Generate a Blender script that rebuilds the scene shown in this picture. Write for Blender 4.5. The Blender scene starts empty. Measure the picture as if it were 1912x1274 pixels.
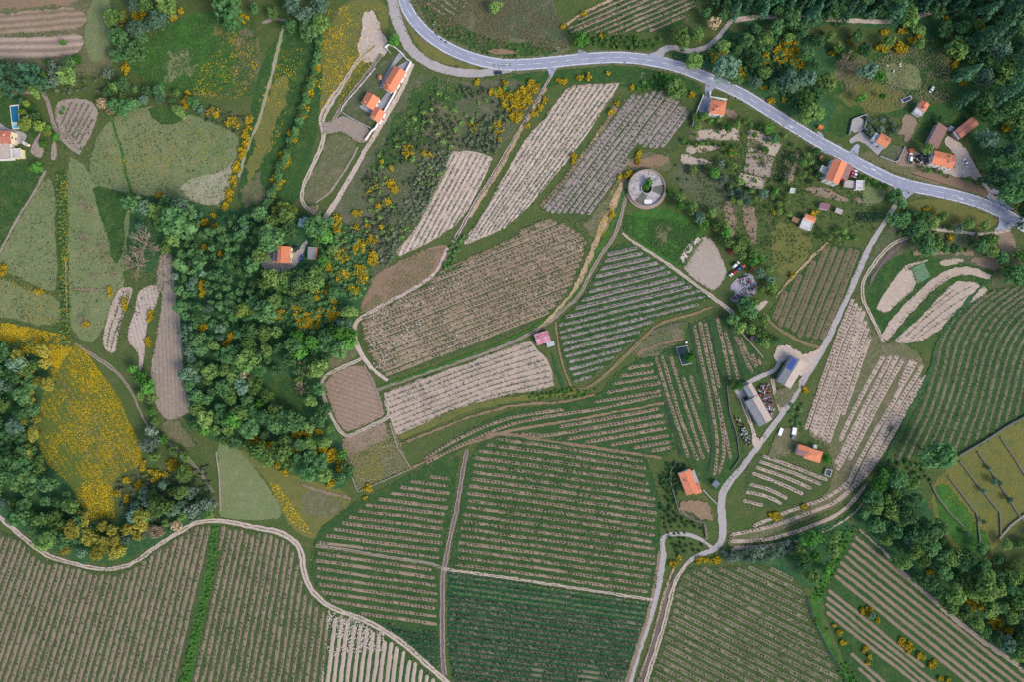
import bpy, bmesh, math, random
import numpy as np

# ------------------------------------------------------------------ camera, sky, sun, exposure
S, H, CX, CY = 0.3, 382.4, 956.0, 637.0        # metres per photo pixel on the ground, drone height, picture centre
scene = bpy.context.scene
cam_d = bpy.data.cameras.new("camera"); cam = bpy.data.objects.new("camera", cam_d)
scene.collection.objects.link(cam); scene.camera = cam
cam_d.sensor_width = 36.0; cam_d.lens = 24.0; cam_d.clip_start = 1.0; cam_d.clip_end = 6000.0
cam.location = (0, 0, H); cam.rotation_euler = (0, 0, 0)

SUN_AZ = math.atan2(1.0, -0.75)                 # clockwise from +Y: light comes from the right and a little from below
SUN_EL = math.radians(40)
world = bpy.data.worlds.new("World"); scene.world = world; world.use_nodes = True
wn = world.node_tree.nodes; wl = world.node_tree.links
bg = wn["Background"]; sky = wn.new("ShaderNodeTexSky"); sky.sky_type = 'NISHITA'; sky.sun_disc = False
sky.sun_elevation = SUN_EL; sky.sun_rotation = SUN_AZ; sky.dust_density = 3.0; sky.air_density = 1.0
bg.inputs["Strength"].default_value = 0.14
wl.new(sky.outputs[0], bg.inputs[0])
sun_d = bpy.data.lights.new("sun", 'SUN'); sun = bpy.data.objects.new("sun", sun_d); scene.collection.objects.link(sun)
sun_d.energy = 1.2; sun_d.angle = math.radians(18); sun_d.color = (1.0, 0.9, 0.76)
sun.rotation_euler = (math.pi/2 - SUN_EL, 0, math.pi - SUN_AZ)
sun.location = (200, -80, 300)
scene.view_settings.view_transform = 'Standard'; scene.view_settings.look = 'None'
scene.cycles.use_denoising = False; scene.cycles.max_bounces = 5; scene.cycles.diffuse_bounces = 2; scene.render.filter_size = 1.3
scene.view_settings.exposure = 0.74; scene.view_settings.gamma = 1.0

# ------------------------------------------------------------------ helpers
rng = np.random.default_rng(7)
random.seed(7)
COL = scene.collection

def hx(h, k=1.0):
    h = h.lstrip('#')
    out = []
    for i in (0, 2, 4):
        c = int(h[i:i+2], 16)/255.0
        out.append(k*(c/12.92 if c <= 0.04045 else ((c+0.055)/1.055)**2.4))
    return (out[0], out[1], out[2], 1.0)

def wpt(p, z=0.0):
    f = (H - z)/H
    return ((p[0]-CX)*S*f, (CY-p[1])*S*f)

def W(pts, z=0.0):
    a = np.asarray(pts, float); f = (H - z)/H
    return np.stack([(a[:, 0]-CX)*S*f, (CY-a[:, 1])*S*f], 1)

_g = np.random.default_rng(99).random((256, 256))
def vnoise(x, y):
    x = np.asarray(x, float); y = np.asarray(y, float)
    xi = np.floor(x).astype(int); yi = np.floor(y).astype(int)
    fx = x-xi; fy = y-yi; fx = fx*fx*(3-2*fx); fy = fy*fy*(3-2*fy)
    a = _g[xi % 256, yi % 256]; b = _g[(xi+1) % 256, yi % 256]
    c = _g[xi % 256, (yi+1) % 256]; d = _g[(xi+1) % 256, (yi+1) % 256]
    return (a*(1-fx)+b*fx)*(1-fy)+(c*(1-fx)+d*fx)*fy

def inpoly(P, poly):
    P = np.asarray(P, float); poly = np.asarray(poly, float)
    x, y = P[:, 0], P[:, 1]; c = np.zeros(len(P), bool)
    x1, y1 = poly[:, 0], poly[:, 1]; x2, y2 = np.roll(x1, -1), np.roll(y1, -1)
    for a, b, d, e in zip(x1, y1, x2, y2):
        if b == e: continue
        m = ((b > y) != (e > y)) & (x < (d-a)*(y-b)/(e-b)+a)
        c ^= m
    return c

def resample(P, step, closed=False):
    P = np.asarray(P, float)
    if closed: P = np.vstack([P, P[:1]])
    d = np.hypot(*(P[1:]-P[:-1]).T); s = np.concatenate([[0], np.cumsum(d)])
    n = max(3, int(round(s[-1]/step))+1)
    t = np.linspace(0, s[-1], n)
    if closed: t = t[:-1]
    return np.stack([np.interp(t, s, P[:, 0]), np.interp(t, s, P[:, 1])], 1)

def chaikin(P, closed=False, it=2):
    P = np.asarray(P, float)
    for _ in range(it):
        if closed:
            Q = np.roll(P, -1, 0); N = np.empty((2*len(P), 2)); N[0::2] = .75*P+.25*Q; N[1::2] = .25*P+.75*Q
        else:
            a, b = P[:-1], P[1:]; M = np.empty((2*len(a), 2)); M[0::2] = .75*a+.25*b; M[1::2] = .25*a+.75*b
            N = np.vstack([P[:1], M[1:-1], P[-1:]]) if len(P) > 2 else P
        P = N
    return P

def mesh_np(name, V, F, mats=(), midx=None, rnd=None, smooth=False):
    """mesh out of arrays; F is (n,3) or (n,4)"""
    V = np.ascontiguousarray(V, np.float32); F = np.ascontiguousarray(F, np.int32)
    k = F.shape[1]; me = bpy.data.meshes.new(name)
    me.vertices.add(len(V)); me.vertices.foreach_set("co", V.ravel())
    me.loops.add(F.size); me.loops.foreach_set("vertex_index", F.ravel())
    me.polygons.add(len(F))
    me.polygons.foreach_set("loop_start", np.arange(0, F.size, k, dtype=np.int32))
    if midx is not None: me.polygons.foreach_set("material_index", np.ascontiguousarray(midx, np.int32))
    if smooth: me.polygons.foreach_set("use_smooth", np.ones(len(F), bool))
    me.update(calc_edges=True)
    if not smooth: me.shade_flat()
    if rnd is not None:
        at = me.attributes.new("rnd", 'FLOAT', 'FACE'); at.data.foreach_set("value", np.ascontiguousarray(rnd, np.float32))
    for m in mats: me.materials.append(m)
    return me

def obj(name, me, parent=None, loc=None):
    o = bpy.data.objects.new(name, me); COL.objects.link(o)
    if parent is not None: o.parent = parent
    if loc is not None: o.location = loc
    return o

def empty(name, loc=(0, 0, 0), rz=0.0, sc=1.0):
    o = bpy.data.objects.new(name, None); COL.objects.link(o); o.location = loc; o.rotation_euler = (0, 0, rz)
    o.scale = (sc, sc, sc); o.empty_display_size = 0.3
    return o

def tag(o, label=None, cat=None, group=None, kind=None):
    if label: o["label"] = label
    if cat: o["category"] = cat
    if group: o["group"] = group
    if kind: o["kind"] = kind
    return o

# ------------------------------------------------------------------ materials
def ground_mat(name, cols, sc=(0.02, 0.16, 1.1), w=(0.5, 0.5), grain=0.3, bump=0.22, stripe=None):
    """cols = (main, second, third); broad patches, mid patches, fine grain; all in world metres"""
    m = bpy.data.materials.new(name); m.use_nodes = True; N = m.node_tree.nodes; L = m.node_tree.links
    N.clear(); out = N.new("ShaderNodeOutputMaterial"); bs = N.new("ShaderNodeBsdfDiffuse"); L.new(bs.outputs[0], out.inputs[0])
    geo = N.new("ShaderNodeNewGeometry")
    def noise(s, det=3.0, off=0.0, rough=0.6):
        n = N.new("ShaderNodeTexNoise"); n.inputs["Scale"].default_value = s; n.inputs["Detail"].default_value = det
        n.inputs["Roughness"].default_value = rough
        mp = N.new("ShaderNodeVectorMath"); mp.operation = 'ADD'; mp.inputs[1].default_value = (off, off*1.7, 0)
        L.new(geo.outputs["Position"], mp.inputs[0]); L.new(mp.outputs[0], n.inputs["Vector"])
        return n.outputs["Fac"]
    def ramp(src, lo, hi):
        r = N.new("ShaderNodeMapRange"); r.inputs[1].default_value = lo; r.inputs[2].default_value = hi
        L.new(src, r.inputs[0]); return r.outputs[0]
    def mix(f, a, b, typ='MIX'):
        x = N.new("ShaderNodeMix"); x.data_type = 'RGBA'; x.blend_type = typ
        if isinstance(f, float): x.inputs[0].default_value = f
        else: L.new(f, x.inputs[0])
        for v, i in ((a, 6), (b, 7)):
            if isinstance(v, tuple): x.inputs[i].default_value = v
            else: L.new(v, x.inputs[i])
        return x.outputs[2]
    off = (sum(map(ord, name)) % 97)*3.1
    f1 = ramp(noise(sc[0], 4.0, off), 0.5-0.28*(1.3-w[0]), 0.5+0.28*(1.3-w[0]))
    f2 = ramp(noise(sc[1], 5.0, off+31, 0.7), 0.56-0.14*w[1], 0.56+0.14)
    c = mix(f1, cols[0], cols[1]); c = mix(f2, c, cols[2])
    f3 = ramp(noise(sc[1]*4.5, 4.0, off+53, 0.7), 0.5, 0.75)
    c = mix(f3, c, cols[3] if len(cols) > 3 else cols[2])
    fine = noise(sc[2]*1.3, 6.0, off+7, 0.9)
    g = N.new("ShaderNodeMapRange"); g.inputs[1].default_value = 0.3; g.inputs[2].default_value = 0.7; g.clamp = False
    g.inputs[3].default_value = 1.0-grain; g.inputs[4].default_value = 1.0+grain
    L.new(fine, g.inputs[0])
    val = g.outputs[0]
    if stripe:                                   # fine furrows: (angle in degrees, spacing in metres, strength)
        mp = N.new("ShaderNodeMapping"); mp.inputs["Rotation"].default_value = (0, 0, math.radians(stripe[0]))
        wv = N.new("ShaderNodeTexWave"); wv.bands_direction = 'Y'; wv.inputs["Scale"].default_value = 0.314/stripe[1]
        wv.inputs["Distortion"].default_value = 2.2; wv.inputs["Detail"].default_value = 2; wv.inputs["Detail Scale"].default_value = 0.6
        L.new(geo.outputs["Position"], mp.inputs[0]); L.new(mp.outputs[0], wv.inputs[0])
        r = N.new("ShaderNodeMapRange"); r.inputs[3].default_value = 1.0-stripe[2]; r.inputs[4].default_value = 1.0+stripe[2]*0.6
        L.new(wv.outputs["Fac"], r.inputs[0])
        mm = N.new("ShaderNodeMath"); mm.operation = 'MULTIPLY'; L.new(val, mm.inputs[0]); L.new(r.outputs[0], mm.inputs[1]); val = mm.outputs[0]
    x = N.new("ShaderNodeVectorMath"); x.operation = 'SCALE'; L.new(c, x.inputs[0]); L.new(val, x.inputs["Scale"])
    L.new(x.outputs[0], bs.inputs["Color"])
    if bump:
        b = N.new("ShaderNodeBump"); b.inputs["Strength"].default_value = bump; b.inputs["Distance"].default_value = 0.25
        L.new(fine, b.inputs["Height"]); L.new(b.outputs[0], bs.inputs["Normal"])
    return m

def leaf_mat(name, c1, c2, var=0.35, transl=0.25):
    """leaf colour from each face's own random value and each plant's own random value"""
    m = bpy.data.materials.new(name); m.use_nodes = True; N = m.node_tree.nodes; L = m.node_tree.links
    N.clear(); out = N.new("ShaderNodeOutputMaterial")
    at = N.new("ShaderNodeAttribute"); at.attribute_name = "rnd"
    oi = N.new("ShaderNodeObjectInfo")
    mx = N.new("ShaderNodeMix"); mx.data_type = 'RGBA'; mx.inputs[6].default_value = c1; mx.inputs[7].default_value = c2
    ad = N.new("ShaderNodeMath"); ad.operation = 'MULTIPLY_ADD'; ad.inputs[1].default_value = 0.6; ad.inputs[2].default_value = 0.0
    L.new(at.outputs["Fac"], ad.inputs[0])
    a2 = N.new("ShaderNodeMath"); a2.operation = 'MULTIPLY_ADD'; a2.inputs[1].default_value = 0.4
    L.new(oi.outputs["Random"], a2.inputs[0]); L.new(ad.outputs[0], a2.inputs[2]); L.new(a2.outputs[0], mx.inputs[0])
    r = N.new("ShaderNodeMapRange"); r.inputs[3].default_value = 1-var; r.inputs[4].default_value = 1+var
    wn_ = N.new("ShaderNodeTexWhiteNoise"); wn_.noise_dimensions = '1D'; L.new(oi.outputs["Random"], wn_.inputs["W"]); L.new(wn_.outputs["Value"], r.inputs[0])
    x = N.new("ShaderNodeVectorMath"); x.operation = 'SCALE'; L.new(mx.outputs[2], x.inputs[0]); L.new(r.outputs[0], x.inputs["Scale"])
    d = N.new("ShaderNodeBsdfDiffuse"); L.new(x.outputs[0], d.inputs[0])
    t = N.new("ShaderNodeBsdfTranslucent"); L.new(x.outputs[0], t.inputs[0])
    ms = N.new("ShaderNodeMixShader"); ms.inputs[0].default_value = transl
    L.new(d.outputs[0], ms.inputs[1]); L.new(t.outputs[0], ms.inputs[2]); L.new(ms.outputs[0], out.inputs[0])
    return m

def paint_mat(name, col, col2=None, sc=0.8, rough=0.8, spec=0.2, grain=0.12, wave=None, metal=0.0):
    m = bpy.data.materials.new(name); m.use_nodes = True; N = m.node_tree.nodes; L = m.node_tree.links
    p = N["Principled BSDF"]; p.inputs["Roughness"].default_value = rough; p.inputs["Specular IOR Level"].default_value = spec
    p.inputs["Metallic"].default_value = metal
    tc = N.new("ShaderNodeTexCoord")
    n = N.new("ShaderNodeTexNoise"); n.inputs["Scale"].default_value = sc; n.inputs["Detail"].default_value = 5; n.inputs["Roughness"].default_value = 0.7
    L.new(tc.outputs["Object"], n.inputs["Vector"])
    r = N.new("ShaderNodeMapRange"); r.inputs[1].default_value = 0.35; r.inputs[2].default_value = 0.68; L.new(n.outputs["Fac"], r.inputs[0])
    x = N.new("ShaderNodeMix"); x.data_type = 'RGBA'; x.inputs[6].default_value = col; x.inputs[7].default_value = col2 or tuple(c*(1-2*grain) for c in col[:3])+(1,)
    L.new(r.outputs[0], x.inputs[0]); L.new(x.outputs[2], p.inputs["Base Color"])
    if wave:
        wv = N.new("ShaderNodeTexWave"); wv.bands_direction = wave[0]; wv.inputs["Scale"].default_value = 0.314/wave[1]
        L.new(tc.outputs["Object"], wv.inputs[0])
        b = N.new("ShaderNodeBump"); b.inputs["Strength"].default_value = 0.2; b.inputs["Distance"].default_value = 0.06
        L.new(wv.outputs["Fac"], b.inputs["Height"]); L.new(b.outputs[0], p.inputs["Normal"])
    return m

G = {}
def gm(key, *a, **k): G[key] = ground_mat(key, *a, **k); return G[key]
gm('meadow', (hx('40582f'), hx('4a5a34'), hx('595f3e'), hx('6b664a')))
gm('lush', (hx('34552d'), hx('2b4b2c'), hx('4a6335'), hx('5d623c')))
gm('bright', (hx('3a632c'), hx('31592c'), hx('4c7234'), hx('5f7340')))
gm('dry', (hx('6d7855'), hx('60724a'), hx('7b7d5e'), hx('8a8667')), grain=0.25)
gm('paledry', (hx('8d8d75'), hx('7c8563'), hx('a0978a'), hx('aaa196')), grain=0.25)
gm('olive', (hx('5f663c'), hx('6c6b3e'), hx('4e6038'), hx('78713f')))
gm('rough', (hx('636447'), hx('515d40'), hx('776d5c'), hx('857a68')))
gm('scrub', (hx('525c42'), hx('445739'), hx('6b6558'), hx('756d62')))
gm('undergrowth', (hx('355a38'), hx('2c5036'), hx('47653f'), hx('586b47')))
gm('vinegrass', (hx('2a4a2a'), hx('35522f'), hx('425a33'), hx('59603f')), w=(0.4, 0.6))
gm('vinegrass_dark', (hx('264834'), hx('2b4d34'), hx('36553b'), hx('486046')))
gm('vinegrass_dull', (hx('3a5130'), hx('475733'), hx('505a3c'), hx('626049')))
gm('bed', (hx('917f70'), hx('817061'), hx('6f6f54'), hx('9a8a7c')), sc=(0.05, 0.3, 1.6), w=(0.5, 0.1), grain=0.3)
gm('bed_pink', (hx('87776a'), hx('7a6c5d'), hx('6b6a52'), hx('918374')), sc=(0.04, 0.4, 1.6), w=(0.5, 0.1), grain=0.35)
gm('bed_pale', (hx('ad9d91'), hx('9d8e83'), hx('948a78'), hx('b7a89d')), sc=(0.04, 0.45, 1.7), w=(0.7, 0.2), grain=0.3)
gm('bed_brown', (hx('8f7f6d'), hx('7c6d5c'), hx('a09180'), hx('968775')), sc=(0.03, 0.4, 1.6), w=(0.5, 0.2), grain=0.4)
gm('bed_grey', (hx('95898a'), hx('857977'), hx('717463'), hx('9c9291')), sc=(0.05, 0.4, 1.6), grain=0.35)
gm('bed_dusk', (hx('77705f'), hx('65644f'), hx('5a6049'), hx('7f7767')), sc=(0.05, 0.4, 1.6), grain=0.35)
gm('soil_pale', (hx('b0a296'), hx('a09185'), hx('bcafa2'), hx('968c78')), sc=(0.03, 0.5, 1.9), grain=0.2)
gm('soil_mauve', (hx('94877f'), hx('867871'), hx('a0948b')), sc=(0.03, 0.5, 1.9), grain=0.22)
gm('soil_white', (hx('bdb0ab'), hx('afa19b'), hx('cbc0ba')), sc=(0.03, 0.5, 1.9), grain=0.22)
gm('soil_brown', (hx('8a786b'), hx('7b6a5d'), hx('948574'), hx('7f7a60')), sc=(0.03, 0.5, 1.9), grain=0.3)
gm('soil_red', (hx('89725f'), hx('7a6655'), hx('6f6a52'), hx('94806e')), sc=(0.03, 0.4, 1.6), grain=0.35)
gm('track', (hx('b2a49c'), hx('a39489'), hx('c0b3aa')), sc=(0.05, 0.5, 2.0), grain=0.2)
gm('track_dim', (hx('8e837b'), hx('82776f'), hx('9b8f84')), sc=(0.05, 0.5, 2.0), grain=0.25)
gm('track_brown', (hx('85705f'), hx('75644f'), hx('918069')), sc=(0.05, 0.5, 2.0), grain=0.3)
gm('track_dark', (hx('6b6062'), hx('5e5456'), hx('766a68')), sc=(0.05, 0.5, 2.0), grain=0.3)
gm('gravel', (hx('a09c9d'), hx('928e90'), hx('aca5a2')), sc=(0.05, 0.5, 2.0), grain=0.2)
gm('yard', (hx('94949f'), hx('888893'), hx('a19fa5')), sc=(0.08, 0.6, 2.0), grain=0.15)
gm('bed_green', (hx('857c68'), hx('756f5a'), hx('5f6a4a'), hx('8f8478')), sc=(0.05, 0.4, 1.6), w=(0.5, 0.5), grain=0.35)
gm('bed_plain', (hx('b5a599'), hx('a69689'), hx('beafa2'), hx('9c8f7b')), sc=(0.03, 0.25, 1.7), w=(0.6, 0.4), grain=0.25)
gm('bed_umber', (hx('736554'), hx('66604a'), hx('5b6448'), hx('7c7060')), sc=(0.05, 0.4, 1.6), w=(0.5, 0.4), grain=0.35)
gm('asphalt', (hx('979cad'), hx('888da0'), hx('a3a7b6'), hx('8d92a3')), sc=(0.04, 0.3, 1.6), grain=0.1, bump=0.1)
gm('lane_edge', (hx('b4b8c6'), hx('abafbd'), hx('bec1cb')), sc=(0.02, 0.3, 2.2), grain=0.06, bump=0)
gm('wheelpath', (hx('8b90a1'), hx('7f8496'), hx('969aaa')), sc=(0.08, 0.4, 1.6), grain=0.12, bump=0)
gm('paintline', (hx('dfe2ea'), hx('d5d9e3'), hx('cfd3dd')), grain=0.08, bump=0)
gm('orange_bank', (hx('b59b80'), hx('a18a70'), hx('8b8364')), sc=(0.1, 0.5, 1.8), grain=0.3)
gm('ditch', (hx('39443f'), hx('2f3d3a'), hx('4a4d46')), sc=(0.1, 0.5, 1.8), grain=0.3)  # dark tone, also drawn as wall shade on the steep terraces
gm('yellowfield', (hx('4b5f30'), hx('596533'), hx('4a5b35'), hx('6c6b36')), sc=(0.03, 0.3, 1.4))
gm('cabbage', (hx('5c7a5c'), hx('4f6f55'), hx('7d9277')), sc=(0.2, 0.9, 1.8), grain=0.35)

LM = {}
def lm(k, c1, c2, **kw): LM[k] = leaf_mat('leaf_'+k, hx(c1), hx(c2), **kw); return LM[k]
lm('oak', '4f7740', '8fac62', transl=0.4)
lm('dark', '426f45', '749c64', transl=0.4)
lm('blue', '517660', '7f9c82', transl=0.35)
lm('bright', '3f7430', '669a48')
lm('lime', '748f3e', '98ae58')
lm('yellowgreen', '70803c', 'b5a84c', var=0.25, transl=0.3)  # yellow and green leaf tones mixed at random over the crown
lm('pine', '3a644a', '648d6c', transl=0.35)
lm('olive', '5a7262', '82947f')
lm('grey', '566a52', '7c876c')
lm('tan', '94866a', 'ae9e80')
lm('broom', 'b09420', 'cfb534', var=0.2, transl=0.15)
lm('broomdark', '98801f', 'b89b26', var=0.2, transl=0.15)
lm('broomgreen', '4f6030', '7d7a34')
lm('vine', '1f3f28', '35583a')
lm('vinelush', '2f6431', '437c3c')
lm('vinedark', '23432f', '3a5c40')
lm('flower', 'b89c22', 'cbb02e', var=0.1, transl=0.1)
lm('flowerdim', 'a08c2c', 'b89f38', var=0.1, transl=0.1)
lm('grasstuft', '3a5832', '506a40')
lm('vinebud', '4d4b3b', '67604e', transl=0.1)
lm('drytuft', '7d7d5a', '928c70')
lm('soilspeck', 'a69a8e', 'bbb0a6', transl=0.0)
bark = paint_mat('bark', hx('5d5248'), hx('463d36'), sc=3.0, rough=0.95)
twig = paint_mat('twig_bark', hx('a1917c'), hx('857866'), sc=3.0, rough=0.95)

# ------------------------------------------------------------------ ground sheets
def sheet(name, V2, mat, z, label=None, kind='structure', parent=None):
    me = bpy.data.meshes.new(name)
    me.from_pydata([(x, y, z) for x, y in V2], [], [list(range(len(V2)))])
    if me.polygons[0].normal.z < 0: me.flip_normals()
    me.materials.append(mat)
    o = obj(name, me, parent)
    if parent is None: tag(o, label, kind=kind)
    return o

# sheets lie a millimetre above one another: land, then fields on it, then tracks and yards on top
_z = {'land': 0.02, 'field': 0.11, 'track': 0.195}
BEDZ = 0.182
def nz(layer='land'):
    _z[layer] += 0.001
    return _z[layer]
def layer_of(name):
    if name in ('vineyard_grass', 'tilled_plot', 'crop_patch', 'garden_bed', 'bare_ground'): return 'field'
    if name in ('yard', 'road_junction', 'dirt_clearing', 'slab', 'scrap_yard', 'bare_bank'): return 'track'
    return 'land'

def ragged(P, amp, step=0.9, smooth=1):
    if smooth: P = chaikin(P, True, smooth)
    P = resample(P, step, True)
    T = np.roll(P, -1, 0)-np.roll(P, 1, 0); T /= np.hypot(T[:, 0], T[:, 1])[:, None]+1e-9
    Nn = np.stack([-T[:, 1], T[:, 0]], 1)
    d = (vnoise(P[:, 0]*.12, P[:, 1]*.12)-.5)*2.2+(vnoise(P[:, 0]*.5+9, P[:, 1]*.5)-.5)*1.4+(rng.random(len(P))-.5)*.7
    return P+Nn*(d*amp)[:, None]

OUTL = []
def patch(name, pts, mat, amp=0.6, smooth=1, z=None, label=None):
    if layer_of(name) == 'field' or name in ('dirt_clearing',): OUTL.append(np.vstack([W(pts), W(pts)[:1]]))
    return sheet(name, ragged(W(pts), amp, smooth=smooth), G[mat] if isinstance(mat, str) else mat, nz(layer_of(name)) if z is None else z, label)

def ribbon_np(P, width, amp=0.25, step=1.0, z=0.05, crown=0.0, taper=False):
    """strip along a world polyline: width in metres (number or array end to end)"""
    P = resample(P, step); n = len(P)
    T = np.gradient(P, axis=0); T /= np.hypot(T[:, 0], T[:, 1])[:, None]+1e-9
    Nn = np.stack([-T[:, 1], T[:, 0]], 1)
    wd = np.interp(np.linspace(0, 1, n), np.linspace(0, 1, len(width)), width) if np.ndim(width) else np.full(n, float(width))
    s = np.arange(n)*step
    hl = wd/2+amp*((vnoise(P[:, 0]*.35, P[:, 1]*.35)-.5)*2+(rng.random(n)-.5)*.8)
    hr = wd/2+amp*((vnoise(P[:, 0]*.35+50, P[:, 1]*.35)-.5)*2+(rng.random(n)-.5)*.8)
    if taper:
        e = np.minimum(s, s[::-1]); f = np.sqrt(np.clip(1-(1-np.clip(e/(wd*.5+1e-6), 0, 1))**2, 0.02, 1)); hl = hl*f; hr = hr*f
    L_ = P+Nn*hl[:, None]; R_ = P-Nn*hr[:, None]
    if crown:
        V = np.concatenate([np.c_[L_, np.full(n, z)], np.c_[P, np.full(n, z+crown)], np.c_[R_, np.full(n, z)]])
        i = np.arange(n-1)
        F = np.concatenate([np.stack([i+n, i+n+1, i+1, i], 1), np.stack([i+2*n, i+2*n+1, i+n+1, i+n], 1)])
    else:
        V = np.concatenate([np.c_[L_, np.full(n, z)], np.c_[R_, np.full(n, z)]])
        i = np.arange(n-1); F = np.stack([i+n, i+n+1, i+1, i], 1)
    return V, F

def ribbon(name, pts, wpx, mat, amp=0.25, smooth=2, z=None, parent=None, label=None, taper=False, crown=0.0, step=1.0):
    P = chaikin(W(pts), False, smooth)
    wd = np.asarray(wpx, float)*S
    if name in ('bank', 'tilled_strip', 'asphalt_road', 'side_road'):
        Q = resample(P, 2.0); T_ = np.gradient(Q, axis=0); T_ /= np.hypot(T_[:, 0], T_[:, 1])[:, None]+1e-9; hw_ = float(np.mean(wd))/2+(.55 if 'road' in name else 0)
        for sg in (-1, 1): OUTL.append(Q+np.stack([-T_[:, 1], T_[:, 0]], 1)*sg*hw_)
    V, F = ribbon_np(P, wd, amp, step, nz('land' if name in ('hedge_bank', 'road_verge', 'grass_strip_pale') else 'track') if z is None else z, crown, taper)
    o = obj(name, mesh_np(name, V, F, (G[mat],)), parent)
    if parent is None: tag(o, label, kind='structure')
    return o

def track(pts, wpx, mat='track', mid='rough', midw=0.28, label=None, name='dirt_track'):
    o = ribbon(name, pts, wpx, mat, amp=0.28, label=label)
    if mid:
        ribbon('grass_strip', pts, np.asarray(wpx, float)*midw, mid, amp=0.3, parent=o)
    return o

# ground reaching the horizon
big = 3500.0
sheet('ground', [(-big, -big), (big, -big), (big, big), (-big, big)], G['meadow'], 0.0, 'green meadow land around the fields')

# ---- large land areas (photo pixel outlines)
patch('meadow', [(-120, 290), (60, 300), (85, 320), (40, 400), (5, 460), (-30, 520), (-120, 520)], 'lush')
patch('meadow', [(-120, 640), (-30, 520), (0, 470), (30, 420), (64, 365), (85, 330), (102, 340), (104, 440), (108, 540), (90, 545), (40, 520), (0, 500)], 'dry', label='dry green meadow left of the hedge bank')
patch('meadow', [(-120, 505), (0, 520), (50, 540), (112, 556), (114, 608), (60, 605), (0, 590), (-120, 570)], 'dry')
patch('meadow', [(124, 290), (150, 300), (180, 345), (235, 360), (250, 420), (230, 500), (235, 535), (215, 545), (185, 640), (150, 640), (128, 600), (126, 430)], 'dry')
patch('meadow', [(170, 340), (240, 362), (250, 372), (235, 400), (230, 470), (215, 500), (200, 440), (185, 390)], 'lush')
patch('meadow', [(168, 330), (172, 270), (205, 222), (240, 205), (300, 196), (380, 222), (445, 250), (447, 275), (430, 335), (418, 388), (380, 383), (320, 366), (250, 362), (190, 350)], 'dry', label='wide dry meadow bordered by yellow broom')
patch('meadow', [(330, 340), (420, 318), (440, 290), (434, 320), (416, 388), (360, 378)], 'paledry')
patch('meadow', [(285, 60), (360, 25), (420, 20), (470, 60), (480, 130), (440, 160), (380, 175), (310, 165), (262, 148), (240, 120)], 'bright')
patch('meadow', [(440, 60), (475, 62), (482, 140), (455, 165), (430, 110)], 'rough', amp=3.0)
patch('meadow', [(300, 100), (360, 90), (380, 130), (330, 150)], 'dry', amp=4.0)
patch('meadow', [(390, 40), (430, 35), (440, 80), (400, 90)], 'olive', amp=4.0)
patch('meadow', [(270, 195), (360, 205), (330, 232), (292, 228)], 'lush')
patch('meadow', [(405, 815), (440, 830), (500, 905), (528, 960), (515, 974), (430, 972), (405, 965), (412, 900)], 'dry')
patch('meadow', [(440, 832), (500, 872), (580, 897), (660, 922), (652, 950), (590, 1010), (562, 1002), (534, 972), (512, 915), (470, 868)], 'olive')
ribbon('bank', [(560, 905), (600, 918), (655, 932)], (3, 6, 4), 'soil_brown', amp=0.6)
patch('meadow', [(560, 915), (620, 930), (650, 940), (610, 975), (580, 965)], 'rough', amp=2.0)
patch('grass_verge', [(640, 0), (730, 0), (720, 70), (640, 170), (590, 215), (560, 215), (590, 130), (610, 60)], 'olive')
patch('grass_verge', [(540, 80), (600, 60), (600, 215), (575, 320), (560, 380), (500, 385), (510, 300), (540, 190)], 'lush')
patch('meadow', [(470, 180), (510, 60), (590, 60), (560, 180), (520, 290), (490, 390), (440, 385), (450, 320)], 'lush')
patch('meadow', [(480, 230), (520, 140), (540, 150), (500, 290), (470, 350), (455, 340)], 'olive', amp=2.0)
patch('meadow', [(460, 340), (495, 300), (490, 385), (450, 384)], 'rough', amp=2.5)
patch('scrubland', [(770, 132), (840, 150), (960, 150), (1020, 145), (985, 215), (920, 290), (845, 275), (800, 380), (740, 470), (690, 545), (660, 590), (640, 560), (600, 500), (610, 410), (660, 330), (720, 240)], 'scrub', amp=1.2, label='scrubby slope with broom bushes below the road')
patch('scrubland', [(775, 150), (850, 150), (900, 165), (850, 200), (800, 260), (760, 300), (700, 330), (690, 300), (740, 220)], 'lush', amp=2.2)
patch('scrubland', [(800, 190), (870, 200), (860, 260), (800, 270)], 'rough', amp=2.5)
patch('grass_verge', [(760, -20), (890, -20), (980, -20), (1030, 30), (1070, 90), (1050, 100), (950, 112), (880, 100), (820, 65), (780, 20)], 'rough', label='rough grass above the bend of the road')
patch('grass_verge', [(950, -20), (1020, -20), (1045, 30), (1060, 75), (990, 80), (930, 60), (890, 30)], 'scrub')
patch('grass_verge', [(790, 40), (860, 85), (950, 112), (1050, 103), (1040, 82), (940, 82), (870, 55), (820, 5), (780, -10)], 'lush', amp=1.2)
patch('grass_verge', [(742, 12), (768, 48), (800, 78), (855, 110), (911, 131), (893, 134), (842, 122), (799, 107), (778, 83), (758, 50), (741, 24)], 'olive', amp=0.4)
patch('grass_verge', [(940, 135), (1025, 132), (1150, 120), (1250, 130), (1310, 155), (1312, 185), (1260, 165), (1180, 165), (1100, 150), (1000, 165)], 'lush')
patch('grass_verge', [(1085, 85), (1220, 95), (1235, 75), (1100, 62)], 'lush')
patch('woodland_floor', [(1330, -60), (2040, -60), (2040, 420), (1900, 400), (1830, 320), (1800, 210), (1760, 130), (1700, 60), (1600, 45), (1450, 55), (1370, 45)], 'undergrowth', amp=1.5, label='dark woodland floor in the upper right')
patch('scrubland', [(1240, 98), (1310, 105), (1370, 50), (1500, 60), (1560, 80), (1570, 140), (1560, 240), (1500, 245), (1400, 180), (1310, 130)], 'undergrowth', amp=1.5)
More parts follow.
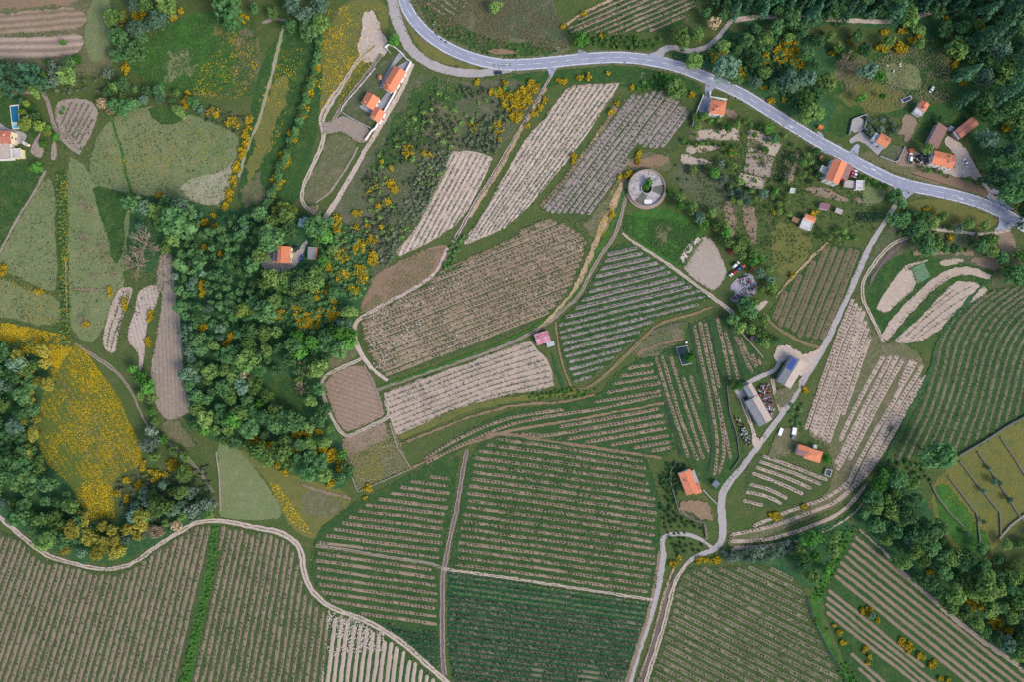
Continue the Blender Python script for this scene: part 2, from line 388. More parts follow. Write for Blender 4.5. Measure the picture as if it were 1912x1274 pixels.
patch('meadow', [(1555, 150), (1570, 110), (1640, 100), (1720, 70), (1780, 60), (1790, 130), (1770, 190), (1700, 215), (1620, 210), (1570, 200), (1540, 190)], 'lush', amp=1.5)
patch('meadow', [(1560, 120), (1600, 100), (1630, 130), (1610, 165), (1565, 160)], 'rough', amp=2.5)
patch('meadow', [(1560, 175), (1620, 150), (1680, 165), (1700, 185), (1680, 205), (1620, 212), (1575, 195)], 'olive')
patch('meadow', [(1655, 112), (1718, 118), (1722, 165), (1690, 168), (1650, 150)], 'dry', amp=1.0)
patch('grass_verge', [(1560, 205), (1610, 195), (1620, 220), (1590, 255), (1540, 250)], 'lush', amp=1.0)
patch('meadow', [(1700, 160), (1790, 170), (1830, 240), (1800, 260), (1770, 230), (1730, 245), (1700, 265), (1735, 210)], 'lush')
patch('grass_verge', [(1595, 290), (1640, 275), (1700, 305), (1850, 350), (1870, 372), (1790, 350), (1690, 332), (1640, 308)], 'rough', amp=0.8)
patch('grass_verge', [(1690, 318), (1760, 322), (1850, 356), (1855, 378), (1780, 348), (1720, 338)], 'soil_red', amp=1.0)
patch('garden', [(1290, 215), (1440, 220), (1560, 270), (1560, 330), (1660, 370), (1640, 430), (1610, 460), (1540, 455), (1490, 510), (1440, 580), (1380, 600), (1340, 560), (1290, 420), (1240, 330), (1262, 290)], 'meadow', label='green gardens and orchards below the road')
patch('garden', [(1262, 300), (1300, 310), (1370, 330), (1400, 380), (1350, 400), (1300, 380), (1255, 340)], 'scrub', amp=1.0)
patch('meadow', [(1165, 400), (1215, 385), (1260, 390), (1310, 420), (1320, 440), (1280, 500), (1245, 490), (1205, 465), (1165, 432)], 'bright', label='green triangle meadow below the round tank')
patch('meadow', [(1225, 418), (1255, 420), (1250, 450), (1225, 465)], 'rough', amp=1.2)
patch('meadow', [(1440, 410), (1500, 420), (1510, 445), (1520, 460), (1490, 510), (1460, 515), (1440, 490)], 'olive')
patch('meadow', [(1690, 372), (1770, 370), (1850, 395), (1868, 412), (1840, 430), (1760, 420), (1690, 400)], 'olive')
patch('scrubland', [(1625, 470), (1690, 380), (1760, 425), (1870, 435), (1912, 480), (2040, 520), (2040, 560), (1860, 540), (1740, 480), (1680, 490), (1640, 560), (1610, 540)], 'scrub', amp=1.0)
patch('grass_bank', [(1612, 530), (1640, 500), (1700, 460), (1740, 480), (1850, 500), (1860, 520), (1800, 590), (1740, 640), (1650, 640), (1625, 590)], 'lush', label='grassy terrace banks round the pale plots')
patch('woodland_floor', [(240, 372), (330, 368), (420, 390), (480, 385), (560, 395), (620, 395), (650, 420), (690, 440), (700, 500), (665, 590), (655, 650), (600, 700), (605, 760), (640, 835), (660, 915), (600, 905), (500, 870), (450, 835), (405, 830), (345, 795), (358, 760), (343, 690), (335, 590), (322, 500), (318, 470), (262, 520), (236, 470)], 'undergrowth', amp=1.5, label='dark floor of the wood in the valley')
patch('meadow', [(495, 700), (545, 705), (575, 770), (560, 800), (515, 760)], 'lush', amp=2.5)
patch('meadow', [(545, 815), (600, 820), (600, 835), (555, 838)], 'bright', amp=1.5)
patch('woodland_floor', [(-120, 600), (30, 620), (90, 660), (98, 690), (66, 790), (75, 850), (140, 915), (160, 975), (215, 985), (262, 930), (310, 900), (395, 930), (400, 968), (330, 992), (250, 1045), (190, 1058), (110, 1038), (30, 985), (-120, 900)], 'undergrowth', amp=1.2, label='dark floor of the wood by the winding track')
patch('woodland_floor', [(1590, 960), (1640, 870), (1720, 900), (1735, 950), (1760, 1010), (1830, 1060), (1912, 1075), (2060, 1090), (2060, 1370), (1912, 1250), (1790, 1165), (1700, 1085), (1610, 990)], 'undergrowth', amp=1.5, label='dark floor of the wood on the right edge')
patch('woodland_floor', [(1470, 1000), (1560, 970), (1600, 985), (1575, 1030), (1530, 1100), (1500, 1095), (1430, 1052), (1350, 1050), (1350, 1030), (1430, 1020)], 'undergrowth', amp=1.0)
patch('grass_bank', [(1595, 985), (1580, 1040), (1548, 1090), (1530, 1130), (1545, 1190), (1600, 1280), (1640, 1340), (1600, 1340), (1570, 1280), (1525, 1190), (1508, 1120), (1535, 1080), (1570, 1010)], 'bright', amp=0.7, label='bright green ditch bank between the two lower right vineyards')
patch('grass_bank', [(60, 0), (-120, 0), (-120, 140), (160, 140), (215, 130), (200, 60), (205, 0)], 'rough')
patch('grass_bank', [(160, 0), (215, 0), (200, 110), (160, 115)], 'dry', amp=0.8)

# narrow hedge banks
ribbon('hedge_bank', [(113, 318), (116, 400), (118, 480), (121, 560), (124, 640)], (16, 18, 18, 17, 14), 'lush', amp=0.8)
ribbon('hedge_bank', [(205, 215), (228, 280), (236, 330), (250, 372)], 5, 'bright', amp=0.4)
ribbon('grass_strip_green', [(402, 976), (398, 1030), (385, 1100), (368, 1180), (345, 1290), (335, 1340)], (14, 16, 18, 18, 17, 16), 'bright', amp=0.5, label='bright green strip between the two lower left vineyards')

# ---- roads
ROAD = [(748, -60), (752, 2), (774, 41), (813, 77), (867, 105), (934, 122), (1000, 119), (1056, 113), (1107, 108), (1170, 106), (1232, 115), (1282, 129), (1315, 143), (1383, 173), (1436, 207), (1507, 252), (1583, 294), (1633, 321), (1683, 344), (1784, 364), (1834, 379), (1872, 397), (1912, 421), (2030, 490)]
SIDE = [(728, -60), (733, 0), (739, 33), (752, 65), (767, 93), (792, 114), (830, 131), (880, 138), (925, 134), (955, 129)]
ribbon('road_verge', ROAD, 29, 'rough', amp=0.8, label='grassy verge of the asphalt road')
side_road = ribbon('side_road', SIDE, (17, 17, 20, 20, 19, 17, 16, 16, 14, 10), 'gravel', amp=0.3, label='pale side road merging with the asphalt road')
road = ribbon('asphalt_road', ROAD, 21.5, 'asphalt', amp=0.12, label='winding pale asphalt road with white dashes')
RW = chaikin(W(ROAD), False, 2); RW = resample(RW, 1.0)
RT = np.gradient(RW, axis=0); RT /= np.hypot(RT[:, 0], RT[:, 1])[:, None]; RN = np.stack([-RT[:, 1], RT[:, 0]], 1)
zr = nz('track'); _z['track'] += 0.007
for sgn in (-1, 1):                                 # pale worn shoulder outside each edge line
    V, F = ribbon_np(RW+RN*sgn*2.95, 0.5, 0.1, 1.0, zr)
    obj('shoulder', mesh_np('shoulder', V, F, (G['lane_edge'],)), road)
    V, F = ribbon_np(RW+RN*sgn*2.6, 0.14, 0.0, 1.0, zr+.004)
    obj('edge_line', mesh_np('edge_line', V, F, (G['paintline'],)), road)
for off_ in (-2.05, -0.85, 0.85, 2.05):            # darker worn wheel paths
    V, F = ribbon_np(RW+RN*off_, 0.45, 0.12, 1.0, zr+.002)
    obj('wheel_path', mesh_np('wheel_path', V, F, (G['wheelpath'],)), road)
for fr_, ln_, of_ in ((.3, 14, 1.4), (.45, 9, -1.5), (.6, 18, 1.3), (.74, 11, -1.4), (.86, 8, 1.4)):
    i = int(fr_*len(RW))
    V, F = ribbon_np(RW[i:i+ln_]+RN[i:i+ln_]*of_, 2.0, 0.1, 1.0, zr+.003)
    obj('repair_patch', mesh_np('repair_patch', V, F, (G['wheelpath'],)), road)
for i in range(6, len(RW)-8, 9):
    V, F = ribbon_np(RW[i:i+5], 0.16, 0.0, 1.0, zr+.004)
    obj('lane_dash', mesh_np('lane_dash', V, F, (G['paintline'],)), road)
for i in range(206, len(RW)-30, 52):                # pale turn arrows / patches on the lanes
    a = RW[i]+RN[i]*(0.9 if (i//52) % 2 else -0.9); t = RT[i]; n_ = RN[i]
    Pq = [a-t*1.6-n_*.16, a+t*.4-n_*.16, a+t*.4-n_*.5, a+t*1.7, a+t*.4+n_*.5, a+t*.4+n_*.16, a-t*1.6+n_*.16]
    sheet('lane_arrow', Pq, G['paintline'], zr+.006, parent=road)
# junction flares
for q in ([(1195, 103), (1222, 98), (1236, 86), (1256, 84), (1262, 92), (1245, 95), (1238, 104), (1244, 112)],
          [(1018, 126), (1024, 133), (1027, 145), (1031, 145), (1035, 132), (1044, 124)],
          [(1307, 142), (1316, 152), (1316, 178), (1328, 178), (1330, 165), (1346, 160)],
          [(1655, 330), (1672, 352), (1672, 372), (1684, 380), (1696, 366), (1716, 352)],
          [(1840, 382), (1862, 398), (1866, 420), (1852, 432), (1880, 432), (1896, 418), (1880, 400)],
          [(1838, 372), (1850, 352), (1862, 350), (1874, 378), (1900, 396)],
          [(1578, 292), (1590, 278), (1598, 268), (1606, 270), (1602, 282), (1600, 302)],
          [(1060, 112), (1081, 102), (1078, 92), (1088, 92), (1104, 104)],
          [(1548, 276), (1536, 278), (1528, 281), (1550, 290), (1562, 290)],
          [(1524, 243), (1533, 247), (1540, 258), (1528, 256)]):
    patch('road_junction', q, 'asphalt', amp=0.15, smooth=1)
BR = [(1225, 104), (1240, 89), (1257, 88), (1283, 96), (1308, 94), (1333, 78), (1350, 58), (1363, 40), (1396, 33), (1436, 30), (1507, 33), (1583, 38), (1645, 41), (1683, 38), (1721, 28), (1771, 13), (1809, -3), (1880, -50)]
ribbon('lane', BR[:8], (9, 10, 9, 9), 'gravel', amp=0.3, label='narrow gravel lane climbing off the asphalt road')
track(BR[7:], (9, 8, 8, 7), 'track', None, label='pale forest track along the upper right wood')

# farm road and its loop
FARM = [(1685, 362), (1681, 371), (1658, 403), (1633, 444), (1618, 471), (1603, 506), (1583, 552), (1563, 594), (1545, 637), (1520, 676), (1495, 719), (1465, 767), (1430, 813), (1408, 844), (1383, 877), (1358, 905), (1346, 928), (1347, 956), (1350, 992), (1347, 1016), (1328, 1029), (1303, 1038), (1288, 1047)]
ribbon('farm_road', FARM, (8, 8, 9, 9, 11, 11, 10, 10, 11, 12, 12, 12, 12, 11, 11, 10, 11, 12, 14, 16, 13, 10, 8), 'gravel', amp=0.35, label='pale gravel farm road through the vineyards')
track([(1288, 1047), (1265, 1075), (1252, 1115), (1242, 1160), (1227, 1210), (1207, 1270), (1190, 1340)], (6, 8, 8, 8, 9, 9), 'track', 'olive', 0.2, label='right of the two tracks leaving the lower edge')
track([(1330, 1024), (1308, 1007), (1277, 997), (1245, 999), (1235, 1009), (1240, 1037), (1235, 1062), (1227, 1110), (1210, 1168), (1190, 1225), (1175, 1273), (1155, 1340)], (5, 7, 8, 11, 11, 11, 10, 9, 12, 12, 12), 'gravel', None, label='left looping track leaving the lower edge')
ribbon('gravel_verge', [(1232, 1030), (1226, 1070), (1216, 1130), (1197, 1190), (1170, 1274), (1150, 1340)], (5, 6, 7, 8, 9), 'soil_brown', amp=0.4)
ribbon('ditch', [(1262, 1072), (1246, 1105), (1235, 1150), (1215, 1215), (1193, 1274), (1172, 1340)], (3, 7, 9, 11, 12, 12), 'track_dark', amp=0.4, label='dark ditch between the two lower tracks')
ribbon('bank', [(1258, 1062), (1248, 1085), (1236, 1125), (1226, 1165), (1212, 1215), (1192, 1274), (1172, 1340)], (4, 5, 3.5, 2, 2, 2, 2), 'orange_bank', amp=0.3)

# dirt tracks
track([(-40, 935), (-10, 959), (25, 987), (63, 1022), (88, 1037), (105, 1044), (151, 1057), (188, 1064), (218, 1063), (251, 1052), (289, 1024), (327, 999), (364, 977), (392, 972), (427, 975), (480, 987), (516, 992), (546, 1007), (563, 1029), (566, 1064), (578, 1100), (604, 1127), (629, 1140), (666, 1152), (704, 1170), (744, 1195), (779, 1225), (812, 1255), (835, 1274), (880, 1320)],
      (9, 9, 8, 7, 7, 8, 8, 9, 11, 10, 9, 9, 10, 10, 9), 'track', 'rough', 0.14, label='winding dirt track along the lower left vineyards')
track([(872, 840), (865, 875), (857, 925), (852, 956), (840, 1004), (831, 1052), (826, 1080), (826, 1130), (826, 1180), (827, 1243), (831, 1262)], (7, 8, 8, 9, 9, 9, 9), 'track_dim', 'track_dark', 0.5, label='brown track running down between the central vineyards')
track([(590, 1019), (654, 1029), (729, 1042), (804, 1052), (828, 1063)], 5.5, 'track_dim', 'rough', 0.2, label='short cross track left of the central brown track')
track([(828, 1063), (958, 1081), (1082, 1100), (1219, 1121)], 5, 'track', 'rough', 0.2, label='straight cross track above the dark green vineyard')
track([(835, 462), (817, 506), (787, 531), (729, 562), (679, 589), (660, 606), (664, 638), (669, 650), (679, 668), (694, 689), (724, 712)], (5, 5, 6, 7, 7, 8, 9, 7, 6), 'track', None, label='pale track round the head of the big central vineyard')
track([(679, 668), (641, 686), (605, 703), (600, 719), (609, 757), (626, 792), (640, 813), (652, 816), (679, 802), (722, 783), (728, 772), (719, 749)], 6, 'track', 'track_dim', 0.25, label='pale track looping round the square brown plot')
track([(702, 731), (754, 711), (855, 678), (958, 641), (1029, 600), (1056, 573), (1082, 553), (1098, 519), (1119, 479), (1142, 449), (1157, 418), (1168, 368), (1172, 338)], (4, 5, 5, 5, 6, 6, 6, 6, 7, 7, 7, 6), 'track_dim', 'rough', 0.25, label='track along the lower edge of the big central vineyard')
ribbon('grass_bank', [(712, 722), (800, 692), (900, 655), (985, 620), (1040, 583), (1072, 548), (1090, 515), (1110, 475), (1140, 430), (1160, 380), (1166, 350)], (3, 5, 5, 5, 4, 6, 7, 8, 8, 7, 5), 'bright', amp=0.5)
ribbon('bank', [(1000, 618), (1045, 575), (1075, 540), (1092, 500), (1110, 460), (1125, 420), (1142, 390), (1160, 340)], (3, 5, 7, 8, 10, 12, 12, 8), 'orange_bank', amp=0.7)
track([(1162, 434), (1177, 449), (1207, 466), (1245, 491), (1283, 519), (1320, 547), (1348, 567), (1369, 585)], (4, 5, 5, 6, 6, 7, 9), 'track', 'track_dim', 0.25, label='pale straight track below the ploughed plot')
track([(1887, 428), (1859, 435), (1834, 438), (1784, 431), (1740, 428)], 6, 'track', None, label='short track left of the lower road junction')
track([(1720, 433), (1671, 451), (1645, 474), (1623, 504), (1610, 526), (1609, 554), (1623, 584), (1640, 619), (1650, 640)], (7, 6, 6, 6, 6, 6, 5), 'track', 'rough', 0.25, label='curving track beside the pale terrace plots')
ribbon('ditch', [(1690, 450), (1660, 475), (1640, 500), (1622, 535)], (6, 7, 6, 4), 'track_dark', amp=0.5)
patch('dirt_clearing', [(674, 22), (700, 17), (707, 38), (709, 57), (722, 70), (727, 93), (712, 108), (690, 120), (672, 110), (668, 90), (674, 60)], 'track', amp=0.8, label='bare dirt clearing beside the side road')
track([(700, 85), (669, 110), (641, 156), (619, 186), (599, 221), (604, 241), (604, 264), (591, 294), (579, 320), (566, 346), (563, 373), (571, 388), (590, 398)], (12, 9, 7, 8, 14, 12, 9, 8, 8, 7, 7, 6), 'track', 'olive', 0.15, label='left dirt track running down from the clearing')
track([(712, 100), (684, 141), (654, 176), (634, 206), (618, 236)], (9, 7, 7, 8), 'track_dim', 'rough', 0.3)
track([(770, 118), (749, 171), (719, 221), (699, 254), (679, 286), (661, 320), (641, 353), (624, 383), (606, 406), (590, 440)], (8, 9, 8, 8, 8, 9, 9, 10, 6), 'track', None, label='pale track along the outside of the white garden wall')
track([(669, 274), (644, 320), (634, 333), (614, 363), (590, 378)], 4, 'track_dim', None)
patch('dirt_clearing', [(618, 226), (640, 212), (690, 238), (690, 262), (672, 268), (640, 245), (616, 250), (602, 250), (598, 225)], 'track_dim', amp=0.7)
patch('grass_verge', [(612, 250), (650, 250), (668, 272), (640, 318), (615, 362), (585, 380), (570, 375), (575, 340), (600, 290)], 'rough', amp=0.8)
ribbon('grass_strip_pale', [(490, 42), (516, 33), (541, 40)], 5, 'track_dim', amp=0.5)
ribbon('grass_strip_pale', [(530, 48), (519, 90), (511, 126), (498, 176), (484, 226), (468, 260), (458, 290), (446, 330)], (6, 7, 6, 5, 5, 4, 6), 'paledry', amp=0.4, label='pale grassy strip right of the broom hedge')
track([(-40, 172), (0, 172), (50, 172), (83, 173), (93, 201), (103, 241), (123, 266), (151, 285)], (6, 6, 5, 8, 7, 8, 9, 9), 'track_dim', None, label='track between the pool garden and the small tilled plot')
track([(86, 318), (63, 361), (33, 408), (5, 461), (-30, 520)], 4.5, 'track_dim', None, label='thin path across the left meadow')
track([(141, 641), (176, 666), (208, 686), (231, 709), (251, 741), (261, 767), (276, 797), (296, 819), (321, 832), (352, 857), (377, 887), (399, 920)], (3, 6, 7, 5, 4, 4, 4, 5, 5, 5, 4), 'track_dim', 'rough', 0.3, label='path beside the yellow flowering field')
ribbon('path', [(404, 844), (410, 887), (412, 956)], 3, 'track_dim', amp=0.3)
ribbon('path', [(123, 470), (124, 540), (126, 600)], 2, 'track_dim', amp=0.3)
ribbon('bank', [(135, 540), (160, 541), (180, 540), (215, 541)], (2, 5, 3, 2), 'soil_brown', amp=0.4)
patch('dirt_clearing', [(302, 790), (335, 783), (345, 800), (372, 838), (350, 838), (320, 825), (300, 822)], 'rough', amp=0.8)
track([(1029, 140), (1006, 181), (981, 226), (956, 266), (930, 312), (895, 365), (862, 425), (846, 452)], (4, 4, 5, 5, 5, 6, 7), 'track', 'track_dark', 0.45, label='farm track between broom and the pale striped field')
ribbon('bank', [(1020, 165), (990, 215), (960, 265), (935, 315), (905, 360), (878, 405)], (3, 4, 4, 5, 6, 5), 'orange_bank', amp=0.5)
ribbon('bank', [(1150, 200), (1130, 232), (1085, 295), (1050, 340), (1010, 385)], (6, 6, 6, 7, 8), 'soil_red', amp=0.8)
ribbon('bank', [(1128, 236), (1105, 265), (1075, 308)], (2.5, 3, 2.5), 'orange_bank', amp=0.3)
ribbon('bank', [(985, 432), (1010, 420), (940, 455), (860, 490), (818, 510)], (3, 3, 4, 4, 3), 'soil_red', amp=0.4)
patch('bare_bank', [(904, 96), (925, 88), (965, 94), (968, 102), (930, 103)], 'soil_red', amp=0.5, label='bare reddish bank above the road')
patch('bare_ground', [(670, 585), (690, 535), (700, 510), (760, 480), (830, 455), (838, 470), (822, 505), (795, 525), (740, 552), (690, 580)], 'soil_red', amp=0.8, label='bare reddish plot above the big central vineyard')
patch('bare_ground', [(640, 640), (664, 630), (672, 665), (640, 682), (600, 698), (595, 680)], 'rough', amp=0.8)
patch('bare_ground', [(1090, 400), (1140, 365), (1165, 300), (1205, 282), (1245, 290), (1255, 320), (1180, 320), (1160, 380), (1120, 450), (1095, 430)], 'rough', amp=0.8)
patch('bare_ground', [(1160, 300), (1250, 285), (1240, 310), (1180, 315)], 'soil_red', amp=1.0)

# ---- bare plots
patch('tilled_plot', [(301, 474), (311, 470), (321, 476), (321, 499), (326, 531), (331, 557), (337, 594), (339, 636), (342, 665), (344, 704), (341, 724), (351, 746), (361, 767), (334, 782), (311, 788), (291, 762), (283, 736), (283, 679), (291, 643), (296, 602), (301, 569), (304, 544), (291, 531), (296, 494)],
      gm('furrow_mauve', (hx('8f8379'), hx('82756b'), hx('9d9286'), hx('a59b8e')), sc=(0.03, 0.5, 1.9), grain=0.22, stripe=(88, 2.2, 0.12)), amp=0.4, label='long mauve ploughed plot beside the wood')
patch('tilled_plot', [(291, 529), (261, 539), (254, 559), (251, 584), (241, 609), (239, 638), (256, 655), (261, 675), (258, 690), (263, 696), (271, 660), (272, 636), (274, 600), (289, 574), (296, 547), (301, 541)],
      gm('furrow_pale', (hx('aa9d94'), hx('9c8e86'), hx('b5aaa0')), sc=(0.03, 0.5, 1.9), grain=0.22, stripe=(76, 2.2, 0.14)), amp=0.4, label='pale ploughed plot left of the long mauve plot')
patch('tilled_plot', [(231, 534), (249, 537), (246, 545), (236, 577), (226, 602), (219, 638), (215, 661), (198, 656), (190, 636), (196, 609), (208, 569), (218, 544)], 'soil_pale', amp=0.4, label='narrow pale plot with dark planting lines')
patch('tilled_plot', [(110, 188), (125, 183), (170, 184), (184, 205), (180, 225), (165, 262), (152, 283), (125, 262), (106, 235), (103, 200)], 'soil_mauve', amp=0.4, label='small tilled plot beside the pool garden')
sq = gm('furrow_red', (hx('8d7a6c'), hx('7f6d60'), hx('9a897a')), sc=(0.03, 0.5, 1.9), grain=0.3, stripe=(18, 2.4, 0.12))
patch('tilled_plot', [(604, 706), (678, 676), (700, 715), (718, 770), (716, 780), (650, 808), (638, 800), (616, 757)], sq, amp=0.5, label='square reddish brown ploughed plot')
patch('tilled_plot', [(645, 818), (718, 787), (728, 830), (655, 862), (640, 835)], 'soil_brown', amp=0.7, smooth=0)
patch('tilled_plot', [(648, 858), (722, 822), (742, 835), (766, 874), (668, 918), (655, 885)], 'olive', amp=0.8, smooth=0, label='brown green fallow plot below the square plot')
patch('tilled_plot', [(723, 845), (748, 838), (762, 872), (720, 890), (715, 868)], 'rough', amp=1.5)
patch('tilled_plot', [(1633, 574), (1683, 499), (1701, 499), (1712, 532), (1683, 559), (1656, 588), (1640, 579)], 'soil_pale', amp=0.4, label='pale tilled plot next to the cabbage patch')
ribbon('tilled_strip', [(1690, 500), (1712, 490), (1732, 485)], (9, 5, 3), 'soil_pale', amp=0.3)
patch('crop_patch', [(1700, 499), (1725, 488), (1737, 516), (1713, 529)], 'cabbage', amp=0.3, smooth=0, label='grey green cabbage patch')
ribbon('tilled_strip', [(1650, 632), (1690, 580), (1735, 535), (1770, 510), (1808, 502), (1848, 518)], (17, 21, 18, 17, 15, 11), 'soil_pale', amp=0.5, label='curved pale terrace strip')
patch('tilled_plot', [(1668, 641), (1716, 594), (1755, 550), (1788, 523), (1820, 525), (1844, 540), (1828, 564), (1772, 604), (1722, 637)], 'soil_pale', amp=0.5, smooth=0, label='large pale terrace plot with rows of seedlings')
patch('tilled_plot', [(1751, 485), (1800, 481), (1798, 490), (1758, 499)], 'soil_pale', amp=0.3)
ribbon('tilled_strip', [(1705, 472), (1760, 470), (1818, 472)], (10, 8, 8), 'soil_brown', amp=0.8)
patch('bare_ground', [(1808, 482), (1860, 475), (1870, 505), (1830, 500)], 'soil_brown', amp=1.0)
patch('bare_ground', [(1850, 430), (1890, 430), (1900, 460), (1870, 470)], 'soil_brown', amp=1.0)
patch('tilled_plot', [(1312, 440), (1330, 446), (1343, 470), (1358, 505), (1352, 525), (1335, 542), (1325, 540), (1288, 516), (1275, 498), (1292, 470), (1305, 450)],
      gm('furrow_lilac', (hx('a1978f'), hx('958a82'), hx('aba196')), sc=(0.03, 0.5, 1.9), grain=0.14, stripe=(50, 1.4, 0.1)), amp=0.3, label='lilac grey ploughed plot beside the scrap yard')
ribbon('tilled_strip', [(1272, 488), (1285, 465), (1305, 444)], (12, 12, 8), 'soil_white', amp=0.6)
ribbon('bank', [(1280, 494), (1294, 470), (1312, 446)], 4, 'dry', amp=0.3)
for q, mt in (([(130, 170), (200, 110), (450, 75), (560, 110), (640, 65), (805, 60), (815, 250), (720, 230), (560, 235), (400, 210), (260, 245)], 'soil_pale'), ([(80, 300), (540, 305), (545, 350), (370, 400), (150, 435), (90, 410)], 'soil_pale'),
          ([(20, 430), (70, 430), (450, 545), (450, 585), (330, 570), (140, 575), (5, 545)], 'soil_pale'), ([(955, 90), (1080, 105), (1260, 195), (1440, 290), (1330, 465), (1240, 440), (1130, 400), (930, 400)], 'soil_pale'),
          ([(925, 405), (1120, 425), (1315, 480), (1255, 755), (1180, 762), (1060, 735), (890, 665)], 'soil_mauve'), ([(850, 690), (1010, 725), (1205, 775), (1160, 925), (1030, 915), (865, 875), (805, 755)], 'soil_pale'),
          ([(1580, 420), (1655, 400), (1640, 560), (1560, 830), (1470, 840), (1520, 650)], 'soil_brown')):
    patch('garden_bed', np.asarray(q, float)/7.495+np.array((1270, 230)), mt, amp=0.35, smooth=0)
for q in ([(940, 240), (1100, 230), (1150, 330), (1000, 390), (930, 380)], [(960, 420), (1060, 440), (1180, 500), (1120, 560), (1000, 520)], [(260, 360), (420, 380), (360, 395)], [(130, 150), (200, 130), (230, 170), (160, 190)]):
    patch('garden_bed', np.asarray(q, float)/7.495+np.array((1270, 230)), 'rough', amp=1.6)
for q in ([(1503, 346), (1540, 350), (1590, 372), (1580, 378), (1540, 368), (1505, 360)], [(1596, 366), (1612, 370), (1606, 380), (1596, 376)], [(1350, 375), (1370, 375), (1374, 420), (1362, 450), (1352, 420)], [(1385, 380), (1410, 385), (1416, 450), (1405, 460), (1390, 420)]):
    patch('garden_bed', q, 'soil_brown', amp=0.9)
patch('garden', [(1617, 344), (1655, 350), (1650, 378), (1610, 384), (1612, 360)], 'dry', amp=0.6)
patch('crop_patch', [(1598, 395), (1640, 398), (1632, 416), (1596, 414)], 'vinegrass_dark', amp=0.3, smooth=0, label='dark green vegetable bed by the farm road')
patch('crop_patch', [(1460, 276), (1490, 282), (1470, 340), (1446, 350), (1440, 335)], 'vinegrass_dull', amp=0.4, smooth=0, label='green crop strip with fine rows beside the tilled garden')
patch('slab', [(1404, 572), (1429, 560), (1434, 563), (1422, 577), (1410, 586)], 'track', amp=0.15, smooth=0, label='pale earth slab by the tree line')
patch('scrap_yard', [(1378, 520), (1395, 505), (1412, 520), (1415, 545), (1380, 568), (1358, 560), (1372, 545), (1362, 540)], 'yard', amp=1.0, label='grey ground of the scrap yard')
# upper left brown terraces
patch('tilled_plot', [(-120, 5), (0, -10), (160, -20), (160, 4), (60, 14), (-120, 24)], 'soil_red', amp=1.0)
patch('tilled_plot', [(-120, 30), (0, 26), (100, 17), (160, 15), (162, 48), (120, 56), (40, 64), (-120, 70)], gm('furrow_olive', (hx('8d7a6c'), hx('7c7059'), hx('9a8a78')), stripe=(-4, 3.6, 0.25), sc=(0.04, 0.4, 1.6)), amp=0.8, label='brown terraced plot in the upper left corner')
patch('tilled_plot', [(-120, 74), (0, 68), (100, 66), (155, 64), (152, 96), (110, 108), (0, 112), (-120, 114)], gm('furrow_tan', (hx('a8968c'), hx('99877c'), hx('857f69')), stripe=(-2, 4.2, 0.3), sc=(0.04, 0.4, 1.6)), amp=0.8, label='pale striped plot in the upper left corner')
# house yards
patch('yard', [(487, 490), (495, 476), (512, 462), (545, 460), (556, 470), (565, 455), (575, 446), (572, 462), (562, 482), (548, 500), (530, 508), (505, 508), (494, 500)], 'gravel', amp=0.3, label='gravel yard round the house in the wood')
patch('yard', [(712, 186), (724, 170), (731, 172), (728, 190), (716, 204), (703, 206), (704, 196)], 'yard', amp=0.1)
patch('yard', [(672, 195), (690, 199), (704, 212), (690, 212), (670, 200)], 'yard', amp=0.1)
ribbon('yard', [(712, 164), (722, 140), (740, 112), (752, 98)], (6, 6, 6, 12), 'yard', amp=0.1)
patch('yard', [(744, 122), (764, 112), (768, 116), (757, 134), (740, 130)], 'yard', amp=0.1)
patch('garden', [(634, 205), (680, 150), (702, 126), (722, 110), (744, 100), (712, 165), (700, 205), (694, 240), (640, 214)], 'scrub', amp=0.3, label='walled garden of the upper houses')
patch('yard', [(1314, 178), (1328, 178), (1330, 192), (1328, 216), (1312, 212), (1300, 204), (1308, 190)], 'yard', amp=0.1, label='grey paved yard left of the white house')
patch('dirt_clearing', [(1355, 202), (1372, 206), (1379, 216), (1374, 224), (1360, 220), (1354, 214)], 'soil_brown', amp=0.4)
patch('yard', [(1598, 250), (1608, 243), (1630, 262), (1618, 270), (1600, 262), (1588, 268), (1584, 262)], 'gravel', amp=0.4)
patch('yard', [(1590, 225), (1612, 218), (1615, 240), (1600, 250), (1585, 245)], 'gravel', amp=0.6)
patch('yard', [(1614, 268), (1626, 264), (1648, 276), (1639, 290)], 'yard', amp=0.1, smooth=0)
patch('dirt_clearing', [(1692, 210), (1716, 224), (1706, 245), (1694, 268), (1686, 262), (1690, 250), (1672, 252), (1684, 238), (1684, 222)], 'soil_brown', amp=0.5)
patch('garden_bed', [(1650, 274), (1662, 265), (1688, 276), (1674, 302), (1642, 291)], 'scrub', amp=0.2, smooth=0)
patch('yard', [(1682, 272), (1700, 280), (1730, 290), (1730, 320), (1700, 312), (1674, 308), (1676, 290)], 'soil_brown', amp=0.6, label='cluttered brown farm yard')
patch('yard', [(1766, 252), (1780, 258), (1796, 268), (1798, 278), (1812, 298), (1838, 345), (1850, 365), (1840, 352), (1815, 330), (1775, 328), (1732, 312), (1720, 310), (1780, 320), (1786, 300), (1778, 280), (1762, 268)], 'track', amp=0.6, label='pale farmyard in front of the orange roofed farmhouse')
track([(1798, 275), (1812, 300), (1835, 340), (1858, 372)], 7, 'track', None)
patch('yard', [(1444, 656), (1465, 642), (1496, 662), (1505, 668), (1540, 640), (1530, 665), (1500, 700), (1480, 690), (1470, 665), (1455, 680), (1448, 690)], 'track', amp=1.2, label='gravel yard round the barn with solar panels')
track([(1455, 676), (1448, 690), (1436, 698), (1410, 708), (1388, 720)], (8, 8, 8, 8), 'gravel', None, name='lane')
track([(1442, 708), (1446, 735), (1457, 768)], 6, 'track', 'track_brown', 0.3, name='lane')
